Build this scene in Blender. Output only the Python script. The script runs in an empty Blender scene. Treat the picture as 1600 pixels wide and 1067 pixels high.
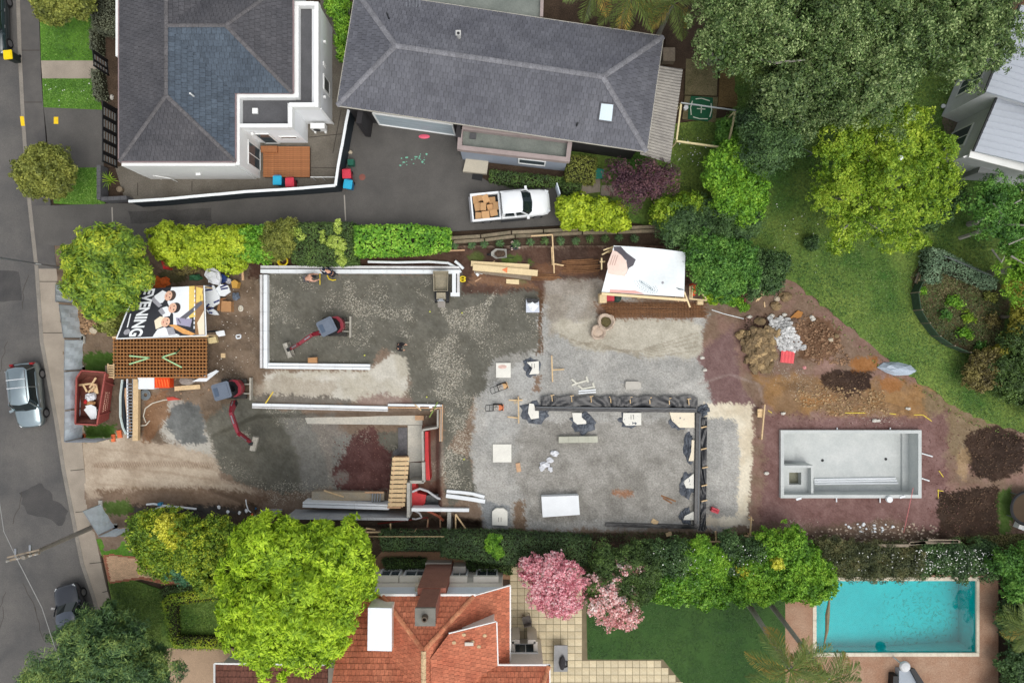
import bpy,math,random
import numpy as np
from mathutils import Vector,Matrix
from mathutils.geometry import tessellate_polygon
scene=bpy.context.scene
col=scene.collection
random.seed(7)
RN=np.random.default_rng(11)
# ---------------------------------------------------------------- camera, sky, sun, exposure
CAM_H=47.0
FOC=1080.0
cam_data=bpy.data.cameras.new("camera")
cam_data.sensor_width=36.0
cam_data.lens=FOC/1600.0*36.0
cam_data.clip_start=0.5
cam_data.clip_end=2000.0
cam=bpy.data.objects.new("camera",cam_data)
cam.location=(0,0,CAM_H)
cam.rotation_euler=(0,0,0)
col.objects.link(cam)
scene.camera=cam
SUN_EL,SUN_AZ=math.radians(64),math.radians(-60)
world=bpy.data.worlds.new("World")
scene.world=world
world.use_nodes=True
wn=world.node_tree
wn.nodes.clear()
w_out=wn.nodes.new("ShaderNodeOutputWorld")
w_bg=wn.nodes.new("ShaderNodeBackground")
w_sky=wn.nodes.new("ShaderNodeTexSky")
w_sky.sky_type='NISHITA'
w_sky.sun_disc=False
w_sky.sun_elevation=SUN_EL
w_sky.sun_rotation=math.pi/2-SUN_AZ
w_sky.air_density=1.0
w_sky.dust_density=3.0
w_hs=wn.nodes.new("ShaderNodeHueSaturation")
w_hs.inputs["Saturation"].default_value=0.25
w_bg.inputs["Strength"].default_value=0.15
wn.links.new(w_sky.outputs[0],w_hs.inputs["Color"])
wn.links.new(w_hs.outputs[0],w_bg.inputs["Color"])
wn.links.new(w_bg.outputs[0],w_out.inputs["Surface"])
sun_data=bpy.data.lights.new("sun",'SUN')
sun_data.energy=0.75
sun_data.angle=math.radians(50)
sun_data.color=(1.0,0.95,0.88)
sun=bpy.data.objects.new("sun",sun_data)
sd=Vector((math.cos(SUN_EL)*math.cos(SUN_AZ),math.cos(SUN_EL)*math.sin(SUN_AZ),math.sin(SUN_EL)))
sun.rotation_euler=sd.to_track_quat('Z','Y').to_euler()
sun.location=sd*120
col.objects.link(sun)
scene.view_settings.view_transform='Standard'
scene.view_settings.look='None'
scene.view_settings.exposure=0.4
scene.view_settings.gamma=1.0
scene.view_settings.use_curve_mapping=False
scene.cycles.max_bounces=6
scene.cycles.diffuse_bounces=3
scene.cycles.transparent_max_bounces=8
scene.cycles.use_denoising=True
# ---------------------------------------------------------------- helpers
def g(px,py,z=0.0):
 k=(CAM_H-z)/FOC
 return((px-800.0)*k,(533.5-py)*k,z)
def gl(pts,z=0.0):
 return[g(p[0],p[1],z)for p in pts]
def S(r,gg,b,f=1.0):
 def c(v):
  v/=255.0
  return(v/12.92 if v<=0.04045 else((v+0.055)/1.055)**2.4)*f
 return(min(c(r),.9),min(c(gg),.9),min(c(b),.9),1.0)
def mul(c,f):
 return(min(c[0]*f,.95),min(c[1]*f,.95),min(c[2]*f,.95),1.0)
MATS={}
def mat(name,c,r=0.8,var=0.12,sc=1.5,fine=0.1,fsc=30.0,bump=0.0,bsc=40.0,spec=0.3,metal=0.0,rnd=None,ra=0.2,c2=None,coat=0.0,detail=6.0,dist=0.0):
 if name in MATS:
  return MATS[name]
 m=bpy.data.materials.new(name)
 m.use_nodes=True
 nt=m.node_tree
 N,L=nt.nodes,nt.links
 b=N["Principled BSDF"]
 b.inputs["Roughness"].default_value=r
 b.inputs["Specular IOR Level"].default_value=spec
 b.inputs["Metallic"].default_value=metal
 b.inputs["Coat Weight"].default_value=coat
 tc=N.new("ShaderNodeTexCoord")
 n1=N.new("ShaderNodeTexNoise");n1.inputs["Scale"].default_value=sc;n1.inputs["Detail"].default_value=detail
 n1.inputs["Distortion"].default_value=dist
 n1.inputs["Roughness"].default_value=0.6
 L.new(tc.outputs["Object"],n1.inputs["Vector"])
 mr=N.new("ShaderNodeMapRange");mr.inputs[1].default_value=0.32;mr.inputs[2].default_value=0.68
 L.new(n1.outputs[0],mr.inputs[0])
 mx=N.new("ShaderNodeMix");mx.data_type='RGBA'
 mx.inputs[6].default_value=mul(c,1-var)if c2 is None else c
 mx.inputs[7].default_value=mul(c,1+var)if c2 is None else c2
 L.new(mr.outputs[0],mx.inputs[0])
 n2=N.new("ShaderNodeTexNoise");n2.inputs["Scale"].default_value=fsc;n2.inputs["Detail"].default_value=3
 L.new(tc.outputs["Object"],n2.inputs["Vector"])
 m2=N.new("ShaderNodeMapRange");m2.inputs[1].default_value=0.3;m2.inputs[2].default_value=0.7
 m2.inputs[3].default_value=1-fine;m2.inputs[4].default_value=1+fine
 L.new(n2.outputs[0],m2.inputs[0])
 val=m2.outputs[0]
 if rnd:
  if rnd=='object':
   rn=N.new("ShaderNodeObjectInfo");ro=rn.outputs["Random"]
  else:
   rn=N.new("ShaderNodeNewGeometry");ro=rn.outputs["Random Per Island"]
  m3=N.new("ShaderNodeMapRange");m3.inputs[3].default_value=1-ra;m3.inputs[4].default_value=1+ra
  L.new(ro,m3.inputs[0])
  mm=N.new("ShaderNodeMath");mm.operation='MULTIPLY'
  L.new(m3.outputs[0],mm.inputs[0]);L.new(val,mm.inputs[1]);val=mm.outputs[0]
 vm=N.new("ShaderNodeVectorMath");vm.operation='SCALE'
 L.new(mx.outputs[2],vm.inputs[0]);L.new(val,vm.inputs["Scale"])
 L.new(vm.outputs[0],b.inputs["Base Color"])
 if bump>0:
  nb=N.new("ShaderNodeTexNoise");nb.inputs["Scale"].default_value=bsc;nb.inputs["Detail"].default_value=5
  L.new(tc.outputs["Object"],nb.inputs["Vector"])
  bp=N.new("ShaderNodeBump");bp.inputs["Strength"].default_value=bump;bp.inputs["Distance"].default_value=0.05
  L.new(nb.outputs[0],bp.inputs["Height"]);L.new(bp.outputs[0],b.inputs["Normal"])
 MATS[name]=m
 return m
def leafmat(name,c1,c2,c3,tr=0.2,ns=0.9,rough=0.55,w=0.55):
 """foliage: each leaf its own tint between c1..c3, drifting through the crown"""
 if name in MATS:
  return MATS[name]
 c1,c2,c3=[mul((c[0]+.008,c[1],c[2]+.014),k)for c,k in((c1,1.1),(c2,1.25),(c3,1.35))]
 m=bpy.data.materials.new(name);m.use_nodes=True
 nt=m.node_tree;N,L=nt.nodes,nt.links
 b=N["Principled BSDF"];out=N["Material Output"]
 b.inputs["Roughness"].default_value=rough;b.inputs["Specular IOR Level"].default_value=0.35
 ge=N.new("ShaderNodeNewGeometry");tc=N.new("ShaderNodeTexCoord")
 n1=N.new("ShaderNodeTexNoise");n1.inputs["Scale"].default_value=ns;n1.inputs["Detail"].default_value=3
 L.new(tc.outputs["Object"],n1.inputs["Vector"])
 mr=N.new("ShaderNodeMapRange");mr.inputs[1].default_value=0.3;mr.inputs[2].default_value=0.7
 L.new(n1.outputs[0],mr.inputs[0])
 mf=N.new("ShaderNodeMix");mf.inputs[0].default_value=w
 L.new(ge.outputs["Random Per Island"],mf.inputs[2]);L.new(mr.outputs[0],mf.inputs[3])
 cr=N.new("ShaderNodeValToRGB");e=cr.color_ramp.elements
 e[0].position=0.15;e[0].color=c1;e[1].position=0.88;e[1].color=c3
 k=e.new(0.5);k.color=c2
 L.new(mf.outputs[0],cr.inputs[0])
 L.new(cr.outputs[0],b.inputs["Base Color"])
 t=N.new("ShaderNodeBsdfTranslucent");L.new(cr.outputs[0],t.inputs["Color"])
 ms=N.new("ShaderNodeMixShader");ms.inputs[0].default_value=tr
 L.new(b.outputs[0],ms.inputs[1]);L.new(t.outputs[0],ms.inputs[2]);L.new(ms.outputs[0],out.inputs["Surface"])
 MATS[name]=m
 return m
ORG={}
def thing(name,label,cat,loc=(0,0,0),rz=0.0,group=None):
 o=bpy.data.objects.new(name,None)
 o.empty_display_size=0.3
 o.location=loc;o.rotation_euler=(0,0,rz)
 o["label"]=label;o["category"]=cat
 if group:o["group"]=group
 col.objects.link(o)
 ORG[o.name]=Vector(loc)
 return o
def tag(o,label,cat,group=None):
 o["label"]=label;o["category"]=cat
 if group:o["group"]=group
 return o
def struct(o):
 o["kind"]="structure";return o
def stuff(o):
 o["kind"]="stuff";return o
def link_mesh(name,me,m,parent=None,origin=None):
 o=bpy.data.objects.new(name,me)
 if m is not None:
  me.materials.append(m)
 col.objects.link(o)
 if parent is not None:
  o.parent=parent
 elif origin is not None:
  o.location=origin
 ORG[o.name]=ORG[parent.name]if parent is not None else Vector(origin or(0,0,0))
 return o
class MB:
 def __init__(s):
  s.v=[];s.f=[];s.sm=False
 def add(s,vs,fs):
  n=len(s.v)
  s.v.extend([tuple(v)for v in vs])
  s.f.extend([tuple(i+n for i in f)for f in fs])
  return s
 def poly(s,pts):
  n=len(s.v);s.v.extend([tuple(p)for p in pts]);s.f.append(tuple(range(n,n+len(pts))));return s
 def box(s,c,size,rz=0.0,m=None):
  x,y,z=size[0]/2,size[1]/2,size[2]/2
  vs=[Vector((a*x,b_*y,c_*z))for c_ in(-1,1)for b_ in(-1,1)for a in(-1,1)]
  R=Matrix.Rotation(rz,3,'Z')if m is None else m
  C=Vector(c)
  return s.add([C+R@v for v in vs],[(0,2,3,1),(4,5,7,6),(0,1,5,4),(2,6,7,3),(0,4,6,2),(1,3,7,5)])
 def bar(s,a,b,w,h,up=(0,0,1)):
  a,b=Vector(a),Vector(b);d=b-a;ln=d.length
  if ln<1e-6:return s
  d=d/ln;u=Vector(up)
  if abs(d.dot(u))>.98:u=Vector((1,0,0))
  si=d.cross(u).normalized();u2=si.cross(d)
  R=Matrix((d,-si,u2)).transposed()
  return s.box((a+b)/2,(ln,w,h),m=R)
 def prism(s,top,z0,z1=None):
  """top: list of (x,y[,z]) counter-clockwise or not; walls down to z0"""
  n=len(top)
  t=[(p[0],p[1],(p[2]if z1 is None else z1))for p in top]
  a=sum(t[i][0]*t[(i+1)%n][1]-t[(i+1)%n][0]*t[i][1]for i in range(n))
  if a<0:t.reverse()
  bt=[(p[0],p[1],z0)for p in t]
  base=len(s.v);s.v.extend(t);s.v.extend(bt)
  tris=tessellate_polygon([[Vector(p)for p in t]])
  for tr in tris:
   q=[t[i]for i in tr]
   ar=(q[1][0]-q[0][0])*(q[2][1]-q[0][1])-(q[2][0]-q[0][0])*(q[1][1]-q[0][1])
   tr=tuple(tr)if ar>0 else tuple(reversed(tr))
   s.f.append(tuple(base+i for i in tr));s.f.append(tuple(base+n+i for i in reversed(tr)))
  for i in range(n):
   j=(i+1)%n
   s.f.append((base+j,base+i,base+n+i,base+n+j))
  return s
 def tube(s,pts,r,n=8,cap=True):
  pts=[Vector(p)for p in pts]
  rs=r if isinstance(r,(list,tuple))else[r]*len(pts)
  rings=[];prev=None
  for i,p in enumerate(pts):
   d=(pts[min(i+1,len(pts)-1)]-pts[max(i-1,0)])
   if d.length<1e-6:d=Vector((0,0,1))
   d.normalize()
   if prev is None:
    u=Vector((0,0,1))if abs(d.z)<.9 else Vector((1,0,0))
   else:u=prev
   si=d.cross(u)
   if si.length<1e-4:si=d.cross(Vector((0,1,0)))
   si.normalize();u2=si.cross(d);prev=u2
   base=len(s.v)
   for k in range(n):
    a=2*math.pi*k/n
    s.v.append(tuple(p+si*math.cos(a)*rs[i]+u2*math.sin(a)*rs[i]))
   rings.append(base)
  for a,b in zip(rings,rings[1:]):
   for k in range(n):
    j=(k+1)%n
    s.f.append((a+k,a+j,b+j,b+k))
  if cap:
   s.f.append(tuple(rings[0]+k for k in reversed(range(n))));s.f.append(tuple(rings[-1]+k for k in range(n)))
  return s
 def lathe(s,prof,c=(0,0,0),n=20,sx=1.0,sy=1.0):
  base=len(s.v);m=len(prof)
  for(r,z)in prof:
   for k in range(n):
    a=2*math.pi*k/n
    s.v.append((c[0]+r*sx*math.cos(a),c[1]+r*sy*math.sin(a),c[2]+z))
  for i in range(m-1):
   for k in range(n):
    j=(k+1)%n
    s.f.append((base+i*n+k,base+i*n+j,base+(i+1)*n+j,base+(i+1)*n+k))
  s.f.append(tuple(base+k for k in reversed(range(n))))
  s.f.append(tuple(base+(m-1)*n+k for k in range(n)))
  return s
 def blob(s,c,r,seed=0,rough=0.25,n=7,m=5):
  """irregular stone-like lump"""
  rr=random.Random(seed);base=len(s.v)
  rx,ry,rz=r
  s.v.append((c[0],c[1],c[2]+rz*rr.uniform(.8,1)))
  for i in range(1,m):
   th=math.pi*i/m
   for k in range(n):
    a=2*math.pi*(k+.5*(i%2))/n
    q=1+rr.uniform(-rough,rough)
    s.v.append((c[0]+rx*q*math.sin(th)*math.cos(a),c[1]+ry*q*math.sin(th)*math.sin(a),c[2]+rz*q*math.cos(th)))
  s.v.append((c[0],c[1],c[2]-rz))
  last=len(s.v)-1
  for k in range(n):
   s.f.append((base,base+1+k,base+1+(k+1)%n))
   s.f.append((last,last-n+(k+1)%n,last-n+k))
  for i in range(m-2):
   for k in range(n):
    a=base+1+i*n;b=a+n;j=(k+1)%n
    s.f.append((a+k,b+k,b+j,a+j))
  return s
 def build(s,name,m,parent=None,origin=None,local=False,smooth=False):
  off=Vector((0,0,0))
  if not local:
   if parent is not None:off=ORG[parent.name]
   elif origin is not None:off=Vector(origin)
  me=bpy.data.meshes.new(name)
  me.from_pydata([(v[0]-off[0],v[1]-off[1],v[2]-off[2])for v in s.v],[],s.f)
  if smooth:
   me.polygons.foreach_set("use_smooth",[True]*len(me.polygons))
  me.update()
  return link_mesh(name,me,m,parent,origin)
def np_mesh(name,V,nv,m,parent=None,origin=None,smooth=False):
 """V: (N*nv,3) vertices of N separate nv-gons"""
 off=np.zeros(3)
 if parent is not None:off=np.array(ORG[parent.name])
 elif origin is not None:off=np.array(origin)
 V=(V-off).astype(np.float32)
 me=bpy.data.meshes.new(name)
 n=len(V);k=n//nv
 me.vertices.add(n);me.vertices.foreach_set("co",V.ravel())
 me.loops.add(n);me.loops.foreach_set("vertex_index",np.arange(n,dtype=np.int32))
 me.polygons.add(k);me.polygons.foreach_set("loop_start",np.arange(0,n,nv,dtype=np.int32))
 me.update(calc_edges=True)
 return link_mesh(name,me,m,parent,origin)
def copy_tree(o,loc=None,rz=None,label=None,parent=None):
 """a copy of a thing with copies of its parts and sub-parts"""
 c=o.copy();col.objects.link(c)
 if parent is not None:c.parent=parent
 if loc is not None:c.location=loc
 if rz is not None:c.rotation_euler=(0,0,rz)
 if label:c["label"]=label
 ORG[c.name]=Vector(loc)if loc is not None else ORG[o.name]
 for ch in list(o.children):
  copy_tree(ch,parent=c)
 return c
def center(pts):
 return(sum(p[0]for p in pts)/len(pts),sum(p[1]for p in pts)/len(pts))
# ---- numpy value noise
def _vn(x,y,seed):
 xi=np.floor(x).astype(np.int64);yi=np.floor(y).astype(np.int64)
 fx=x-xi;fy=y-yi
 fx=fx*fx*(3-2*fx);fy=fy*fy*(3-2*fy)
 def h(a,b):
  v=(a*374761393+b*668265263+seed*974711)&0xffffffff
  v=((v^(v>>13))*1274126177)&0xffffffff
  return((v^(v>>16))&0xffff)/65535.0
 a=h(xi,yi);b=h(xi+1,yi);c=h(xi,yi+1);d=h(xi+1,yi+1)
 return a+(b-a)*fx+(c-a)*fy+(a-b-c+d)*fx*fy
def fbm(x,y,scale,seed=0,octv=4):
 t=0;amp=1;tot=0
 for o in range(octv):
  t=t+amp*_vn(x/scale*2**o,y/scale*2**o,seed+o*17)
  tot+=amp;amp*=.55
 return t/tot
def sd_poly(X,Y,pts):
 """signed distance, negative inside"""
 d=np.full(X.shape,1e18);ins=np.zeros(X.shape,bool)
 n=len(pts)
 for i in range(n):
  x1,y1=pts[i];x2,y2=pts[(i+1)%n]
  ex,ey=x2-x1,y2-y1
  wx,wy=X-x1,Y-y1
  t=np.clip((wx*ex+wy*ey)/(ex*ex+ey*ey+1e-9),0,1)
  d=np.minimum(d,(wx-ex*t)**2+(wy-ey*t)**2)
  c=((y1>Y)!=(y2>Y))&(X<(x2-x1)*(Y-y1)/(y2-y1+1e-12)+x1)
  ins^=c
 d=np.sqrt(d)
 return np.where(ins,-d,d)
def sd_line(X,Y,pts):
 d=np.full(X.shape,1e18)
 for(x1,y1),(x2,y2)in zip(pts,pts[1:]):
  ex,ey=x2-x1,y2-y1
  wx,wy=X-x1,Y-y1
  t=np.clip((wx*ex+wy*ey)/(ex*ex+ey*ey+1e-9),0,1)
  d=np.minimum(d,(wx-ex*t)**2+(wy-ey*t)**2)
 return np.sqrt(d)
def ragged(pts,step=9.0,amp=3.0,seed=0):
 """pixel polygon with a natural, uneven edge"""
 rr=random.Random(seed);out=[]
 n=len(pts)
 for i in range(n):
  a,b=pts[i],pts[(i+1)%n]
  ln=math.hypot(b[0]-a[0],b[1]-a[1]);k=max(1,int(ln/step))
  for j in range(k):
   t=j/k
   out.append((a[0]+(b[0]-a[0])*t+rr.uniform(-amp,amp),a[1]+(b[1]-a[1])*t+rr.uniform(-amp,amp)))
 return out
def sheet(name,pts,z,m,kind="structure",thick=0.0,rag=None):
 """flat ground sheet from a pixel outline"""
 if rag:pts=ragged(pts,rag[0],rag[1],sum(map(ord,name))%97 if len(rag)<3 else rag[2])
 P=gl(pts,z)
 mb=MB()
 if thick>0:
  mb.prism(P,z-thick,z)
 else:
  t=[Vector(p)for p in P]
  base=0;mb.v=[tuple(p)for p in P]
  for tr in tessellate_polygon([t]):
   q=[P[i]for i in tr]
   ar=(q[1][0]-q[0][0])*(q[2][1]-q[0][1])-(q[2][0]-q[0][0])*(q[1][1]-q[0][1])
   mb.f.append(tuple(tr)if ar>0 else tuple(reversed(tr)))
 o=mb.build(name,m)
 if kind:o["kind"]=kind
 return o
# ---- foliage
def leaf_quads(C,Nrm,ln,wd,bend=0.25,tang=None):
 n=len(C)
 if tang is None:
  r=RN.normal(size=(n,3))
 else:r=tang
 t=r-(r*Nrm).sum(1,keepdims=True)*Nrm
 t/=np.linalg.norm(t,axis=1,keepdims=True)+1e-9
 s=np.cross(Nrm,t)
 ln=ln[:,None];wd=wd[:,None]
 V=np.empty((n,4,3))
 V[:,0]=C-t*ln*.5
 V[:,1]=C+s*wd*.5+Nrm*ln*.06
 V[:,2]=C+t*ln*.5-Nrm*ln*bend
 V[:,3]=C-s*wd*.5+Nrm*ln*.06
 return V.reshape(-1,3)
def unit(v):
 return v/(np.linalg.norm(v,axis=1,keepdims=True)+1e-9)
def crown_leaves(blobs,leaf=0.22,asp=0.5,clump=0.5,dens=7.0,per=22,mode='clump',rough=0.18,seed=1,fill=0.35,zmin=-0.35,zflat=0.75,lump=1.5,gap=.36):
 """blobs: (x,y,z,rx,ry,rz). clumps of leaves over each lobe's surface plus a looser inner layer"""
 rs=np.random.default_rng(seed)
 out=[]
 for(x,y,z,rx,ry,rz)in blobs:
  area=2*math.pi*rx*ry*1.3
  nc=max(6,int(area*dens/(clump*clump*6)))
  d=unit(rs.normal(size=(nc*3,3)))
  d=d[d[:,2]>zmin][:nc];nc=len(d)
  if lump:
   q_=2.3+rx*.35;ph=rs.uniform(0,50,3)
   nz=.5*fbm(d[:,0]*q_+ph[0],d[:,1]*q_+ph[1],1.,seed,3)+.5*fbm(d[:,1]*q_+d[:,2]*2+ph[2],d[:,0]*q_-d[:,2]*2,1.,seed+5,3)
   k_=nz>gap
   d=d[k_];nz=nz[k_];nc=len(d)
   rad=1+((nz-.55)*lump)[:,None]+rs.uniform(-rough*.8,rough*.5,size=(nc,1))
  else:
   rad=1+rs.uniform(-rough*1.6,rough*.8,size=(nc,1))
  cc=np.array([x,y,z])+d*rad*np.array([rx,ry,rz])
  od=unit(d/np.array([rx,ry,rz])+np.array([0,0,.35]))
  cs=clump*rs.uniform(.6,1.3,size=(nc,1))
  k=per
  ci=np.repeat(np.arange(nc),k)
  n=len(ci)
  o=od[ci]
  q=unit(rs.normal(size=(n,3)))
  q=np.where(((q*o).sum(1)<-0.1)[:,None],-q,q)
  if mode=='rosette':
   tg=q-(q*o).sum(1,keepdims=True)*o*.55
   tg=unit(tg)
   ll=leaf*rs.uniform(.7,1.35,n)
   C=cc[ci]+tg*(cs[ci]*.25+ll[:,None]*.45)
   nr=unit(o+rs.normal(size=(n,3))*.35)
   out.append(leaf_quads(C,nr,ll,ll*asp,.2,tg))
  else:
   C=cc[ci]+q*cs[ci]*np.array([1,1,zflat])*rs.uniform(.35,1.0,size=(n,1))
   nr=unit(q*.55+o*.6+rs.normal(size=(n,3))*.55)
   ll=leaf*rs.uniform(.6,1.3,n)
   out.append(leaf_quads(C,nr,ll,ll*asp*rs.uniform(.8,1.2,n)))
  nf=int(n*fill)
  if nf>0:
   d2=unit(rs.normal(size=(nf,3)));d2[:,2]=np.abs(d2[:,2])*.9-.1
   C=np.array([x,y,z])+d2*rs.uniform(.45,.85,size=(nf,1))*np.array([rx,ry,rz])
   nr=unit(rs.normal(size=(nf,3))*.6+np.array([0,0,1]))
   ll=leaf*1.7*rs.uniform(.8,1.3,nf)
   out.append(leaf_quads(C,nr,ll,ll*.7))
 return np.concatenate(out)
M_BARK=mat("bark",S(112,104,92),.9,.25,4,.2,40,bump=.4)
M_BARKG=mat("bark_grey",S(150,147,136),.9,.2,4,.2,40,bump=.4)
def tree(name,label,cat,px,py,zc,lobes,m,trunk_r=.18,bark=None,leafk=None,group=None,limbs=True,base_z=0.0,extra_limbs=()):
 """px,py,zc: crown centre. lobes: (dx,dy,dz,rx,ry,rz) metres from it"""
 c=g(px,py,zc)
 t=thing(name,label,cat,(c[0],c[1],base_z),group=group)
 bl=[(c[0]+l[0],c[1]+l[1],zc+l[2],l[3],l[4],l[5])for l in lobes]
 V=crown_leaves(bl,**(leafk or{}))
 np_mesh("crown",V,4,m,t)
 tb=MB()
 h=zc-base_z
 tb.tube([(c[0],c[1],base_z-.1),(c[0]+.05,c[1]-.04,base_z+h*.35),(c[0],c[1],base_z+h*.75),(c[0],c[1],zc+.1)],[trunk_r*1.25,trunk_r,trunk_r*.8,trunk_r*.4],8)
 if limbs:
  for b in bl[:10]:
   mid=((c[0]+b[0])/2,(c[1]+b[1])/2,base_z+h*.72)
   tb.tube([(c[0],c[1],base_z+h*.4),mid,(b[0],b[1],b[2]+b[5]*.3)],[trunk_r*.55,trunk_r*.4,trunk_r*.14],6)
 for e in extra_limbs:
  tb.tube([g(*p)for p in e[0]],e[1],6)
 tb.build("trunk",bark or M_BARK,t)
 return t
def dome_lobes(R,n,h=None,seed=0,r=(.38,.55),spread=.62):
 """lobes that make one roundish crown of radius R metres"""
 rr=random.Random(seed);h=h or R*.75
 out=[(0,0,h*.1,R*.72,R*.72,h*.8)]
 for i in range(n):
  a=2*math.pi*i/n+rr.uniform(-.25,.25)
  d=R*spread*rr.uniform(.85,1.12);q=R*rr.uniform(*r)
  out.append((d*math.cos(a),d*math.sin(a),h*rr.uniform(-.15,.3),q,q,q*.8))
 return out
def hedge(name,label,pts,ztop,m,leaf=.12,dens=160,z0=0.0,wob=.08,group=None,cat="hedge",asp=.6,seed=3,edge=.12,tilt=.55):
 """clipped hedge: pixel outline of its top"""
 P=np.array([g(p[0],p[1],ztop)[:2]for p in pts])
 rs=np.random.default_rng(seed)
 lo,hi=P.min(0),P.max(0)
 A=(hi-lo).prod()
 n=int(A*dens)
 XY=rs.uniform(lo,hi,size=(n,2))
 sd_=sd_poly(XY[:,0],XY[:,1],[tuple(p)for p in P])
 wobn=(fbm(XY[:,0],XY[:,1],.8,seed)-.5)
 keep=sd_+wobn*edge*2<0
 XY=XY[keep];sdk=sd_[keep];wk=wobn[keep]
 rnd=np.clip(-sdk/.35,0,1)
 Z=ztop-(1-rnd)**2*.3+wk*wob*4+rs.uniform(-wob,wob,len(XY))
 nr=unit(np.stack([rs.normal(size=len(XY))*tilt,rs.normal(size=len(XY))*tilt,np.ones(len(XY))],1))
 ll=leaf*rs.uniform(.7,1.3,len(XY))
 out=[leaf_quads(np.column_stack([XY,Z]),nr,ll,ll*asp)]
 k=len(P)
 for i in range(k):
  a,b=P[i],P[(i+1)%k];ln=np.linalg.norm(b-a)
  ns=int(ln*(ztop-z0)*dens*.6)
  if ns<1:continue
  t=rs.uniform(0,1,size=(ns,1))
  e=(b-a)/ln;nn=np.array([e[1],-e[0]])
  c_=P.mean(0)
  if np.dot(nn,(a+b)/2-c_)<0:nn=-nn
  xy=a+(b-a)*t+nn*rs.uniform(-.18,.06,size=(ns,1))
  zz=rs.uniform(z0,ztop-.05,ns)
  nr=unit(np.column_stack([np.tile(nn,(ns,1)),np.full(ns,.35)])+rs.normal(size=(ns,3))*.5)
  ll=leaf*rs.uniform(.7,1.3,ns)
  out.append(leaf_quads(np.column_stack([xy,zz]),nr,ll,ll*asp))
 cx,cy=P.mean(0)
 t=thing(name,label,cat,(cx,cy,z0),group=group)
 np_mesh("foliage",np.concatenate(out),4,m,t)
 tb=MB()
 q=[(cx+(p[0]-cx)*.93,cy+(p[1]-cy)*.9)for p in P]
 tb.prism(q,z0,ztop-.28)
 tb.build("branches",mat("hedge_twigs",S(46,46,30),1,.3,6,.3,30),t)
 return t
def scatter_stuff(name,pts,n,m,size=(.03,.08),z=0.0,seed=0,kind="lump",zfun=None,flat=.7):
 """pebbles / crumbs lying over a pixel outline, one object"""
 rs=np.random.default_rng(seed)
 P=np.array(pts,float);lo,hi=P.min(0),P.max(0)
 XY=rs.uniform(lo,hi,size=(n*3,2))
 XY=XY[sd_poly(XY[:,0],XY[:,1],[tuple(p)for p in P])<0][:n]
 mb=MB()
 for i,(x,y)in enumerate(XY):
  zz=z if zfun is None else zfun(x,y)
  s=rs.uniform(*size)
  c=g(x,y,zz)
  mb.blob((c[0],c[1],zz+s*flat*.4),(s,s*rs.uniform(.6,1),s*flat),int(rs.integers(1e6)),.3,5,3)
 o=mb.build(name,m)
 o["kind"]="stuff"
 return o
def font_mesh(txt,name,m,parent,loc,size,rz,z_off=0.0,sx=1.0,extr=0.0,bold=0.0):
 cu=bpy.data.curves.new(name,'FONT');cu.body=txt;cu.size=size;cu.extrude=extr;cu.offset=bold
 cu.align_x='LEFT';cu.align_y='BOTTOM'
 tmp=bpy.data.objects.new(name,cu);col.objects.link(tmp)
 dg=bpy.context.evaluated_depsgraph_get()
 me=bpy.data.meshes.new_from_object(tmp.evaluated_get(dg))
 bpy.data.objects.remove(tmp)
 T=Matrix.Translation(Vector(loc))@Matrix.Rotation(rz,4,'Z')@Matrix.Diagonal((sx,1,1,1))
 if parent is not None:T=Matrix.Translation(-ORG[parent.name])@T
 me.transform(T)
 me.name=name
 me.materials.clear()
 return link_mesh(name,me,m,parent)
# ---------------------------------------------------------------- ground
M_SOIL=mat("garden_soil",S(74,60,48),.95,.3,.8,.3,14,bump=.6,bsc=12)
M_LAWN=mat("lawn_grass",S(58,94,36),.9,.2,.3,.38,6,bump=.9,bsc=22,c2=S(116,134,62))
M_LAWNF=mat("bright_grass",S(72,112,34),.9,.2,.5,.25,6,bump=.7,bsc=22,c2=S(96,138,46))
M_LAWND=mat("dark_turf",S(48,80,36),.9,.12,.3,.16,18,bump=.6,bsc=30,c2=S(66,96,44))
M_ROAD=mat("road_asphalt",S(82,81,80),.9,.14,.35,.16,22,bump=.3,bsc=60,c2=S(104,101,97))
M_DRIVE=mat("driveway_asphalt",S(82,80,77),.85,.14,.4,.14,22,bump=.3,bsc=60,c2=S(98,95,91))
M_FPATH=mat("footpath_asphalt",S(80,78,77),.9,.12,.7,.12,25,bump=.3,c2=S(98,95,91))
M_CONC=mat("footpath_concrete",S(142,132,119),.9,.12,.6,.12,20,bump=.2,c2=S(164,153,138))
M_AGG=mat("exposed_aggregate",S(100,94,84),.9,.12,.8,.3,18,bump=.3,c2=S(118,112,102))
M_KERB=mat("kerb_concrete",S(132,126,117),.9,.16,1.2,.15,20,bump=.2)
SITE=(76,384,1650,868)
POOLPX=(1275,907,1526,1020)
KERB=[(20,-160),(25,0),(28,90),(33,190),(42,310),(54,420),(62,534),(85,660),(96,734),(110,805),(125,880),(142,930),(165,1010),(210,1220)]
FOOT=[(58,-160),(60,0),(64,120),(70,200),(78,310),(88,420),(100,520),(104,600),(112,650),(128,690),(136,780),(150,842),(160,890),(168,925),(200,1030),(260,1220)]
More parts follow.
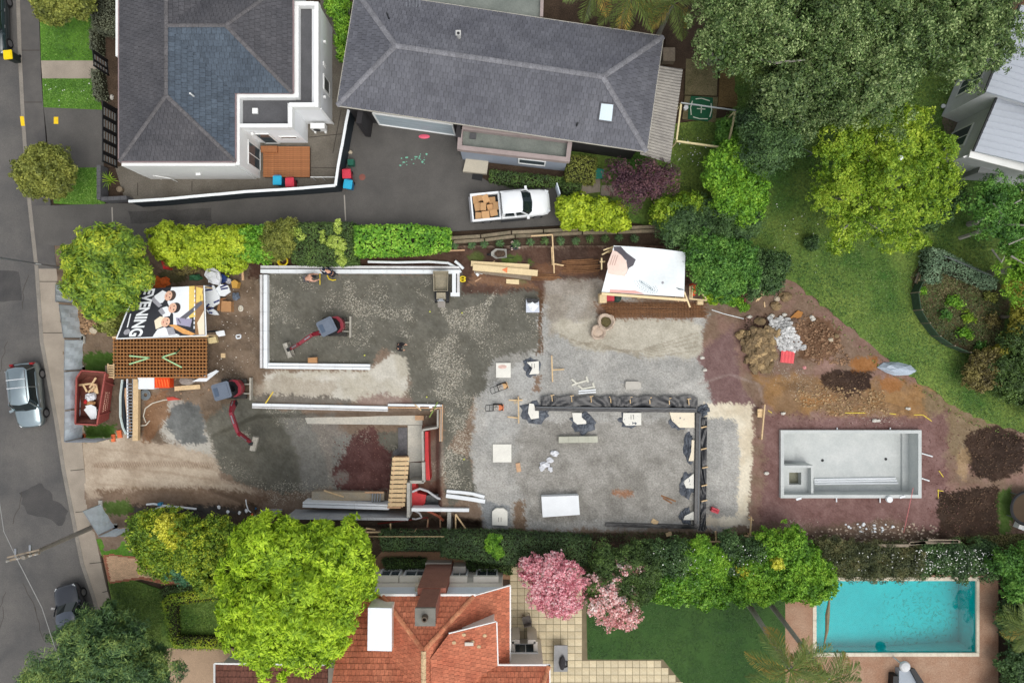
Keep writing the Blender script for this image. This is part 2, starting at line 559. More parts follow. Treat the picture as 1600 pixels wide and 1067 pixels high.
def ground_sheet():
 xs=[-350,g(SITE[0],0)[0],g(POOLPX[0]-4,0)[0],g(POOLPX[2]+4,0)[0],g(SITE[2],0)[0],350]
 ys=[-350,g(0,POOLPX[3]+4)[1],g(0,POOLPX[1]-4)[1],g(0,SITE[3])[1],g(0,SITE[1])[1],350]
 mb=MB()
 for i in range(5):
  for j in range(5):
   cx,cy=(xs[i]+xs[i+1])/2,(ys[j]+ys[j+1])/2
   if xs[1]<cx<xs[4]and ys[3]<cy<ys[4]:continue
   if i==2 and j==1:continue
   mb.poly([(xs[i],ys[j],-.15),(xs[i+1],ys[j],-.15),(xs[i+1],ys[j+1],-.15),(xs[i],ys[j+1],-.15)])
 o=mb.build("ground",M_SOIL)
 struct(o)
ground_sheet()
# ---- the building site: one height field with its soils, gravels and wet sand
def sst(a,b,x):
 t=np.clip((x-a)/(b-a),0,1)
 return t*t*(3-2*t)
PIT=[(300,690),(400,645),(690,640),(690,800),(755,812),(755,829),(400,829),(395,795),(300,760)]
LAWN_R=[(1150,60),(1700,60),(1700,712),(1600,678),(1552,662),(1500,640),(1450,606),(1400,574),(1340,522),(1290,482),(1235,436),(1185,425),(1150,385),(1150,300)]
def site_z(X,Y):
 z=(fbm(X,Y,60,3)-.5)*.12+(fbm(X,Y,12,4)-.5)*.05
 f=np.clip((X-300)/120,0,1)
 z=z-1.5*sst(0,10,-sd_poly(X,Y,PIT))*f
 for(cx,cy,rx,ry,h)in[(1550,705,52,40,.2),(1512,802,50,42,.12),(1315,600,45,28,.15),(1185,520,40,45,.6),(1235,520,32,30,.5),(1275,540,45,40,.35),(288,655,38,30,.3)]:
  r=np.sqrt(((X-cx)/rx)**2+((Y-cy)/ry)**2)+(fbm(X,Y,25,8)-.5)*.5
  z=z+h*sst(1,.25,r)*(1+(fbm(X,Y,10,9)-.5)*.5)
 z=z-.12*sst(0,6,-sd_poly(X,Y,LAWN_R))
 e=np.minimum(np.minimum(X-SITE[0],SITE[2]-X),np.minimum(Y-SITE[1],SITE[3]-Y))
 z=np.where(e<6,np.minimum(z,0)-.02,z)
 return z
def site_z1(px,py):
 return float(site_z(np.array([float(px)]),np.array([float(py)]))[0])
def building_site():
 st=2.0
 xs=np.arange(SITE[0],SITE[2]+.1,st);ys=np.arange(SITE[1],SITE[3]+.1,st)
 X,Y=np.meshgrid(xs,ys)
 nx,ny=len(xs),len(ys)
 Z=site_z(X,Y)
 C=np.empty(X.shape+(3,));C[:]=(120,103,88)
 grit=np.zeros(X.shape);grav=np.full(X.shape,.35)
 n1=fbm(X,Y,40,21);n2=fbm(X,Y,14,22);n3=fbm(X,Y,6,23);n4=RN.uniform(0,1,X.shape);n5=fbm(X,Y,22,29)
 def P(poly,c,fe=6,warp=10,a=1.0,c2=None,gv=None):
  d=sd_poly(X,Y,poly)+(n1-.5)*2*warp+(n2-.5)*warp*1.3+(n3-.5)*7+(n4-.5)*6
  m=sst(fe*.45,-fe*.45,d)*a
  cc=np.array(c,float)
  if c2 is not None:
   t=sst(.35,.65,fbm(X,Y,30,int(sum(c))+5))[...,None]
   cc=cc*(1-t)+np.array(c2,float)*t
  C[:]=C*(1-m[...,None])+cc*m[...,None]
  if gv is not None:
   grav[:]=grav*(1-m)+gv*m
  return m
 def ell(cx,cy,rx,ry,n=18):
  return[(cx+rx*math.cos(2*math.pi*i/n),cy+ry*math.sin(2*math.pi*i/n))for i in range(n)]
 def strokes(pts,w,a=1.0):
  d=sd_line(X,Y,pts)+(n1-.5)*46+(n5-.5)*34+(n3-.5)*8
  grit[:]=np.maximum(grit,sst(w*1.5,w*.1,d)*a*.95)
 P([(76,384),(420,384),(420,700),(76,700)],(122,105,88),10,8,1,(98,84,70))
 P([(690,384),(1080,384),(1080,450),(940,450),(860,460),(700,470)],(88,66,55),10,8,1,(70,54,46))
 P([(390,395),(740,395),(740,432),(390,432)],(78,58,48),5,4,1)
 P([(1060,520),(1200,440),(1260,440),(1330,500),(1500,640),(1640,690),(1640,860),(1170,860),(1180,640),(1085,630)],(130,103,92),9,14,1,(118,98,82),.5)
 P([(1180,590),(1500,600),(1560,660),(1450,660),(1220,650)],(126,100,72),14,16,.9,(146,112,72))
 P([(1440,600),(1560,650),(1600,700),(1490,720),(1450,660)],(122,106,82),12,10,.9)
 P([(1195,650),(1475,650),(1490,845),(1190,850)],(124,96,92),8,12,.9,(112,84,80))
 P([(1080,560),(1150,500),(1160,600),(1180,640),(1100,640)],(114,90,88),8,8,.9)
 P([(390,832),(1500,832),(1500,870),(390,870)],(74,62,50),5,5,1,(92,76,60))
 P([(1160,820),(1400,815),(1480,850),(1160,862)],(106,88,74),8,8,.9)
 P([(742,560),(850,470),(940,455),(1110,490),(1090,560),(1120,640),(1170,650),(1165,825),(760,830),(735,750)],(166,164,158),6,8,1,(150,149,144),.9)
 P([(845,430),(940,440),(940,500),(860,520)],(140,132,120),12,10,.9,(158,152,142),.7)
 P([(860,505),(1000,492),(1100,505),(1095,555),(1010,560),(900,540)],(186,180,164),9,10,.9,(172,166,150),.5)
 P([(820,655),(1080,655),(1085,815),(830,815),(800,740)],(150,147,140),16,16,.9,(128,125,118),1.0)
 P([(760,570),(850,560),(850,640),(760,700)],(164,164,160),14,14,.7,None,.7)
 P([(1100,630),(1175,632),(1175,700),(1168,820),(1150,822),(1158,700),(1150,655),(1100,652)],(214,205,184),3,4,1,(200,188,164),.2)
 P([(1092,808),(1172,806),(1172,822),(1092,822)],(212,204,186),3,3,1,(196,184,164),.2)
 P([(1070,600),(1100,598),(1104,622),(1010,622)],(176,174,168),5,5,.9)
 P([(822,415),(930,405),(935,428),(825,432)],(116,84,62),5,4,.8)
 P([(930,470),(1105,470),(1105,498),(935,498)],(118,90,72),6,4,.85)
 P([(838,450),(848,450),(846,550),(838,552)],(86,62,44),4,3,.9)
 P([(740,424),(835,440),(842,452),(730,446)],(122,92,70),4,4,.9)
 P([(838,585),(846,585),(845,612),(830,612)],(110,80,58),4,3,.7)
 P(ell(975,770,16,6),(150,104,76),6,5,.8)
 P([(800,780),(820,780),(822,830),(800,832)],(104,78,56),5,4,.7)
 SAND=[[(412,426),(720,426),(722,462),(842,452),(842,545),(770,560),(745,600),(700,640),(640,640),(640,590),(625,560),(600,545),(575,575),(412,570)],[(315,665),(345,640),(395,615),(440,640),(470,640),(500,690),(520,760),(440,768),(370,752),(330,726)],[(690,600),(742,590),(738,640),(700,700),(738,720),(742,770),(700,800),(690,720)],[(520,680),(640,670),(640,770),(520,770)],ell(730,600,26,22),ell(708,655,22,20),ell(745,470,40,14)]
 sm=np.zeros(X.shape)
 for i,sp in enumerate(SAND):
  sm=np.maximum(sm,P(sp,(100,98,88),4,7,.97,(92,91,82),.12))
 P([(412,426),(720,426),(722,462),(842,452),(842,545),(700,640),(640,640),(600,545),(412,570)],(102,99,90),5,4,.35)
 P([(440,650),(520,650),(560,690),(560,765),(480,765)],(140,138,132),12,14,.7,None,.8)
 strokes([(455,505),(500,492),(525,470),(545,455)],9,.6);strokes([(545,440),(550,470),(575,490),(620,490),(640,485)],12,.8)
 strokes([(640,435),(655,458),(690,478),(705,500)],10,.9);strokes([(705,515),(735,500),(755,475),(775,455)],9,.8)
 strokes([(420,440),(430,520)],10,.6);strokes([(580,455),(600,480),(640,490)],14,.6);strokes([(430,520),(470,505),(500,520)],8,.4)
 strokes([(520,545),(560,530)],9,.6);strokes([(600,530),(625,525)],8,.5);strokes([(700,530),(690,560),(720,580),(690,620),(740,640)],18,.85)
 strokes([(700,640),(725,690),(700,740),(735,780)],22,.85);strokes([(750,560),(790,530),(840,520)],14,.5)
 strokes([(620,600),(645,620)],16,.6);strokes([(440,770),(520,770)],20,.7);strokes([(545,670),(615,700)],14,.8)
 strokes([(440,650),(500,660)],14,.6);strokes([(335,715),(420,765)],10,.5);strokes([(505,690),(520,740)],18,.6)
 strokes([(420,600),(600,615)],26,.35);strokes([(1205,560),(1300,640),(1400,660)],24,.5);strokes([(1240,820),(1400,830)],16,.6)
 strokes([(800,470),(830,500)],16,.6);strokes([(350,590),(400,560),(390,480)],18,.4)
 grit[:]=np.maximum(grit,sm*sst(.56,.66,fbm(X,Y,40,51))*.6)
 P([(412,582),(575,580),(612,548),(632,560),(640,600),(625,635),(540,628),(412,626)],(192,188,176),5,6,.95,(182,176,160),.3)
 P([(396,600),(430,590),(520,600),(520,625),(396,626)],(166,156,140),9,9,.7)
 P([(400,617),(520,620),(560,630),(400,634)],(104,98,90),4,4,.85)
 P([(560,618),(640,620),(660,634),(560,634)],(132,108,100),7,6,.7)
 P([(76,640),(250,690),(330,690),(345,745),(400,770),(400,790),(140,782),(76,700)],(176,161,142),8,7,1,(162,146,127),.3)
 P([(245,640),(270,622),(310,640),(330,690),(335,712),(290,700),(252,690)],(176,172,162),7,7,.95)
 P([(258,660),(275,632),(312,628),(318,660),(322,690),(275,694)],(112,114,112),4,6,.95,(98,100,98),.2)
 P([(230,620),(262,610),(262,650),(235,690),(222,690)],(132,100,74),6,5,.9,(112,82,60))
 P([(150,765),(330,762),(420,775),(400,795),(160,785)],(104,84,68),7,6,.75)
 P([(200,790),(400,790),(400,835),(205,835)],(72,60,50),5,5,.95)
 P([(210,795),(330,790),(390,800),(330,806),(215,806)],(64,62,60),4,4,.9)
 P([(545,690),(562,672),(588,664),(592,690),(614,708),(612,768),(528,764),(516,738),(528,722)],(96,66,62),3,6,.98,(86,58,55),.5)
 grit[:]=np.where(sd_poly(X,Y,[(520,664),(614,664),(614,768),(516,768)])<0,grit*.6,grit)
 P(ell(533,745,12,10),(134,128,120),4,5,.8)
 P([(640,660),(690,660),(692,800),(640,800)],(120,88,74),5,6,.8,(96,64,56))
 P([(664,700),(692,660),(692,740),(672,760)],(142,134,122),6,8,.7,None,.8)
 P([(640,812),(760,812),(760,832),(560,832)],(84,70,58),4,4,.9)
 P([(750,780),(800,785),(800,825),(755,825)],(126,130,132),7,7,.8)
 P(ell(1555,708,52,42),(62,47,38),4,9,1,(50,38,31))
 P([(1465,768),(1560,758),(1562,838),(1466,842)],(62,47,38),4,6,1,(52,40,32))
 P([(1284,590),(1300,575),(1330,578),(1362,580),(1358,605),(1342,612),(1325,625),(1310,608),(1288,602)],(66,50,40),3,6,1,(54,40,33))
 P(ell(1195,510,20,14),(66,48,40),4,5,1)
 P(ell(1350,570,24,9),(150,100,54),6,6,.8);P(ell(1392,600,16,12),(146,98,56),6,6,.8);P(ell(1280,625,28,8),(150,108,66),8,8,.7)
 P(ell(1505,725,10,26),(156,132,100),6,6,.8)
 P(ell(1275,530,38,34),(104,78,58),6,8,.9)
 GR=(78,98,44)
 P([(131,550),(180,550),(180,582),(131,582)],(66,92,36),3,3,1);P([(131,664),(182,664),(184,686),(131,688)],(66,92,36),3,3,1)
 P(ell(800,405,14,7),GR,4,6,.9);P(ell(742,402,12,7),GR,4,6,.7);P(ell(828,412,5,5),GR,3,4,.9);P(ell(815,437,8,6),(112,112,76),4,4,.6)
 P([(155,783),(200,778),(205,800),(165,806)],(72,96,40),4,4,.9);P(ell(270,430,22,10),(70,72,44),6,6,.8)
 P([(1130,440),(1180,450),(1170,480),(1120,470)],(92,86,66),7,7,.8)
 P([(1480,836),(1600,830),(1640,868),(1480,868)],(86,78,56),6,6,.9);P([(1560,770),(1580,760),(1580,830),(1562,838)],(72,100,42),4,4,.9)
 def mark(pts,w,c,a,cleat=0):
  d=sd_line(X,Y,pts)+(n3-.5)*2.5;m=sst(w,w*.3,d)*a*(.4+1.2*n2)
  if cleat:m=m*(.5+.5*np.sin((X+Y*.5)*cleat))
  m=np.clip(m,0,1);C[:]=C*(1-m[...,None])+np.array(c,float)*m[...,None]
 for k in range(5):
  mark([(870+6*k,520+5*k),(930,545-3*k),(1000,548+3*k),(1090,520+7*k)],1.6,(136,128,112),.55)
  mark([(150,700+14*k),(260,712+13*k),(340,735+8*k)],2.6,(186,172,152)if k%2 else(140,122,102),.35)
 for y_ in(727,768):mark([(150,y_),(250,y_-3),(330,y_)],7,(118,96,78),.6,1.5)
 for k in range(4):mark([(1210+10*k,598+4*k),(1300,604+6*k),(1420,640+3*k)],2,(104,82,62),.5)
 for k in range(4):mark([(600+30*k,440+6*k),(660,500),(760-10*k,530+5*k)],2.2,(92,90,82),.35)
 mark([(1090,600),(1140,585),(1185,600),(1195,640)],3,(150,136,128),.4)
 C+=((n2-.5)*20+(n3-.5)*20+(n4-.5)*12)[...,None]
 C=np.clip(C/255.0,.01,.95)
 C=np.where(C<=.04045,C/12.92,((C+.055)/1.055)**2.4)
 k=(CAM_H-Z)/FOC
 V=np.stack([(X-800)*k,(533.5-Y)*k,Z],-1).reshape(-1,3).astype(np.float32)
 idx=np.arange(nx*ny).reshape(ny,nx)
 q=np.stack([idx[:-1,:-1],idx[1:,:-1],idx[1:,1:],idx[:-1,1:]],-1).reshape(-1,4)
 cxs=(X[:-1,:-1]+st/2).ravel();cys=(Y[:-1,:-1]+st/2).ravel()
 hole=(cxs>1223)&(cxs<1437)&(cys>676)&(cys<774)
 fx=np.array([p[0]for p in FOOT]);fy=np.array([p[1]for p in FOOT])
 hole|=cxs<np.interp(cys,fy,fx)-3
 q=q[~hole]
 me=bpy.data.meshes.new("building_site")
 me.vertices.add(len(V));me.vertices.foreach_set("co",V.ravel())
 me.loops.add(q.size);me.loops.foreach_set("vertex_index",q.ravel().astype(np.int32))
 me.polygons.add(len(q));me.polygons.foreach_set("loop_start",np.arange(0,q.size,4,dtype=np.int32))
 me.polygons.foreach_set("use_smooth",np.ones(len(q),dtype=bool))
 me.update(calc_edges=True)
 a=me.attributes.new("soil",'FLOAT_COLOR','POINT')
 a.data.foreach_set("color",np.concatenate([C.reshape(-1,3),np.ones((nx*ny,1))],1).astype(np.float32).ravel())
 b=me.attributes.new("grit",'FLOAT_COLOR','POINT')
 b.data.foreach_set("color",np.stack([grit.ravel(),grav.ravel(),np.zeros(nx*ny),np.ones(nx*ny)],1).astype(np.float32).ravel())
 m=bpy.data.materials.new("site_ground");m.use_nodes=True
 nt=m.node_tree;N,L=nt.nodes,nt.links
 bs=N["Principled BSDF"];bs.inputs["Roughness"].default_value=.92;bs.inputs["Specular IOR Level"].default_value=.2
 at=N.new("ShaderNodeAttribute");at.attribute_name="soil"
 gr=N.new("ShaderNodeAttribute");gr.attribute_name="grit"
 sp=N.new("ShaderNodeSeparateColor");L.new(gr.outputs["Color"],sp.inputs[0])
 tc=N.new("ShaderNodeTexCoord")
 nz=N.new("ShaderNodeTexNoise");nz.inputs["Scale"].default_value=9;nz.inputs["Detail"].default_value=6;nz.inputs["Roughness"].default_value=.75
 L.new(tc.outputs["Object"],nz.inputs["Vector"])
 mr=N.new("ShaderNodeMapRange");mr.inputs[1].default_value=.3;mr.inputs[2].default_value=.7;mr.inputs[3].default_value=-1;mr.inputs[4].default_value=1
 L.new(nz.outputs[0],mr.inputs[0])
 am=N.new("ShaderNodeMath");am.operation='MULTIPLY_ADD';L.new(sp.outputs[1],am.inputs[0]);am.inputs[1].default_value=.36;am.inputs[2].default_value=.05
 fm=N.new("ShaderNodeMath");fm.operation='MULTIPLY_ADD';L.new(mr.outputs[0],fm.inputs[0]);L.new(am.outputs[0],fm.inputs[1]);fm.inputs[2].default_value=1
 vs=N.new("ShaderNodeVectorMath");vs.operation='SCALE';L.new(at.outputs["Color"],vs.inputs[0]);L.new(fm.outputs[0],vs.inputs["Scale"])
 vo=N.new("ShaderNodeTexVoronoi");vo.inputs["Scale"].default_value=15;L.new(tc.outputs["Object"],vo.inputs["Vector"])
 sv=N.new("ShaderNodeSeparateColor");L.new(vo.outputs["Color"],sv.inputs[0])
 th=N.new("ShaderNodeMath");th.operation='MULTIPLY';L.new(sp.outputs[0],th.inputs[0]);th.inputs[1].default_value=.62
 gn=N.new("ShaderNodeTexNoise");gn.inputs["Scale"].default_value=10;gn.inputs["Detail"].default_value=5;gn.inputs["Roughness"].default_value=.8
 L.new(tc.outputs["Object"],gn.inputs["Vector"])
 av=N.new("ShaderNodeMath");av.operation='MULTIPLY_ADD';L.new(sv.outputs[0],av.inputs[0]);av.inputs[1].default_value=.22;L.new(gn.outputs[0],av.inputs[2])
 hi=N.new("ShaderNodeMath");hi.operation='MULTIPLY_ADD';L.new(sp.outputs[0],hi.inputs[0]);hi.inputs[1].default_value=.3;L.new(av.outputs[0],hi.inputs[2])
 pm=N.new("ShaderNodeMapRange");pm.inputs[1].default_value=.84;pm.inputs[2].default_value=.92;L.new(hi.outputs[0],pm.inputs[0])
 pm2=N.new("ShaderNodeMath");pm2.operation='MULTIPLY';L.new(pm.outputs[0],pm2.inputs[0]);pm2.inputs[1].default_value=.62
 pc=N.new("ShaderNodeMix");pc.data_type='RGBA';L.new(sv.outputs[1],pc.inputs[0]);pc.inputs[6].default_value=S(168,160,142);pc.inputs[7].default_value=S(212,206,190)
 mx=N.new("ShaderNodeMix");mx.data_type='RGBA';L.new(pm2.outputs[0],mx.inputs[0]);L.new(vs.outputs[0],mx.inputs[6]);L.new(pc.outputs[2],mx.inputs[7])
 L.new(mx.outputs[2],bs.inputs["Base Color"])
 bp=N.new("ShaderNodeBump");bp.inputs["Distance"].default_value=.06
 L.new(am.outputs[0],bp.inputs["Strength"])
 ad=N.new("ShaderNodeMath");ad.operation='ADD';L.new(nz.outputs[0],ad.inputs[0]);L.new(pm.outputs[0],ad.inputs[1])
 L.new(ad.outputs[0],bp.inputs["Height"]);L.new(bp.outputs[0],bs.inputs["Normal"])
 o=link_mesh("building_site",me,m)
 struct(o)
building_site()
# ---- roads, paths, drives
sheet("road",[(-420,-160)]+KERB+[(-420,1220)],-.11,M_ROAD,thick=.03)
kb=MB()
kb.prism([g(x,y,0.02)for x,y in KERB]+[g(x+6,y,0.02)for x,y in reversed(KERB)],-.15,.015)
struct(kb.build("kerb",M_KERB))
i5=5
up_k=[(x+6,y)for x,y in KERB[:6]];up_f=FOOT[:6]
sheet("footpath",up_k+list(reversed(up_f)),.004,M_FPATH,thick=.12)
lo_k=[(x+6,y)for x,y in KERB[5:]];lo_f=FOOT[5:]
sheet("concrete_footpath",lo_k+list(reversed(lo_f)),.004,M_CONC,thick=.16)
jm=mat("joint_filler",S(72,66,60),1,.1)
jb=MB()
for(x0,y0,x1,y1)in[(30,79,62,79),(32,160,66,160),(60,440,92,440),(64,520,100,520),(110,735,131,733),(118,800,140,798),(140,880,160,878),(160,925,172,922)]:
 jb.bar(g(x0,y0,.006),g(x1,y1,.006),.05,.006)
struct(jb.build("footpath_joint",jm))
sheet("yellow_mark",[(31,182),(37,182),(39,197),(33,197)],.024,mat("yellow_paint",S(236,196,30),.6,.1,5),None)
tag(bpy.data.objects["yellow_mark"],"narrow yellow paint stripe on the kerb beside the driveway","paint mark")
sheet("yellow_mark",[(84,183),(91,183),(91,194),(84,194)],.024,MATS["yellow_paint"],None)
tag(bpy.data.objects["yellow_mark.001"],"short yellow painted rectangle in the middle of the asphalt crossing","paint mark")
sheet("lawn",LAWN_R,.02,M_LAWN,thick=.16,rag=(8,3))
sheet("lawn",[(60,-60),(146,-60),(146,95),(64,95)],.012,M_LAWNF,thick=.15)
sheet("lawn",[(66,123),(150,123),(160,172),(68,168)],.012,M_LAWNF,thick=.15)
sheet("path",[(64,95),(150,95),(152,123),(66,123)],.01,M_CONC,thick=.15)
sheet("garden_bed",[(146,-60),(190,-60),(190,262),(160,262),(150,150)],.0,M_SOIL,thick=.14)
sheet("driveway",[(68,168),(162,172),(162,262),(78,262),(72,200)],.012,M_DRIVE,thick=.15)
sheet("lawn",[(78,262),(160,262),(164,322),(84,318)],.008,M_LAWNF,thick=.14)
sheet("driveway",[(46,322),(180,318),(205,318),(530,300),(545,190),(728,190),(728,262),(765,285),(862,285),(884,300),(880,352),(700,362),(700,384),(250,384),(88,384),(60,380)],.012,M_DRIVE,thick=.15)
sheet("courtyard",[(180,262),(420,200),(500,100),(500,-60),(545,-60),(550,180),(534,302),(196,316)],.008,M_AGG,thick=.14)
jb=MB()
jb.bar(g(175,324,.016),g(176,352,.016),.09,.008);jb.bar(g(538,305,.016),g(540,345,.016),.08,.008)
struct(jb.build("driveway_joint",mat("pale_concrete_strip",S(164,158,148),.9,.1)))
jb=MB()
for a,b in[((215,286),(215,306)),((482,215),(540,209)),((520,240),(533,172)),((486,262),(530,263)),((300,283),(300,300))]:
 jb.bar(g(*a,.011),g(*b,.011),.05,.006)
struct(jb.build("courtyard_joint",jm))
scatter_stuff("paint_splash",[(626,243),(670,240),(672,256),(625,260)],26,mat("mint_paint",S(120,186,160),.8,.2),(.03,.09),.014,5,flat=.08)
sheet("lawn",[(885,215),(1160,180),(1160,385),(1060,360),(880,330)],.0,M_LAWN,thick=.14)
sheet("garden_bed",[(830,-80),(1160,-80),(1160,100),(1040,110),(1040,60),(840,40)],.0,M_SOIL,thick=.14)
sheet("paving",[(1072,92),(1122,96),(1120,150),(1070,148)],.008,mat("mossy_paving",S(92,88,60),.95,.2,1.5,.3,12,c2=S(122,112,84)),thick=.14)
sheet("paving",[(1126,98),(1172,104),(1164,170),(1122,166)],.008,mat("mossy_paving_brown",S(92,76,46),.95,.2,1.5,.3,12,c2=S(112,92,58)),thick=.14)
sheet("path",[(1070,150),(1122,152),(1118,192),(1066,186)],.008,MATS["mossy_paving"],thick=.14)
sheet("path",[(1490,105),(1560,100),(1620,100),(1620,300),(1520,280),(1484,235),(1472,190),(1490,140)],.03,mat("brown_path",S(112,98,86),.9,.16,1,.15,15,c2=S(132,120,108)),thick=.16,rag=(14,1.5))
sheet("garden_bed",[(1440,395),(1560,440),(1580,470),(1560,540),(1530,556),(1470,535),(1432,480),(1424,430)],.035,mat("garden_bed_soil",S(82,68,50),.95,.3,1.2,.3,10,bump=.8,bsc=8,c2=S(74,78,44)),thick=.14,rag=(10,3))
sheet("path",[(908,276),(938,272),(938,300),(906,304)],.008,M_CONC,thick=.14)
sheet("path",[(940,290),(965,290),(965,306),(938,306)],.008,M_CONC,thick=.14)
sheet("lawn",[(150,842),(208,838),(215,868),(160,870)],.008,M_LAWNF,thick=.14)
sheet("lawn",[(168,908),(205,905),(262,925),(345,920),(345,1015),(205,1030),(190,1010)],.008,M_LAWN,thick=.14)
sheet("lawn",[(272,945),(350,930),(350,998),(275,1000)],.016,M_LAWN,thick=.14)
sheet("gravel_court",[(205,1030),(262,1012),(360,1012),(430,1030),(440,1150),(240,1150)],.01,mat("pink_gravel",S(166,142,118),.95,.08,1,.22,24,bump=.3),thick=.14)
sheet("garden_bed",[(200,800),(600,834),(600,900),(350,940),(300,915),(215,868)],.0,M_SOIL,thick=.14)
sheet("lawn",[(916,935),(1140,925),(1227,930),(1227,1150),(1100,1150),(1066,1067),(1036,1030),(918,1030)],.012,M_LAWND,thick=.14)
sheet("path",[(596,862),(690,862),(800,880),(800,905),(560,900)],.008,mat("tan_brick_path",S(150,118,92),.9,.12,2,.2,18),thick=.14)
sheet("garden_bed",[(690,830),(1640,840),(1640,890),(1290,905),(1230,940),(916,938),(800,900),(690,880)],.0,M_SOIL,thick=.14)
def grass(poly,n,z,c1,c2,c3,seed,size=.13):
 rs=np.random.default_rng(seed);P=np.array(poly,float)
 XY=rs.uniform(P.min(0),P.max(0),size=(n*2,2));XY=XY[sd_poly(XY[:,0],XY[:,1],poly)<-1]
 XY=XY[fbm(XY[:,0],XY[:,1],16,seed)>rs.uniform(.2,.6,len(XY))][:n]
 k=len(XY);C=np.column_stack([(XY[:,0]-800)*CAM_H/FOC,(533.5-XY[:,1])*CAM_H/FOC,z+rs.uniform(.01,.05,k)])
 nr=unit(rs.normal(size=(k,3))*.7+np.array([0,0,1]));ll=size*rs.uniform(.5,1.3,k)
 stuff(np_mesh("grass_blades",leaf_quads(C,nr,ll,ll*.3),4,leafmat("grass_blade_%d"%seed,S(*c1),S(*c2),S(*c3),tr=.2,ns=.35)))
grass(LAWN_R,60000,.02,(48,86,32),(76,116,44),(124,144,78),71)
grass([(1440,430),(1480,425),(1560,460),(1560,540),(1530,550),(1470,530),(1436,480)],3500,.04,(52,72,34),(88,100,52),(128,118,78),82,.2)
grass([(64,-20),(146,-20),(146,95),(64,95)],5000,.012,(66,108,28),(92,138,44),(132,166,70),72);grass([(66,123),(150,123),(160,172),(68,168)],4000,.012,(66,108,28),(92,138,44),(132,166,70),73)
grass([(84,262),(160,262),(164,322),(84,318)],2500,.01,(66,108,28),(92,138,44),(132,166,70),74);grass([(1050,200),(1160,180),(1160,380),(1060,340)],7000,.0,(58,88,28),(88,118,40),(132,146,66),75)
grass([(272,945),(350,930),(350,998),(275,1000)],3000,.016,(66,98,30),(92,124,40),(120,146,58),76)
grass([(918,935),(1140,925),(1227,930),(1227,1100),(1066,1067),(1036,1030),(918,1030)],22000,.012,(44,76,34),(60,92,42),(80,110,54),77,.08)
M_TAR=mat("road_patch",S(66,65,65),.9,.14,.8,.2,20,c2=S(80,78,76))
sheet("road_patch",[(30,770),(62,752),(104,800),(100,822),(60,806),(40,800)],-.104,M_TAR,rag=(7,3))
sheet("road_patch",[(-60,420),(30,424),(34,470),(-60,474)],-.104,M_TAR,rag=(9,1))
sheet("road_patch",[(200,330),(330,326),(332,345),(204,350)],.019,mat("drive_patch",S(68,66,64),.9,.14,.8,.2,20,c2=S(84,82,79)),rag=(8,1.5))
jb=MB();rj=random.Random(5)
for k in range(9):
 x,y=rj.uniform(-10,60),rj.uniform(100,1000);a=rj.uniform(.9,2.2)
 for s_ in range(6):
  x2,y2=x+9*math.cos(a)+rj.uniform(-3,3),y+9*math.sin(a);
  kx=np.interp(max(y,y2),[p[1]for p in KERB],[p[0]for p in KERB])-4
  if max(x,x2)<kx:jb.bar(g(x,y,-.106),g(x2,y2,-.106),.03,.006)
  x,y=x2,y2
stuff(jb.build("road_crack",jm))
grass([(170,910),(205,907),(262,926),(250,1015),(205,1028),(190,1010)],6000,.01,(62,92,30),(88,116,40),(118,140,58),81)
# ---------------------------------------------------------------- buildings
M_WHITE=mat("white_render",S(240,242,243),.75,.03,.6,.03,20)
M_WHITEP=mat("white_paint",S(232,233,230),.5,.03,.8,.03,20)
M_GLASS=mat("window_glass",S(70,82,88),.06,.1,.6,.02,5,spec=.6)
M_DFRAME=mat("dark_frame",S(50,52,54),.5,.1)
M_SLATE1=mat("charcoal_roof_tile",S(68,68,72),.75,.12,.5,.14,8,rnd='island',ra=.10,spec=.35,bump=.2,bsc=25,c2=S(85,84,87))
M_SLATE2=mat("grey_roof_tile",S(84,85,92),.7,.12,.3,.12,9,rnd='island',ra=.13,spec=.4,bump=.2,bsc=25,c2=S(102,103,109),dist=.6)
M_TERRA=mat("terracotta_tile",S(172,96,70),.8,.16,.6,.2,9,rnd='island',ra=.16,bump=.2,bsc=25,c2=S(194,122,92))
M_TERRA2=mat("dark_terracotta_tile",S(112,72,60),.8,.16,.6,.2,9,rnd='island',ra=.16,c2=S(126,84,70))
M_RIDGE1=mat("charcoal_ridge",S(94,92,93),.8,.15,3,.15,12,rnd='island',ra=.12)
M_RIDGE2=mat("grey_ridge",S(120,120,124),.8,.15,3,.15,12,rnd='island',ra=.12)
M_RIDGET=mat("terracotta_ridge",S(180,104,76),.85,.15,2,.2,12,rnd='island',ra=.2,c2=S(196,140,104))
M_RIDGEL=mat("lichen_ridge",S(190,164,128),.9,.18,2.5,.25,14,rnd='island',ra=.2)
M_MEMB=mat("roof_membrane",S(78,78,80),.8,.14,.8,.1,12,c2=S(92,92,94))
M_MEMG=mat("green_grey_membrane",S(106,112,106),.8,.14,.8,.1,12,c2=S(126,131,124))
def clip_poly(poly,u0,u1,axis):
 def half(P,keep,lim,sgn):
  out=[]
  for i in range(len(P)):
   a,b=P[i],P[(i+1)%len(P)]
   ia,ib=sgn*(a[axis]-lim)<=1e-9,sgn*(b[axis]-lim)<=1e-9
   if ia:out.append(a)
   if ia!=ib:
    t=(lim-a[axis])/(b[axis]-a[axis])
    out.append((a[0]+(b[0]-a[0])*t,a[1]+(b[1]-a[1])*t))
  return out
 P=half(poly,0,u1,1)
 if len(P)>=3:P=half(P,0,u0,-1)
 return P if len(P)>=3 else[]
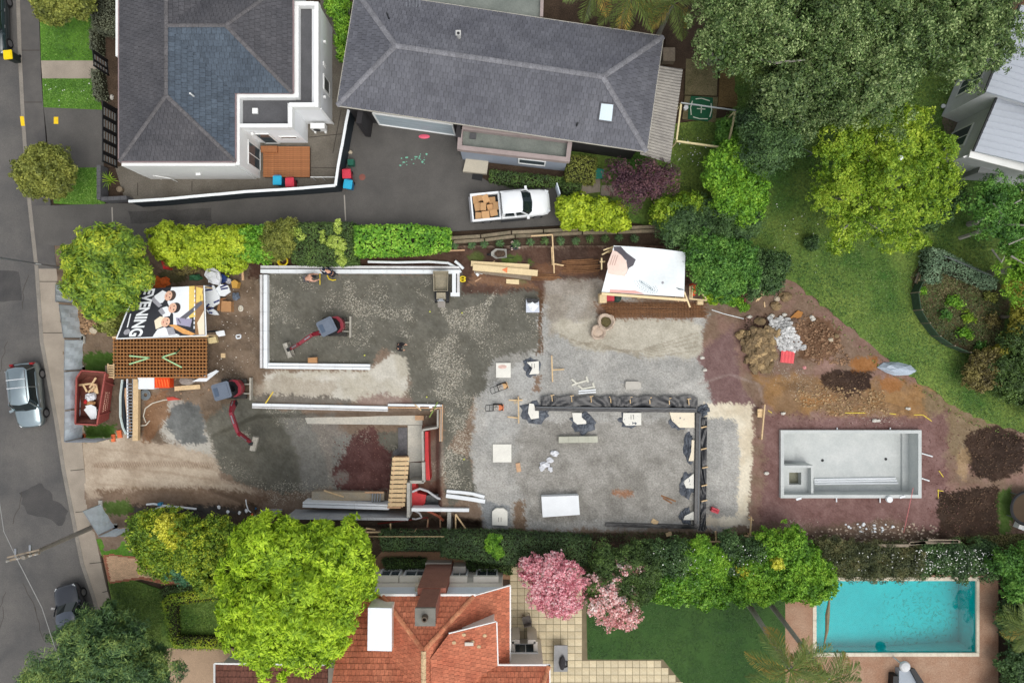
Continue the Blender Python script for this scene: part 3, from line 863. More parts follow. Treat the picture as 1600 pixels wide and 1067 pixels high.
def facet_frame(pts):
 """eave direction is pts[0]->pts[1]; returns origin, u (along), v (up the slope), n"""
 a,b=Vector(pts[0]),Vector(pts[1])
 u=(b-a).normalized()
 n=None
 for p in pts[2:]:
  q=u.cross(Vector(p)-a)
  if q.length>.01:n=q.normalized();break
 if n.z<0:n=-n
 v=n.cross(u)
 if v.z<0:v=-v
 return a,u,v,n
def add_tiles(mb,pts,course=.34,width=.3,lift=.028,seed=0,stagger=True,jitter=.006):
 a,u,v,n=facet_frame(pts)
 P=[((Vector(p)-a).dot(u),(Vector(p)-a).dot(v))for p in pts]
 rr=random.Random(seed)
 vmin,vmax=min(p[1]for p in P),max(p[1]for p in P)
 k=0;y=vmin
 while y<vmax-.02:
  row=clip_poly(P,y,min(y+course,vmax),1)
  if row:
   umin,umax=min(p[0]for p in row),max(p[0]for p in row)
   x=math.floor(umin/width)*width+(width/2 if stagger and k%2 else 0)-width
   while x<umax:
    cell=clip_poly(row,x+.008,x+width-.008,0)
    if cell:
     j=rr.uniform(-jitter,jitter)
     top=[]
     for(cu,cv)in cell:
      h=lift+j-(lift-.006)*(cv-y)/course
      top.append(a+u*cu+v*cv+n*h)
     base=len(mb.v)
     mb.v.extend([tuple(p)for p in top])
     f=list(range(base,base+len(top)))
     nn=(top[1]-top[0]).cross(top[2]-top[1])
     if nn.dot(n)<0:f.reverse()
     mb.f.append(tuple(f))
     lo=[i for i,(cu,cv)in enumerate(cell)if cv<y+.01]
     if len(lo)>=2:
      i0,i1=lo[0],lo[-1]
      q0,q1=a+u*cell[i0][0]+v*cell[i0][1],a+u*cell[i1][0]+v*cell[i1][1]
      mb.v.extend([tuple(q0),tuple(q1)])
      mb.f.append((base+i0,base+len(top),base+len(top)+1,base+i1))
    x+=width
  y+=course;k+=1
def ridge(mb,a,b,w=.13,seg=.4,h=.06,seed=0):
 a,b=Vector(a),Vector(b);d=b-a;L_=d.length;d.normalize()
 n=max(1,int(L_/seg));rr=random.Random(seed)
 s=d.cross(Vector((0,0,1))).normalized();up=s.cross(d)
 for i in range(n):
  p,q=a+d*(L_*i/n),a+d*(L_*(i+1)/n-.012)
  hh=h+rr.uniform(-.006,.006);base=len(mb.v)
  for e,k in((p,1.0),(q,.9)):
   for ang in(-1,-.5,0,.5,1):
    mb.v.append(tuple(e+s*w*ang*k+up*(hh*(1-ang*ang)*k+.02)))
  for j in range(4):
   mb.f.append((base+j,base+j+1,base+6+j,base+5+j))
  mb.f.append((base,base+1,base+2,base+3,base+4));mb.f.append((base+9,base+8,base+7,base+6,base+5))
def roof_part(house,facets,mt,mdeck,ridges,mr,course=.34,width=.3,lift=.028,thick=.12,rw=.13):
 deck=MB()
 for f in facets:
  a,u,v,n=facet_frame(f)
  P=[Vector(p)for p in f]
  q=(P[1]-P[0]).cross(P[2]-P[1])
  if q.z<0:P.reverse()
  k=len(P)
  deck.add(P+[p-Vector((0,0,thick))for p in P],[tuple(range(k)),tuple(reversed(range(k,2*k)))]+[((i+1)%k,i,k+i,k+(i+1)%k)for i in range(k)])
 roof=deck.build("roof",mdeck,house)
 tb=MB()
 for i,f in enumerate(facets):add_tiles(tb,f,course,width,lift,i)
 stuff(tb.build("roof_tile",mt,roof))
 if ridges:
  rb=MB()
  for i,(a,b)in enumerate(ridges):ridge(rb,a,b,seed=i,w=rw)
  stuff(rb.build("ridge_cap",mr,roof))
 return roof
def gutter(house,pts,m,r=.07):
 mb=MB()
 for a,b in zip(pts,pts[1:]):
  mb.bar(a,b,.12,.1)
 return mb.build("gutter",m,house)
def wall_window(parent,a,b,t0,t1,z0,z1,mf=None,mg=None,bars=0,out=None,name="window",depth=.07):
 """window on the vertical wall a->b (xy), facing out"""
 a,b=Vector((a[0],a[1],0)),Vector((b[0],b[1],0))
 d=(b-a);o=Vector(out+(0,))if len(out)==2 else Vector(out)
 o=o.normalized()
 p,q=a+d*t0,a+d*t1
 up=Vector((0,0,1));mb=MB()
 for s,e in((p+up*z0,q+up*z0),(p+up*z1,q+up*z1)):
  mb.bar(s+o*depth*.5,e+o*depth*.5,depth,.09)
 for s in(p,q):
  mb.bar(s+up*(z0-.04)+o*depth*.5,s+up*(z1+.04)+o*depth*.5,.09,depth,up=o)
 for i in range(1,bars+1):
  s=p+(q-p)*i/(bars+1)
  mb.bar(s+up*z0+o*depth*.4,s+up*z1+o*depth*.4,.05,depth*.7,up=o)
 w=mb.build(name,mf or M_WHITEP,parent)
 gb=MB();e=o*.035
 gb.poly([p+up*z0+e,q+up*z0+e,q+up*z1+e,p+up*z1+e])
 gb.build("pane",mg or M_GLASS,w)
 return w
# ---- white house, upper left
hw=thing("white_house","white rendered house with a charcoal hip roof and timber deck, beside the street","house",g(300,120,0))
E,Rz=3.7,5.1
def e1(x,y):return g(x,y,E)
def r1(x,y):
 p=g(x,y,E);return(p[0],p[1],Rz)
F1=[[e1(187,252),e1(187,-100),r1(277,-100),r1(277,162)],[e1(187,252),e1(367,252),r1(277,162)],[e1(367,252),e1(367,146),r1(277,56),r1(277,162)],[e1(367,146),e1(457,146),r1(367,56),r1(277,56)],[e1(457,146),e1(457,-34),r1(367,56)],[e1(457,-34),e1(367,-34),r1(277,56),r1(367,56)],[e1(367,-34),e1(367,-100),r1(277,-100),r1(277,56)]]
R1=[(e1(187,252),r1(277,162)),(e1(367,252),r1(277,162)),(r1(277,162),r1(277,-100)),(r1(277,56),r1(367,56)),(r1(367,56),e1(457,146)),(r1(367,56),e1(457,-34))]
M_SLATEB=mat("blue_glare_tile",S(66,76,87),.7,.12,.5,.14,8,rnd='island',ra=.16,spec=.35,bump=.2,bsc=25,c2=S(78,89,100))  # bluish glare of two roof facets, painted into their tile colour
rw1=roof_part(hw,F1[:2]+F1[4:],M_SLATE1,M_DFRAME,R1,M_RIDGE1,.32,.27,.045)
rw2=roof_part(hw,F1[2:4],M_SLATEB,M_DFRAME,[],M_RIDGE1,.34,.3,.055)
wm=MB()
wm.prism([g(192,-100,3.5),g(192,246,3.5),g(362,246,3.5),g(362,140,3.5),g(452,140,3.5),g(452,-100,3.5)],0,3.55)
wm.prism([g(362,140,3.5),g(362,198.6,3.5),g(455.6,198.6,3.5),g(455.6,166.6,3.5),g(496.6,166.6,3.5),g(496.6,4,3.5),g(452,4,3.5),g(452,140,3.5)],0,3.0)
wm.build("wall",M_WHITE,hw)
fr=MB();fr.prism([g(369,150,3.05),g(369,194,3.05),g(449,194,3.05),g(449,161,3.05),g(487,161,3.05),g(487,8,3.05),g(460,8,3.05),g(460,150,3.05)],3.01,3.05)
fr.build("flat_roof",M_MEMB,hw)
pp=MB()
def par(x0,y0,x1,y1,z=3.5,lo=2.95):
 a,b=g(x0,y0,z),g(x1,y1,z)
 pp.box(((a[0]+b[0])/2,(a[1]+b[1])/2,(z+lo)/2),(abs(b[0]-a[0]),abs(b[1]-a[1]),z-lo))
par(491,3,497.5,167.5);par(457,2.5,490.8,9);par(452,160.5,490.8,167.3);par(450.4,167.5,456.5,199);par(367,193.5,450.2,199.5)
par(458.5,9.2,466.5,152.5,3.52);par(372,146.5,458.3,152.8,3.56);par(368.2,146.8,374.5,258,3.58,0);par(190,254,367.9,259.5,3.56,0)
pp.build("parapet",M_WHITEP,hw)
pp=MB();par(180.5,-90,186.6,88,3.5,0);pp.build("side_wall",M_WHITEP,hw)
gt=MB()
for a,b in(((187,253),(368,253)),((368,253),(368,146)),((368,145.5),(458,145.5)),((458,146),(458,-60)),((186.5,253),(186.5,-60))):
 gt.bar(g(*a,3.66),g(*b,3.66),.12,.1)
gt.build("gutter",mat("mauve_gutter",S(140,122,122),.5,.1),hw)
hb=MB();c=g(399,174,3.1);hb.box((c[0],c[1],3.12),(.34,.34,.14));hb.build("hatch",M_WHITEP,hw)
vb=MB();c=g(298,147,4.95)
vb.tube([(c[0],c[1],4.3),(c[0],c[1],5.05)],.05,8);vb.build("vent_pipe",M_WHITEP,hw)
xE=g(497.4,0,3.5)[0];xE=g(497.5,80,3.5)[0]
y0_,y1_=g(0,3,3.5)[1],g(0,167.5,3.5)[1]
wall_window(hw,(xE-.02,y0_),(xE-.02,y1_),.62,.76,.9,2.3,out=(1,0))
wall_window(hw,(xE-.02,y0_),(xE-.02,y1_),.50,.53,1.9,2.3,out=(1,0))
yS=g(0,199.5,3.5)[1]
xa,xb=g(372,0,3.5)[0],g(450.3,0,3.5)[0]
wall_window(hw,(xa,yS+.02),(xb,yS+.02),.62,.97,1.1,1.6,out=(0,-1))
wall_window(hw,(xa,yS+.02),(xb,yS+.02),.16,.46,.1,2.2,out=(0,-1),name="sliding_door")
xD=g(374.5,0,3.58)[0];yA,yB=g(0,199,3.5)[1],g(0,256,3.5)[1]
wall_window(hw,(xD-.02,yA),(xD-.02,yB),.2,.85,.1,2.2,out=(1,0),name="sliding_door",bars=1)
for(p_,s_)in(((xE+.08,g(0,66,2.3)[1],2.3),(.16,.14,.2)),((xE+.08,g(0,152,2.3)[1],2.3),(.16,.14,.2)),((g(395,0,2.4)[0],yS-.08,2.4),(.14,.16,.2)),((g(306,0,2)[0],g(0,259.5,3.56)[1]-.07,1.6),(.3,.14,.2))):
 lb=MB();lb.box(p_,s_);lb.build("wall_lamp",M_WHITEP,hw)
dp=MB();dp.tube([(xE+.08,g(0,166,3.4)[1]-.1,.1),(xE+.08,g(0,166,3.4)[1]-.1,3.2)],.05,8);dp.build("downpipe",M_WHITEP,hw)
dk=thing("timber_deck","honey brown timber deck against the white house","deck",g(446,253,0))
M_DECK=mat("deck_board",S(158,104,66),.6,.1,2.5,.14,10,rnd='object',ra=.1)
a,b=g(411,229,.3),g(484,277,.3)
fb=MB();fb.box(((a[0]+b[0])/2,(a[1]+b[1])/2,.13),(b[0]-a[0]-.06,a[1]-b[1]-.06,.26));fb.build("frame",mat("deck_frame",S(70,46,30),.9,.1),dk)
nb=15;wy=(a[1]-b[1])/nb
me0=None
for i in range(nb):
 if me0 is None:
  mb=MB();mb.box((0,0,0),(b[0]-a[0],wy-.014,.03));o=mb.build("board",M_DECK,dk,local=True);me0=o.data
 else:
  o=bpy.data.objects.new("board",me0);col.objects.link(o);o.parent=dk
 o.location=Vector(((a[0]+b[0])/2,a[1]-wy*(i+.5),.285))-ORG[dk.name]
st=MB();c=g(420,233,.5);st.box((c[0]+.0,c[1],.40),(1.1,.42,.2));st.build("step",M_DECK,dk)
M_STEEL=mat("galvanised_steel",S(156,160,164),.35,.08,3,.05,20,metal=.7)
hp=thing("heat_pump","white outdoor heat pump unit at the corner of the white house","heat pump",g(500,200,0))
c=g(499,200,.4);mb=MB();mb.box((c[0],c[1],.52),(.95,.36,.68));mb.build("case",M_WHITEP,hp)
mb=MB();mb.lathe([(.24,0),(.24,.02)],(0,0,0),18);o=mb.build("fan_grille",M_DFRAME,hp,local=True);o.rotation_euler=(math.pi/2,0,0);o.location=(c[0]-ORG[hp.name].x-.12,c[1]-ORG[hp.name].y-.185,.52)
for s in(-.35,.35):
 mb=MB();mb.box((c[0]+s,c[1]-.02,.09),(.12,.5,.18));mb.build("foot",M_WHITEP,hp)
# ---- grey-roofed house, top centre
hg=thing("grey_roof_house","long house under a grey tiled hip roof with a skylight and dark walls","house",g(780,120,0))
A_,B_,C_,D_=g(527,165,3.6),g(1010,237,3.6),g(1036,58,3.6),g(556,-13.5,3.6)
r0,r1_=g(618,72,5.15),g(942,120.3,5.15)
F2=[[A_,B_,r1_,r0],[B_,C_,r1_],[C_,D_,r0,r1_],[D_,A_,r0]]
roof_part(hg,F2,M_SLATE2,M_DFRAME,[(A_,r0),(B_,r1_),(C_,r1_),(D_,r0),(r0,r1_)],M_RIDGE2,.36,.3,.05,rw=.17)
def inset(P,k):
 cx,cy=center(P);return[(cx+(p[0]-cx)*k,cy+(p[1]-cy)*(k-.05))for p in P]
wq=inset([A_,B_,C_,D_],.96)
M_BLACKW=mat("black_weatherboard",S(48,46,47),.7,.12,2,.1,15)
mb=MB();mb.prism([(p[0],p[1],3.5)for p in wq],0,3.48);mb.build("wall",M_BLACKW,hg)
gutter(hg,[(p[0],p[1],3.58)for p in(A_,B_,C_,D_,A_)],mat("cream_gutter",S(176,172,160),.5,.1))
wa,wb=Vector((wq[0][0],wq[0][1],0)),Vector((wq[1][0],wq[1][1],0));dv=(wb-wa);outv=(dv.y/dv.length,-dv.x/dv.length)
gd=wall_window(hg,wa,wb,.085,.36,.05,2.35,mf=M_WHITEP,mg=mat("pale_garage_door",S(172,184,190),.6,.05),out=outv,name="garage_door",depth=.1)
gb_=MB()
for i in range(1,4):
 z=.05+2.3*i/4
 gb_.bar(wa+dv*.087+Vector((outv[0]*.03,outv[1]*.03,z)),wa+dv*.358+Vector((outv[0]*.03,outv[1]*.03,z)),.02,.03)
gb_.build("panel_joint",mat("grey_seam",S(140,152,160),.6,.05),gd)
for t in(.05,.39):
 mb=MB();p=wa+dv*t+Vector((outv[0]*.5,outv[1]*.5,0));mb.box((p.x,p.y,1.5),(.35,1.0,3.0),rz=math.atan2(dv.y,dv.x));mb.build("porch_pier",M_BLACKW,hg)
def on_plane(f,px,py,dz=0.0):
 a,b,c=[Vector(p)for p in f[:3]];n=(b-a).cross(c-a);o=Vector((0,0,CAM_H));d=Vector(g(px,py,0))-o
 return tuple(o+d*((a-o).dot(n)/d.dot(n))+Vector((0,0,dz)))
mb=MB();q=[on_plane(F2[0],*p)for p in((938,162),(959,164),(956,193),(934,190))]
def offs(P,dz):return[(p[0],p[1],p[2]+dz)for p in P]
def thickquad(mb,P,t):
 P=[Vector(p)for p in P];k=len(P)
 if(P[1]-P[0]).cross(P[2]-P[1]).z<0:P.reverse()
 mb.add(P+[p-Vector((0,0,t))for p in P],[tuple(range(k)),tuple(reversed(range(k,2*k)))]+[((i+1)%k,i,k+i,k+(i+1)%k)for i in range(k)])
thickquad(mb,offs(q,.16),.3);sk=mb.build("skylight",mat("skylight_frame",S(92,92,96),.5,.1),hg)
q2=[tuple(Vector(center(q)+(sum(p[2]for p in q)/4,)).lerp(Vector(p),.88))for p in q]
mb=MB();thickquad(mb,offs(q2,.19),.1);mb.build("pane",mat("skylight_glass",S(196,212,220),.2,.03),sk)
mb=MB();c=g(716,51,5.3);mb.tube([(c[0],c[1],4.4),(c[0],c[1],5.2)],.13,12);mb.box((c[0],c[1],5.22),(.32,.32,.08));mb.build("flue",mat("flue_metal",S(190,190,186),.5),hg)
mb=MB();c=g(716,52,5.3);mb.lathe([(.09,0),(.09,.02)],(c[0],c[1],5.265),12);mb.build("flue_opening",M_DFRAME,hg)
for(px,py)in((607,28),(901,197)):
 mb=MB();c=on_plane(F2[0 if py>90 else 3],px,py);mb.tube([(c[0],c[1],c[2]-.1),(c[0],c[1],c[2]+.6)],.06,8);mb.build("vent_pipe",M_DFRAME,hg)
mb=MB();c=g(650,5,5.4)
mb.tube([(c[0],c[1],4.0),(c[0],c[1],6.0)],.025,6)
for i in range(5):
 mb.bar((c[0]-.5+.2*i,c[1]-.5,5.9),(c[0]-.5+.2*i,c[1]+.5,5.95),.02,.02)
mb.bar((c[0]-.6,c[1],5.9),(c[0]+.6,c[1],5.9),.03,.03);mb.build("aerial",M_STEEL,hg)
mb=MB();mb.prism([g(655,-40,3.2),g(655,2,3.2),g(848,31,3.2),g(850,-40,3.2)],0,3.2);mb.build("rear_annex",M_MEMG,hg)
mb=MB();mb.bar(g(848,-40,3.3),g(846,28,3.3),.2,.3);mb.build("rear_parapet",mat("pink_coping",S(156,142,138),.8,.1),hg)
an=[g(720,199,2.9),g(891,219,2.9),g(887,250,2.9),g(718,231,2.9)]
M_PBLUE=mat("pale_blue_render",S(148,156,168),.8,.06,.7,.06,15)
mb=MB();mb.prism([(p[0],p[1],2.5)for p in an],0,2.5);mb.build("annex_wall",M_PBLUE,hg)
mb=MB();mb.prism([(p[0],p[1],2.52)for p in inset(an,.97)],2.45,2.56);mb.build("annex_roof",M_MEMG,hg)
mb=MB()
for i in range(4):
 a=Vector(an[i]);b=Vector(an[(i+1)%4]);d_=(b-a).normalized()*.12
 mb.bar(a-d_*(i%2-.0)+Vector((0,0,-.15)),b+d_*(i%2)+Vector((0,0,-.15)),.28,.5 if i%2==0 else.49)
mb.build("annex_parapet",MATS["pink_coping"],hg)
mb=MB();c=g(739,213,2.6);mb.box((c[0],c[1],2.62),(.4,.36,.12),rz=-.1);mb.build("roof_hatch",M_MEMB,hg)
a2,b2=an[3],an[2];dq=(b2[0]-a2[0],b2[1]-a2[1]);oq=(dq[1],-dq[0])
wall_window(hg,(a2[0],a2[1]),(b2[0],b2[1]),.55,.8,.9,2.0,mf=M_WHITEP,out=oq)
mb=MB();mb.prism([g(728,240,1.0),g(763,245,1.0),g(760,268,1.0),g(722,264,1.0)],0,.35);mb.build("porch_step",mat("cream_step",S(186,178,160),.8,.05),hg)
cr=thing("patio_roof","corrugated clear plastic patio roof on the end of the grey house","patio roof",g(1035,180,0))
ra,rb,rc,rd=[Vector(p)for p in(g(1030,102,2.7),g(1067,108,2.45),g(1047,255,2.45),g(1000,241,2.7))]
mb=MB();n_=64
M_CORR=mat("corrugated_plastic",S(150,146,140),.5,.1,1.2,.12,6,c2=S(172,168,160))
for i in range(n_+1):
 t=i/n_;z=.05*(1 if i%2 else-1)
 p,q=ra.lerp(rd,t),rb.lerp(rc,t)
 mb.v+=[(p.x,p.y,p.z+z),(q.x,q.y,q.z+z)]
for i in range(n_):mb.f.append((2*i+1,2*i,2*i+2,2*i+3))
mb.build("sheet",M_CORR,cr)
mb=MB()
for p in(rb,rc,rb.lerp(rc,.5)):mb.box((p.x-.1,p.y,1.2),(.09,.09,2.4))
mb.build("post",mat("grey_timber",S(120,112,102),.9,.15,5),cr)
# ---- pale metal roofed house, far right
hr=thing("metal_roof_house","house with two stepped pale grey metal roofs at the right edge","house",g(1620,150,0))
M_METAL=mat("pale_metal_roof",S(176,182,190),.5,.04,.3,.03,6)
def metal_roof(pts,ribs,d,nm):
 mb=MB();thickquad(mb,pts,.14);ro=mb.build(nm,M_METAL,hr)
 rbm=MB();P=[Vector(p)for p in pts]
 for i in range(1,ribs):
  t=i/ribs;rbm.bar(P[0].lerp(P[1],t)+Vector((0,0,.02)),P[3].lerp(P[2],t)+Vector((0,0,.02)),.04,.05)
 stuff(rbm.build("roof_rib",M_METAL,ro))
R_a=[g(1541,143,5.0),g(1596,8,5.0),g(1760,60,6.2),g(1700,190,6.2)]
R_b=[g(1523,236,4.4),g(1560,151,4.4),g(1720,180,5.2),g(1690,275,5.2)]
metal_roof(R_a,14,0,"upper_roof");metal_roof(R_b,9,0,"lower_roof")
mb=MB()
for Q,k in((R_a,4.9),(R_b,4.3)):
 i_=inset(Q,.97);mb.prism([(p[0]+.25,p[1],k)for p in i_],0,k-.12)
mb.build("wall",mat("grey_white_wall",S(206,208,210),.8,.06),hr)
for Q in(R_a,R_b):
 gutter(hr,[tuple(Vector(Q[0])+Vector((-.06,0,-.05))),tuple(Vector(Q[1])+Vector((-.06,0,-.05)))],M_DFRAME)
i_=inset(R_b,.97);i2=inset(R_a,.97)
a_,b_=(i2[0][0]+.25,i2[0][1]),(i2[1][0]+.25,i2[1][1]);oo=(-(b_[1]-a_[1]),b_[0]-a_[0])
wall_window(hr,a_,b_,.2,.5,1.0,3.2,out=oo,bars=2)
a_,b_=(i_[0][0]+.25,i_[0][1]),(i_[1][0]+.25,i_[1][1])
wall_window(hr,a_,b_,.3,.75,.1,2.2,out=oo,bars=1,name="glass_door")
mb=MB();mb.bar(g(1515,240,4.1),g(1600,262,4.1),.5,.08);mb.bar(g(1505,246,3.9),g(1530,238,3.9),.1,.06);mb.build("eave_board",M_WHITEP,hr)
mb=MB();mb.prism([g(1534,255,2),g(1640,262,2),g(1640,275,2),g(1528,270,2)],0,2);mb.build("rear_wall",mat("grey_wall2",S(150,152,152),.8,.06),hr)
hr2=thing("garden_shed","small dark pitched shed roof in the top right corner","shed",g(1580,10,0))
mb=MB();thickquad(mb,[g(1560,12,3.0),g(1590,-8,3.0),g(1600,4,3.6),g(1568,24,3.6)],.08);mb.build("roof",mat("brown_roof",S(96,72,60),.8,.15),hr2)
mb=MB();mb.prism([g(1564,12,2.9),g(1590,-5,2.9),g(1610,8,2.9),g(1585,26,2.9)],0,2.9);mb.build("wall",mat("brown_wall",S(112,76,58),.8,.15),hr2)
# ---- terracotta house, bottom
ht=thing("terracotta_house","cream two storey house with orange terracotta tile roof and brick chimney","house",(-5,-18,0))
XR,ZR,SL,YG=-5.05,7.5,.8,-15.35
zc=5.3;hwid=(ZR-zc)/SL
rt=(XR,-17.67,ZR)
eR,eL=XR+4.88,XR-4.88;zE=ZR-SL*4.88
FT=[[(XR-hwid,YG,zc),(XR+hwid,YG,zc),rt],[(eR,-27,zE),(eR,YG,zE),(XR+hwid,YG,zc),rt,(XR,-27,ZR)],[(eL,YG,zE),(eL,-27,zE),(XR,-27,ZR),rt,(XR-hwid,YG,zc)],[(-10.5,-16.5,4.0),(-6.2,-16.5,4.0),(-6.2,-20.6,7.28),(-10.5,-20.6,7.28)],[(-2.6,-19.9,4.6),(2.25,-19.9,4.6),(1.1,-22.4,6.6),(-2.6,-22.4,6.6)],[(2.25,-19.9,4.6),(2.25,-25,4.6),(1.1,-25,6.6),(1.1,-22.4,6.6)]]
roof_part(ht,FT,M_TERRA,M_TERRA2,[((XR-hwid,YG,zc),rt),((XR+hwid,YG,zc),rt),((2.25,-19.9,4.6),(1.1,-22.4,6.6))],M_RIDGET,.33,.24,.04,rw=.14)
mb=MB();ridge(mb,rt,(XR,-27,ZR),.15,.4,.08);stuff(mb.build("main_ridge_cap",M_RIDGEL,ht))
dz=[g(702,985,6.5),g(775,972,6.05),g(777,1040,6.05),g(724,1068,6.4),(XR+.5,-21.5,7.25),(XR+.35,-18.2,7.3)]
ax_,bx_=dz[0],dz[1]
def plane_z(p):
 return 7.32-(p[0]-(XR+.35))*(7.32-6.0)/(g(776,1000,6.05)[0]-(XR+.35))
dz=[(p[0],p[1],plane_z(p))for p in dz]
dm=MB();thickquad(dm,dz,.14);dmo=dm.build("dormer_roof",M_TERRA2,ht)
tb=MB();add_tiles(tb,[dz[2],dz[1],dz[0],dz[5],dz[4],dz[3]],.33,.24,.04,8);stuff(tb.build("roof_tile",M_TERRA,dmo))
mb=MB();w0,w1=dz[0],dz[1]
mb.prism([(dz[0][0]+.1,dz[0][1]-.15,6),(dz[1][0]-.15,dz[1][1]-.15,6),(dz[2][0]-.15,dz[2][1],6),(dz[0][0]+.1,dz[2][1]-.3,6)],3.8,5.85);mb.build("dormer_wall",mat("cream_render",S(222,215,202),.8,.06,1,.06,12),ht)
M_CREAM=MATS["cream_render"]
mb=MB();mb.bar((dz[1][0]+.02,dz[1][1],dz[1][2]-.04),(dz[2][0]+.02,dz[2][1],dz[2][2]-.04),.12,.1);mb.bar((dz[1][0],dz[1][1]+.03,dz[1][2]-.04),(dz[0][0],dz[0][1]+.03,dz[0][2]-.04),.06,.1)
mb.build("dormer_gutter",M_WHITEP,ht)
q=[g(575,949,6.6),g(612,950,6.6),g(612,1017,6.6),g(574,1016,6.6)]
mb=MB();mb.prism(q,4.2,6.5);mb.build("box_dormer",M_CREAM,ht)
mb=MB();mb.prism([(p[0],p[1],6.58)for p in q],6.51,6.6);mb.build("box_dormer_roof",mat("white_flat_roof",S(228,232,238),.5,.03),ht)
mb=MB()
mb.prism([(eL+.45,YG-.12,3),(XR-hwid-.05,YG-.12,3),(XR+hwid+.05,YG-.12,3),(eR-.45,YG-.12,3),(eR-.45,-27,3),(eL+.45,-27,3)],0,zE-.1)
mb.prism([(XR-hwid,YG-.16,5),(XR+hwid,YG-.16,5),(XR+hwid,-18,5),(XR-hwid,-18,5)],3,zc-.05)
mb.prism([(-10.6,-16.9,3),(-6.2,-16.9,3),(-6.2,-22,3),(-10.6,-22,3)],0,3.95)
mb.prism([(-1.0,-20.2,3),(1.95,-20.2,3),(1.95,-26,3),(-1.0,-26,3)],0,4.45)
mb.build("wall",M_CREAM,ht)
M_SOFF=mat("blue_white_board",S(222,230,238),.6,.04)
mb=MB();mb.add([(eL+.3,YG-.06,zE),(eR-.3,YG-.06,zE),(XR+hwid,YG-.06,zc-.05),(XR-hwid,YG-.06,zc-.05),(eL+.3,YG-.2,zE),(eR-.3,YG-.2,zE),(XR+hwid,YG-.2,zc-.05),(XR-hwid,YG-.2,zc-.05)],[(0,1,2,3),(7,6,5,4),(0,3,7,4),(1,5,6,2),(3,2,6,7)])
mb.build("gable_panel",M_SOFF,ht)
mb=MB();mb.bar((XR-hwid-.1,YG+.07,zc-.02),(XR-.75,YG+.07,zc-.02),.14,.12);mb.bar((XR+.3,YG+.07,zc-.02),(XR+hwid+.1,YG+.07,zc-.02),.14,.12)
mb.bar((XR+hwid+.05,YG+.05,zc-.04),(eR+.05,YG+.05,zE-.04),.06,.12);mb.bar((XR-hwid-.05,YG+.05,zc-.04),(eL-.05,YG+.05,zE-.04),.06,.12)
mb.bar((eR+.05,YG,zE-.03),(eR+.05,-20.0,zE-.03),.12,.1);mb.bar((-2.0,-19.84,4.56),(2.35,-19.84,4.56),.12,.1);mb.bar((2.3,-19.8,4.56),(2.3,-25,4.56),.12,.1)
mb.build("gutter",M_WHITEP,ht)
yw=YG-.02
for(t0,t1)in((590,624),(628,668),(704,730),(742,778)):
 xa,xb=g(t0,0,2)[0],g(t1,0,2)[0]
 wall_window(ht,(xa,YG-.12),(xb,YG-.12),0.05,.95,.5,2.0,out=(0,1),bars=1,depth=.2)
 mb=MB();mb.box(((xa+xb)/2,YG+.1,2.55),(xb-xa+.1,.36,.3));mb.build("window_hood",mat("pale_cream",S(232,226,212),.7,.04),ht)
M_BRICKD=mat("chimney_brick",S(146,92,76),.85,.14,2,.2,12)
cb=MB();xa,xb=g(664,0,1.6)[0],g(705,0,1.6)[0]
cb.box(((xa+xb)/2,YG+.15,2.6),(xb-xa,.62,5.2))
cb.prism([((xa+xb)/2-.55,YG+.40,0),((xa+xb)/2+.55,YG+.40,0),((xa+xb)/2+.55,YG-.5,0),((xa+xb)/2-.55,YG-.5,0)],5.2,8.2)
ch=cb.build("chimney",M_BRICKD,ht)
bj=MB();zq=.4
while zq<8.1:
 w_=(xb-xa)/2+.006 if zq<5.2 else.556
 yq=YG+.466 if zq<5.2 else YG+.406
 bj.bar(((xa+xb)/2-w_,yq,zq),((xa+xb)/2+w_,yq,zq),.012,.012);zq+=.09
stuff(bj.build("mortar_joint",mat("mortar",S(150,120,104),.9,.1),ch))
cc=MB();cc.box(((xa+xb)/2,YG-.05,8.28),(1.15,1.0,.16));cc.build("cap",mat("chimney_cap",S(120,118,110),.9,.15,2),ch)
cp=MB();cp.lathe([(.19,0),(.16,.35),(.1,.35),(.1,.1)],((xa+xb)/2,YG-.05,8.36),14);cp.build("pot",mat("flue_pot",S(96,84,72),.9),ch)
qb=MB()
for i,(dx,dz_,w_)in enumerate(((-.95,3.2,.5),(-.8,3.7,.35),(-1.0,4.2,.55),(-.85,4.7,.35))):
 qb.box(((xa+xb)/2+dx+.15,YG+.12,dz_),(w_,.5,.36))
qb.build("stone_quoin",mat("quoin_stone",S(204,194,172),.9,.08),ht)
cbx=MB();cbx.box((g(685,0,.6)[0],g(0,884,.6)[1]+.12,.35),(1.75,.22,.7));cbx.build("planter_wall",M_CREAM,ht)
mb=MB();c=g(718,889,.7);mb.box((c[0],c[1],.45),(.85,.5,.9));mb.build("meter_box",M_CREAM,ht)
mb=MB();c=g(733,1005,6.7);mb.box((c[0],c[1],6.75),(.5,.26,.06),m=Matrix.Rotation(.5,3,'X'));mb.tube([(c[0],c[1],6.4),(c[0],c[1],6.75)],.03,6);mb.build("satellite_dish",mat("dish_grey",S(196,190,178),.5),ht)
bw=[(807,1040,800,992),(800,992,812,992),(836,1038,836,992),(807,1036,836,1036),(824,992,836,992)]
mb=MB()
for(x0,y0,x1,y1)in bw:mb.bar(g(x0,y0,1.0),g(x1,y1,1.0),.25,2.0)
mb.build("terrace_wall",M_CREAM,ht)
ya=-20.2
wall_window(ht,(g(782,0,2)[0],ya),(g(846,0,2)[0],ya),.05,.9,.9,2.2,out=(0,1),bars=2)
wall_window(ht,(eR-.45,-18.6),(eR-.45,-17.6),0.02,.98,.9,2.2,out=(1,0),bars=1)
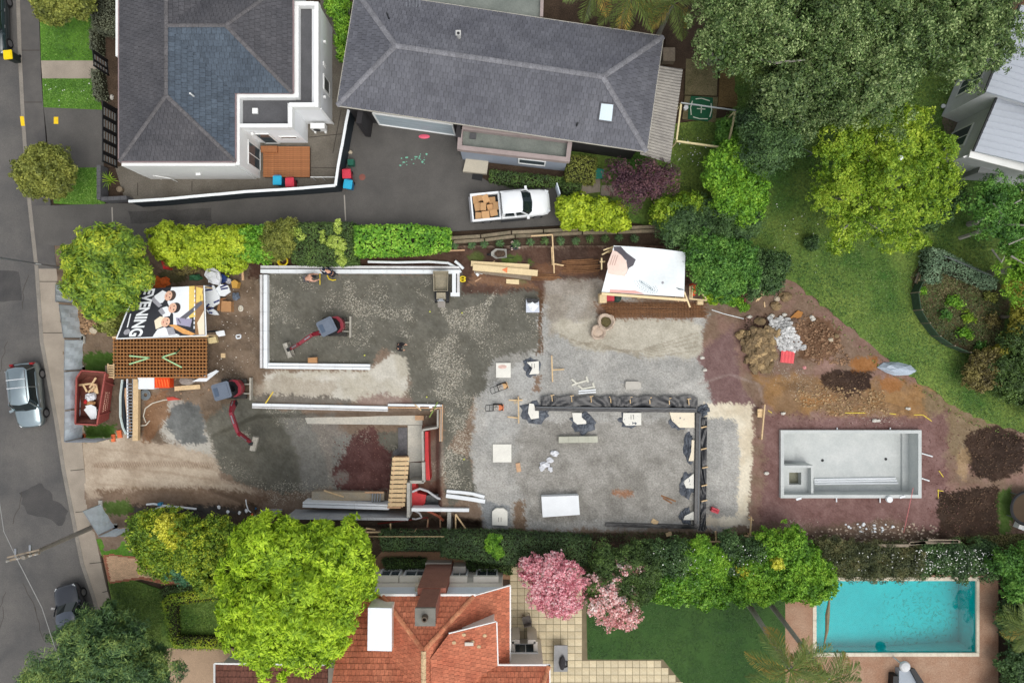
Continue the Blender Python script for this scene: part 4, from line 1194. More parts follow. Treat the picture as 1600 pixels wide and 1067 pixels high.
for i,(px,py)in enumerate(((738,1003),(748,1012),(725,990),(757,996),(710,1000))):
 mb=MB();c=g(px,py,6.6);zz=plane_z(c)+.06;mb.lathe([(.13,0),(.11,.02)],(c[0],c[1],zz),9,1,.8)
 mb.build("lichen_patch",M_RIDGEL,dmo)
# ---- garage, bottom left
hgq=thing("garage","low garage with a dark red tiled roof below the lime green tree","garage",g(424,1070,0))
P_=[g(337,1038,2.6),g(512,1040,2.6),g(512,1140,4.4),g(337,1140,4.4)]
roof_part(hgq,[P_],M_TERRA2,M_DFRAME,[],M_RIDGET,.36,.26,.04)
mb=MB();mb.prism([(P_[0][0]+.2,P_[0][1]-.2,2.4),(P_[1][0]-.2,P_[1][1]-.2,2.4),(P_[1][0]-.2,P_[2][1],2.4),(P_[0][0]+.2,P_[2][1],2.4)],0,2.45);mb.build("wall",M_CREAM,hgq)
gutter(hgq,[tuple(Vector(P_[0])+Vector((-.08,.06,-.03))),tuple(Vector(P_[1])+Vector((0,.06,-.03)))],M_WHITEP)
gutter(hgq,[tuple(Vector(P_[0])+Vector((-.08,.06,-.03))),tuple(Vector(P_[3])+Vector((-.08,0,-.03)))],M_WHITEP)
# ---------------------------------------------------------------- vegetation
LM={}
def lm(name,a,b,c,**k):
 return leafmat(name,S(*a),S(*b),S(*c),**k)
L_LIME=lm("leaf_lime",(104,144,14),(154,188,26),(190,216,48),tr=.25,ns=.7)
L_YG=lm("leaf_yellow_green",(70,104,26),(116,148,32),(186,194,48),tr=.22,ns=.8)
L_OLIVE=lm("leaf_olive",(84,96,34),(122,132,50),(156,160,70),tr=.18)
L_HEDGEL=lm("leaf_hedge_lime",(112,142,14),(160,182,30),(190,204,50),tr=.22)
L_HEDGEB=lm("leaf_hedge_bright",(66,120,30),(112,168,36),(166,204,74),tr=.22)
L_HEDGED=lm("leaf_hedge_dark",(48,72,26),(68,96,34),(94,122,46),tr=.12)
L_HEDGEDD=lm("leaf_hedge_deep",(46,70,32),(62,90,40),(84,112,54),tr=.12)
L_POHU=lm("leaf_grey_green",(54,80,32),(84,114,46),(152,170,108),tr=.1,ns=.5,rough=.4,w=.4)
L_POHU2=lm("leaf_grey_green_deep",(46,72,28),(72,100,40),(132,152,92),tr=.1,ns=.5,rough=.4,w=.4)
L_CHART=lm("leaf_chartreuse",(88,128,22),(132,164,32),(176,194,60),tr=.25,ns=.6)
L_MID=lm("leaf_mid_green",(50,92,30),(82,132,42),(122,166,66),tr=.18)
L_MIDY=lm("leaf_fresh_green",(70,118,24),(112,162,34),(152,190,56),tr=.2)
L_DEEP=lm("leaf_deep_green",(44,72,34),(68,100,46),(98,130,66),tr=.12)
L_CONI=lm("leaf_conifer",(48,80,44),(78,112,56),(140,160,76),tr=.1,ns=.5)
L_BLUE=lm("leaf_blue_green",(48,92,60),(68,118,78),(92,142,100),tr=.1)
L_YELLOW=lm("leaf_yellow",(176,178,44),(206,206,60),(222,220,92),tr=.2)
L_MAROON=lm("leaf_maroon",(58,42,42),(84,60,58),(116,84,78),tr=.1)
L_PINK=lm("blossom_pink",(196,116,128),(222,156,162),(238,196,194),tr=.25,ns=.9,w=.4)
L_PINK2=lm("blossom_pale_pink",(206,140,136),(230,178,172),(242,212,204),tr=.25,ns=.9,w=.4)
L_SILV=lm("leaf_silver_hedge",(84,112,80),(108,136,100),(134,158,122),tr=.1)
L_GREYH=lm("leaf_grey_hedge",(76,86,62),(96,104,78),(116,124,94),tr=.1)
L_BROWN=lm("leaf_brown_olive",(78,74,38),(112,106,50),(142,134,70),tr=.12)
def veg(name,label,cat,lobes,m,group=None,trunk=.12,base_z=0.0,limbs=True,extra=(),bark=None,**k):
 """lobes: (px, py, z, rx_px, ry_px, rz_m)"""
 bl=[]
 for(px,py,z,rx,ry,rz)in lobes:
  c=g(px,py,z);s=(CAM_H-z)/FOC
  bl.append((c[0],c[1],z,rx*s,ry*s,rz))
 cx=sum(b[0]for b in bl)/len(bl);cy=sum(b[1]for b in bl)/len(bl);cz=sum(b[2]for b in bl)/len(bl)
 t=thing(name,label,cat,(cx,cy,base_z),group=group)
 k.setdefault('seed',int(abs(lobes[0][0]*7+lobes[0][1])))
 np_mesh("crown" if cat=="tree" else "foliage",crown_leaves(bl,**k),4,m,t)
 tb=MB();h=max(cz-base_z,.3)
 tb.tube([(cx,cy,base_z-.1),(cx+.04,cy-.03,base_z+h*.4),(cx,cy,base_z+h)],[trunk*1.3,trunk,trunk*.45],7)
 if limbs:
  for b in bl[:14]:
   tb.tube([(cx,cy,base_z+h*.35),((cx+b[0])/2,(cy+b[1])/2,base_z+h*.7),(b[0],b[1],b[2]+b[5]*.25)],[trunk*.6,trunk*.4,trunk*.12],5)
 tb.build("trunk" if cat=="tree" else "stem",bark or M_BARK,t)
 for pts,rs in extra:
  eb=MB();eb.tube([g(*p)for p in pts],rs,6);eb.build("limb",bark or M_BARKG,t)
 return t
def fill(poly,z,r,n,rz,seed=0,zj=.2,rj=.25):
 """n lobes spread through a pixel outline"""
 rs=np.random.default_rng(seed);P=np.array(poly,float);lo,hi=P.min(0),P.max(0)
 pts=[];tries=0;md=r*1.1
 while len(pts)<n and tries<6000:
  tries+=1
  if tries%500==0:md*=.8
  p=rs.uniform(lo,hi)
  if sd_poly(np.array([p[0]]),np.array([p[1]]),poly)[0]>-r*.55:continue
  if all((p[0]-q[0])**2+(p[1]-q[1])**2>md*md for q in pts):pts.append(p)
 return[(p[0],p[1],z+rs.uniform(-zj,zj),r*rs.uniform(1-rj,1+rj),r*rs.uniform(1-rj,1+rj),rz*rs.uniform(.85,1.15))for p in pts]
def round_lobes(px,py,R,z,n,rz,seed=0,inner=.62,lr=.46):
 R*=.9
 rr=random.Random(seed);out=[(px,py,z+rz*.1,R*.7,R*.7,rz)]
 for i in range(n):
  a=2*math.pi*i/n+rr.uniform(-.3,.3);d=R*inner*rr.uniform(.85,1.15);q=R*lr*rr.uniform(.8,1.2)
  out.append((px+d*math.cos(a),py+d*math.sin(a),z+rr.uniform(-.3,.35)*rz,q,q,rz*.6))
 return out
# --- west side: street trees and front gardens
veg("lime_green_tree","large round lime green tree between the driveway and the terracotta house","tree",round_lobes(462,925,118,6.2,11,3.0,3,.66,.42)+[(520,866,6.5,52,46,1.8),(410,860,6.2,48,44,1.8),(470,1004,5.6,46,36,1.6),(385,934,5.6,46,44,1.6),(554,898,5.8,32,34,1.3)],L_LIME,trunk=.28,leaf=.27,asp=.32,clump=.42,dens=9,per=30,mode='rosette',rough=.2,lump=1.9,gap=.4)
veg("street_tree","yellow green street tree beside the footpath and driveway","tree",round_lobes(164,424,72,3.8,9,2.0,5,.62,.44),L_YG,trunk=.2,leaf=.26,asp=.3,clump=.36,dens=9,per=26,mode='rosette',rough=.2)
veg("shrub","rounded green shrub below the yellow green street tree","shrub",[(170,488,1.6,24,28,1.2),(174,508,1.2,16,13,.9),(158,470,1.8,22,18,1.0)],L_OLIVE,leaf=.2,asp=.4,clump=.3,mode='rosette')
veg("olive_tree","dense round olive tree on the kerb by the yellow paint mark","tree",round_lobes(73,272,49,2.7,8,1.4,7,.58,.46),L_OLIVE,trunk=.14,leaf=.17,asp=.5,clump=.27,dens=8,per=22)
veg("olive_tree","olive tree cut by the top edge above the front lawn","tree",round_lobes(98,-14,56,3.0,8,1.5,8,.6,.46),L_OLIVE,trunk=.16,leaf=.17,asp=.5,clump=.27,dens=8,per=22)
hedge("grey_hedge","grey green clipped hedge behind the front lawn at the top left",[(134,-40),(182,-40),(180,50),(140,44)],1.5,L_GREYH,.1,260)
hedge("grey_hedge","narrow grey green hedge stub beside the front path",[(136,42),(150,44),(150,80),(136,76)],1.1,L_GREYH,.1,260)
hedge("grey_hedge","low grey green hedge between the front path and the slatted gate",[(138,106),(152,106),(158,152),(142,152)],1.0,L_GREYH,.1,260)
veg("shrub","leafy shrub between the white house and the grey roofed house","shrub",[(528,8,1.6,16,26,1.2),(538,45,1.4,12,26,1.0),(536,80,1.0,9,18,.8)],L_MIDY,leaf=.2,asp=.4,clump=.3)
veg("conifer","dark feathery conifer overhanging the street corner","tree",[(170,1022,5.2,54,42,1.8),(112,1046,4.8,50,36,1.6),(228,1052,4.8,42,30,1.5),(150,980,4.6,32,28,1.3),(196,990,4.2,32,22,1.2),(90,1060,4.6,40,30,1.3),(130,1012,5.0,38,34,1.4),(60,1066,4.0,32,20,1.2),(175,1070,5.4,80,40,1.8),(240,1016,3.8,20,12,.8),(118,985,4.0,18,14,.8),(172,952,3.4,10,16,.8)],L_CONI,trunk=.22,leaf=.3,asp=.16,clump=.5,dens=7,per=54,rough=.32,zflat=.5,lump=2)
veg("shrub","yellow green shrub mass beside the leaning fence panel","shrub",fill([(205,805),(300,808),(320,880),(250,885),(212,860)],2.0,28,8,1.2,1),L_YG,leaf=.2,asp=.4,clump=.3)
veg("shrub","bright yellow variegated shrub in the front garden","shrub",[(262,826,2.7,20,18,.9),(284,842,2.7,20,14,.8),(298,858,2.5,10,10,.7)],L_YELLOW,leaf=.16,asp=.5,clump=.26)
veg("shrub","large olive green shrub left of the lime green tree","shrub",fill([(300,815),(385,830),(380,900),(330,920),(296,880)],2.6,30,8,1.4,2),L_YG,leaf=.17,asp=.5,clump=.28)
veg("shrub","brownish olive shrub behind the lime green tree","shrub",fill([(365,818),(420,815),(420,860),(372,862)],2.0,20,4,1.1,3),L_BROWN,leaf=.18,asp=.4,clump=.3)
veg("shrub","small blue green conifer shrub beside the brick path","shrub",[(278,884,1.5,17,18,1.1),(290,900,1.2,14,12,.8),(270,872,1.3,12,12,.8)],L_BLUE,leaf=.16,asp=.25,clump=.25)
veg("shrub","small orange tinged shrub at the hedge corner","shrub",[(342,920,1.0,11,9,.6)],L_BROWN,leaf=.14,clump=.2)
hedge("box_hedge","clipped box hedge framing the small square lawn",[(250,942),(262,930),(345,918),(352,934),(270,944),(273,1000),(350,1002),(352,1017),(268,1016),(260,1000)],.75,L_YG,.1,320,wob=.03)
hedge("box_hedge","darker low hedge above the square box hedge",[(246,926),(258,918),(338,917),(340,924),(262,929),(251,938)],.6,L_HEDGED,.1,320,wob=.03)
# --- north boundary hedge
veg("hedge","lime green rounded hedge section beside the driveway","hedge",fill([(246,362),(400,360),(404,402),(330,416),(250,402)],1.6,21,16,1.2,4,.12),L_HEDGEL,leaf=.17,asp=.45,clump=.24,dens=8,mode='rosette',per=20)
veg("shrub","fine leaved olive shrub under the lime hedge","shrub",[(290,416,.9,20,12,.6),(275,408,.8,14,10,.5)],L_BROWN,leaf=.18,asp=.2,clump=.25)
veg("hedge","small bright green leafy hedge section","hedge",fill([(370,358),(420,356),(422,404),(386,404)],1.8,16,5,1.0,5),L_HEDGEB,leaf=.2,asp=.5,clump=.24,dens=9)
veg("shrub","round olive brown shrub in the hedge row","shrub",[(436,378,2.0,25,27,1.2),(428,392,1.7,16,14,.9),(448,355,2.0,16,12,.7)],L_OLIVE,leaf=.13,asp=.5,clump=.22,dens=9)
hedge("hedge","dark green clipped hedge section with a pale climber on it",[(452,348),(552,346),(552,410),(500,413),(454,410)],2.2,L_HEDGED,.11,380,wob=.06)
veg("climber","pale lime climber sprawling over the dark clipped hedge","climber",[(528,355,2.3,5,12,.1),(522,378,2.3,12,8,.1),(536,382,2.3,5,8,.1),(530,398,2.25,5,12,.1),(535,408,2.1,5,9,.1),(504,372,2.3,3,10,.08),(460,362,2.3,10,5,.1),(470,370,2.3,6,4,.1)],lm("leaf_climber",(130,160,50),(170,190,80),(200,214,120),tr=.2),trunk=.03,base_z=.2,limbs=False,leaf=.13,clump=.14,per=10,fill=.0,zmin=-.2)
hedge("hedge","bright green broad leaved clipped hedge section nearest the soil bed",[(550,352),(640,350),(702,356),(700,386),(660,394),(550,398)],1.9,L_HEDGEB,.19,170,wob=.1,asp=.7)
veg("shrub","lime green shrub row in front of the white pickup","shrub",fill([(876,312),(935,308),(988,330),(985,356),(930,356),(876,350)],1.4,15,13,.8,6),L_HEDGEL,leaf=.2,asp=.45,clump=.26,dens=7,per=18,mode='rosette',fill=.2)
veg("shrub","lime green shrub beside the maroon tree","shrub",fill([(1016,322),(1090,306),(1096,322),(1050,358),(1024,350)],1.5,17,6,.9,7),L_CHART,leaf=.2,asp=.5,clump=.26,dens=8)
veg("maroon_tree","dark maroon leaved tree behind the lime shrubs","tree",fill([(942,258),(1050,252),(1052,300),(1020,318),(962,315)],2.6,22,8,.8,8),L_MAROON,trunk=.1,leaf=.13,asp=.5,clump=.4,dens=6,per=26,rough=.3,fill=.1,lump=1.8,gap=.4)
hedge("hedge","square olive hedge at the corner of the pale blue annex",[(886,240),(934,245),(930,286),(884,282)],1.2,L_OLIVE,.14,220,asp=.4)
hedge("hedge","low dark hedge along the front of the pale blue annex",[(766,264),(880,276),(878,290),(800,290),(764,282)],.8,L_HEDGED,.12,260)
hedge("hedge","short dark hedge beside the white pickup bonnet",[(878,280),(910,284),(906,306),(880,302)],.9,L_HEDGED,.12,260)
# --- rear gardens, north east
veg("garden_tree","fresh green round tree in the rear garden by the timber frame","tree",fill([(1108,240),(1160,232),(1198,262),(1190,320),(1150,348),(1112,320)],3.2,26,9,1.2,9),L_MIDY,leaf=.2,asp=.5,clump=.32,dens=8)
veg("garden_tree","mid green rounded tree beside the white tarpaulin shelter","tree",fill([(1080,385),(1130,362),(1172,385),(1172,440),(1130,464),(1078,440)],2.8,26,8,1.3,10),L_MID,leaf=.17,asp=.5,clump=.28,dens=8)
veg("shrub","deep green shrub mass behind the white tarpaulin shelter","shrub",fill([(1036,345),(1100,318),(1180,330),(1180,390),(1100,395),(1040,380)],2.0,26,10,1.2,11),L_DEEP,leaf=.16,asp=.3,clump=.32)
veg("shrub","dark shrub with reddish leaves at the edge of the lawn","shrub",fill([(1165,400),(1215,392),(1234,425),(1215,465),(1165,462)],1.6,18,8,1.0,12),L_BROWN if False else L_DEEP,leaf=.16,asp=.5,clump=.28)
veg("shrub","small bright lime ball shrub beside the orange barrier","shrub",[(1114,462,.7,15,12,.6)],L_LIME,leaf=.12,clump=.16)
veg("shrub","small green shrub between the tree and the rubble","shrub",[(1136,462,.6,14,12,.5),(1150,470,.5,10,8,.4)],L_MIDY,leaf=.14,clump=.2)
veg("shrub","tiny red leaved shrub near the rock heap","shrub",[(1160,464,.4,7,6,.3)],lm("leaf_red",(120,60,60),(160,84,84),(188,110,108)),leaf=.1,clump=.14,trunk=.03)
veg("shrub","tiny green shrub near the rock heap","shrub",[(1162,480,.4,8,6,.3)],L_MIDY,leaf=.1,clump=.14,trunk=.03)
veg("shrub","green shrub by the clothes line","shrub",fill([(1120,195),(1165,180),(1168,230),(1130,232)],1.2,16,5,.8,14),L_MID,leaf=.3,asp=.2,clump=.3)
def big(label,poly,z,r,n,m,seed,extra=(),trunk=.3,rz=2.0):
 return veg("broadleaf_tree",label,"tree",fill(poly,z,r,n,rz,seed,.9,.25),m,trunk=trunk,extra=extra,bark=M_BARKG,leaf=.15,asp=.5,clump=.4,dens=9,per=40,rough=.26,lump=2.4,gap=.47,fill=.2)
big("grey green tree hanging over the palms at the top",[(1085,-60),(1240,-60),(1252,40),(1250,90),(1180,105),(1100,75)],7.5,40,11,L_POHU,20,[([(1185,92,8),(1215,98,8.2),(1258,94,8.6)],[.05,.1,.04])])
big("broad grey green tree spreading over the middle of the top right garden",[(1250,10),(1390,0),(1420,90),(1395,170),(1330,180),(1265,140)],7.8,42,13,L_POHU,21,[([(1255,38,8),(1285,38,8.6),(1320,20,9)],[.09,.07,.04]),([(1372,45,8.4),(1395,56,8.8)],[.1,.05])])
big("grey green tree beside the pale metal roof",[(1400,-50),(1560,-50),(1575,60),(1555,90),(1500,120),(1420,125),(1400,60)],7.5,40,13,L_POHU,22)
big("darker grey green tree above the rear lawn",[(1180,90),(1280,105),(1350,130),(1385,175),(1330,175),(1250,195),(1180,185)],6.2,32,13,L_POHU2,23)
big("deep green tree along the west side of the rear lawn",[(1165,150),(1215,180),(1255,225),(1215,240),(1195,290),(1180,240),(1160,200)],4.2,30,8,L_DEEP,24,trunk=.2,rz=1.5)
big("dark tree cut by the top edge in the far corner",[(1240,-80),(1420,-80),(1420,10),(1240,15)],7.0,40,9,L_POHU2,25)
veg("chartreuse_tree","yellow green tree with open crown in the middle of the lawn","tree",[(1322,222,5.6,36,30,1.2),(1300,262,5.0,30,34,1.1),(1302,312,4.6,34,34,1.1),(1340,300,5.2,34,34,1.2),(1380,190,5.4,34,24,1.1),(1410,225,6.0,42,36,1.3),(1452,240,5.6,36,34,1.2),(1466,282,5.0,26,32,1.0),(1400,275,6.2,40,34,1.3),(1444,320,5.2,34,30,1.1),(1392,330,5.4,40,30,1.1),(1330,352,4.4,28,24,.9),(1400,372,4.4,28,20,.9),(1424,372,4.2,20,16,.8),(1310,374,4.0,16,16,.7),(1360,240,5.6,24,26,1.0),(1420,190,5.2,26,20,.9)],L_CHART,trunk=.24,bark=M_BARKG,leaf=.17,asp=.5,clump=.34,dens=7,per=30,rough=.25,fill=.06,lump=2.1,gap=.48,extra=[([(1338,340,4.6),(1318,358,4.9),(1310,378,4.6)],[.06,.045,.02]),([(1350,345,4.8),(1380,362,4.9)],[.05,.02])])
veg("shrub","dark green shrub tucked right of the yellow green tree","shrub",[(1478,308,2.0,28,24,1.2),(1466,332,1.8,20,18,1.0),(1450,348,1.4,16,12,.8)],L_DEEP,leaf=.16,clump=.28)
def branchy(label,poly,n,m,seed,extra):
 return veg("bare_limbed_tree",label,"tree",fill(poly,4.2,28,n,1.2,seed,.4),m,extra=extra,bark=M_BARKG,leaf=.16,asp=.45,clump=.36,dens=5,per=28,rough=.3,trunk=.16,fill=.1,lump=1.8,gap=.46)
branchy("tree with bare pale branches at the right edge of the lawn",[(1510,290),(1640,280),(1640,380),(1560,390),(1520,350)],10,L_MID,30,[([(1500,372,1.2),(1530,362,3.0),(1560,350,4.4),(1600,352,5.4)],[.14,.13,.1,.05]),([(1530,362,3),(1528,346,4.6),(1540,340,5.4)],[.09,.06,.02]),([(1552,318,5.2),(1566,335,5.4),(1560,350,5.2)],[.05,.04,.03]),([(1566,312,5.4),(1568,322,5.4)],[.04,.02]),([(1585,318,5.6),(1596,312,5.5)],[.05,.03])])
branchy("green tree with grey branches above the vegetable garden corner",[(1560,380),(1660,375),(1660,470),(1590,470)],7,L_MIDY,31,[([(1550,390,4),(1565,410,4.8),(1570,400,5.2)],[.06,.04,.02]),([(1580,400,5.0),(1600,412,5.4)],[.07,.03]),([(1576,382,5.2),(1600,372,5.4)],[.05,.03])])
hedge("silver_hedge","clipped silvery green hedge around the vegetable garden",[(1455,386),(1478,390),(1562,436),(1558,452),(1478,418),(1468,442),(1448,436)],1.3,L_SILV,.12,340)
veg("vine","yellowing vine running down beside the vegetable garden","vine",[(1590,450,1.4,16,18,.6),(1592,480,1.4,12,22,.6),(1585,510,1.2,9,18,.5),(1574,532,1.0,8,12,.5),(1560,550,.9,10,10,.5),(1600,440,1.5,16,14,.6)],lm("leaf_vine",(110,112,30),(150,146,44),(184,176,70)),leaf=.14,clump=.22,limbs=False)
veg("shrub","deep green shrub strip at the right edge below the vegetable garden","shrub",fill([(1575,500),(1660,480),(1660,660),(1620,660),(1545,600)],1.2,24,14,.8,33),L_HEDGED,leaf=.16,clump=.3)
veg("shrub","dry brown and green shrub at the lower corner of the lawn","shrub",fill([(1520,555),(1560,545),(1560,590),(1530,610),(1512,590)],.9,16,6,.6,34),L_BROWN,leaf=.16,clump=.24)
for i,(px,py,r,lab,mm)in enumerate([(1490,470,16,"bright green leafy vegetable clump in the middle of the garden bed",L_MIDY),(1475,490,13,"small green vegetable clump by the netting fence",L_MID),(1510,495,14,"yellowish green vegetable clump",L_CHART),(1505,520,16,"green vegetable clump at the lower end of the bed",L_MIDY),(1545,462,14,"olive vegetable clump beside the silver hedge",L_OLIVE),(1440,452,9,"green vegetable clump at the left end of the bed",L_MIDY),(1550,500,16,"brown seeding vegetable clump",L_BROWN),(1530,540,14,"green vegetable clump at the foot of the bed",L_MID)]):
 veg("vegetable_plant",lab,"plant",[(px,py,.25,r*.6,r*.5,.16),(px+r*.5,py+4,.2,r*.35,r*.3,.14)],mm,trunk=.03,leaf=.16,clump=.26,limbs=False,per=10,lump=2,gap=.42,group="plants in the vegetable garden")
veg("shrub","small dark round bush alone on the lawn","shrub",[(1269,378,.5,11,10,.4)],L_DEEP,leaf=.12,clump=.18,trunk=.03)
# --- southern boundary
hedge("hedge","dark clipped hedge beside the tan brick path",[(590,836),(692,838),(690,862),(596,862)],1.7,L_HEDGEDD,.11,360,wob=.04)
hedge("hedge","dark clipped hedge behind the chimney",[(688,836),(800,838),(925,846),(925,888),(800,886),(688,872)],1.9,L_HEDGEDD,.11,360,wob=.05)
veg("shrub","bright green sprig growing out of the dark hedge","shrub",[(768,850,2.0,9,13,.2),(778,862,2.0,8,10,.2),(773,840,1.9,10,5,.15)],L_MIDY,trunk=.03,base_z=.4,limbs=False,leaf=.14,clump=.14)
hedge("hedge","narrow dark hedge against the terracotta house wall",[(595,876),(664,876),(664,890),(600,892)],.9,L_HEDGED,.12,260)
hedge("hedge","short dark hedge beside the meter box",[(728,880),(800,882),(800,900),(730,894)],.8,L_HEDGED,.12,260)
veg("shrub","dense olive shrub behind the cherry trees","shrub",fill([(916,858),(1022,852),(1030,920),(1000,945),(920,920)],2.2,26,13,1.2,40),L_DEEP if False else L_HEDGED,leaf=.13,asp=.4,clump=.26)
veg("shrub","dark shrub mass right of the cherry trees","shrub",fill([(1010,848),(1075,850),(1072,900),(1016,900)],1.9,20,7,1.0,41),L_DEEP,leaf=.14,clump=.28)
veg("shrub","bright fern green shrub in the south hedge","shrub",fill([(1058,846),(1134,848),(1130,896),(1080,900)],2.0,20,7,1.0,42),L_MIDY,leaf=.24,asp=.2,clump=.3)
veg("shrub","glossy bright green shrub bordering the dark lawn","shrub",fill([(1014,890),(1145,888),(1145,936),(1020,934)],1.6,19,13,.9,43),lm("leaf_glossy",(58,104,22),(92,144,30),(138,180,56),rough=.35),leaf=.18,asp=.55,clump=.24)
veg("shrub","dark flowering shrub between the bright green shrubs","shrub",fill([(1125,845),(1195,842),(1195,890),(1130,890)],1.8,19,7,.9,44),L_DEEP,leaf=.14,clump=.28)
veg("shrub","large bright green shrub overhanging the pool corner","shrub",fill([(1150,870),(1200,836),(1250,834),(1268,875),(1300,912),(1285,935),(1220,930),(1150,938)],2.0,24,16,1.1,45),L_MIDY,leaf=.18,asp=.5,clump=.26)
veg("shrub","yellowish shrub patch within the south hedge","shrub",[(1166,890,2.4,14,10,.4),(1216,880,2.9,10,8,.3)],L_YELLOW,leaf=.14,clump=.2,trunk=.04,base_z=.3)
veg("shrub","mixed dark shrub strip above the pool","shrub",fill([(1252,846),(1440,852),(1440,896),(1290,896)],.9,18,18,.6,46),lm("leaf_mixed",(56,70,34),(84,94,48),(116,112,66)),leaf=.15,asp=.3,clump=.28)
veg("shrub","white flowering shrub strip at the pool end","shrub",fill([(1430,856),(1565,848),(1562,896),(1432,898)],.9,17,13,.6,47),L_DEEP,leaf=.14,asp=.4,clump=.26)
def blossoms(label,poly,n,z,seed,m):
 rs=np.random.default_rng(seed);P=np.array(poly,float)
 XY=rs.uniform(P.min(0),P.max(0),size=(n,2));V=[]
 C=np.array([g(x,y,z+rs.uniform(-.1,.25))for x,y in XY])
 nr=unit(rs.normal(size=(n,3))*.4+np.array([0,0,1]));ll=rs.uniform(.04,.10,n)
 o=np_mesh("white_blossom",leaf_quads(C,nr,ll,ll),4,m);o["kind"]="stuff"
M_WF=mat("white_petal",S(226,226,220),.7,.05)
blossoms("",[(1430,858),(1560,896)],300,1.45,3,M_WF);blossoms("",[(1020,850),(1200,900)],80,2.75,4,M_WF);blossoms("",[(1290,862),(1420,892)],60,1.45,5,M_WF)
blossoms("",[(1210,290),(1290,430)],40,.06,6,M_WF);blossoms("",[(70,126),(140,166)],25,.05,8,M_WF);blossoms("",[(1040,215),(1110,262)],60,.1,9,M_WF)
veg("shrub","leafy green bush at the right edge beside the pool","shrub",fill([(1562,868),(1660,850),(1660,935),(1570,930)],1.8,24,8,1.1,48),L_MID,leaf=.17,clump=.28)
veg("shrub","deep green bush strip right of the pool deck","shrub",fill([(1556,925),(1660,925),(1660,1120),(1562,1120)],1.0,24,14,.8,49),L_DEEP,leaf=.18,clump=.3)
def cherry(label,lobes,m,seed):
 return veg("cherry_tree",label,"tree",lobes,m,trunk=.11,leaf=.14,asp=.8,clump=.26,dens=5,per=16,rough=.3,fill=.1,mode='clump',seed=seed)
cherry("pink blossoming cherry tree over the paved patio",[(868,890,3.4,28,22,.8),(842,898,3.0,22,22,.7),(826,886,2.8,14,20,.6),(890,892,3.3,20,18,.7),(862,925,3.2,32,24,.8),(884,935,3.0,22,28,.7),(846,932,2.8,20,18,.6),(872,952,2.6,20,14,.6),(905,912,3.0,14,10,.5),(868,872,3.0,12,10,.5)],L_PINK,61)
cherry("pale pink blossoming cherry tree over the edge of the dark lawn",[(950,925,3.2,16,18,.6),(965,945,3.0,20,14,.6),(984,955,2.8,16,16,.6),(978,972,2.6,16,10,.5),(950,970,2.6,16,10,.5),(932,948,2.8,14,16,.6),(960,905,3.0,10,10,.4),(930,910,3.0,16,10,.5),(978,885,2.9,14,10,.5),(998,890,2.8,8,8,.4),(984,924,2.8,8,8,.4)],L_PINK2,62)
# --- young plants in the soil bed
ptb=None
for i,(px,py)in enumerate([(710,383),(737,382),(757,381),(781,380),(806,381),(829,378),(851,376),(876,376),(900,376),(922,373),(946,372),(968,371),(992,372)]):
 c=g(px,py,.25)
 rs=np.random.default_rng(100+i)
 n=60;d=unit(rs.normal(size=(n,3))+np.array([0,0,.4]));d[:,2]=np.abs(d[:,2])
 C=np.array([c[0],c[1],.12])+d*.22
 nr=unit(np.array([0,0,1])+rs.normal(size=(n,3))*.4)
 t=thing("young_plant",("leftmost","second","third","fourth","fifth","sixth","seventh","eighth","ninth","tenth","eleventh","twelfth","rightmost")[i]+" dark tuft from the left in the soil bed below the sleeper wall","plant",(c[0],c[1],0),group="young plants in the soil bed")
 np_mesh("leaves",leaf_quads(C,nr,np.full(n,.3),np.full(n,.06),.2,d),4,L_HEDGED if i in(6,9,10)else L_DEEP,t)
# --- palms: each frond is a part
def frond_mesh(L_=2.6,n=26,wid=.62,droop=.9,seed=0):
 rs=np.random.default_rng(seed);mb=MB();pts=[]
 for i in range(9):
  t=i/8;pts.append(Vector((L_*t*(1-.12*t*t),0,.5*t-droop*1.4*t*t)))
 mb.tube(pts,[.035*(1-.8*i/8)for i in range(9)],4)
 for i in range(n):
  t=.12+.88*i/(n-1);k=t*8;j=min(int(k),7);p=pts[j].lerp(pts[j+1],k-j)
  w=wid*math.sin(math.pi*min(1,t*.82+.14))+.08
  for s in(-1,1):
   a=math.radians(52+rs.uniform(-8,8));q=p+Vector((math.cos(a)*w,s*math.sin(a)*w,-w*rs.uniform(.15,.55)))
   m_=p.lerp(q,.5)+Vector((0,0,.04))
   mb.poly([p+Vector((-.03,0,0)),m_+Vector((-.03,0,0)),q,m_+Vector((.03,0,0))])
 return mb
L_PALM=mat("palm_frond",S(78,98,44),.5,.2,.6,.15,6,c2=S(112,126,58),rnd='object',ra=.25)
L_PALMY=mat("palm_frond_dry",S(168,142,66),.6,.2,.6,.15,6,rnd='object',ra=.2)
FR={}
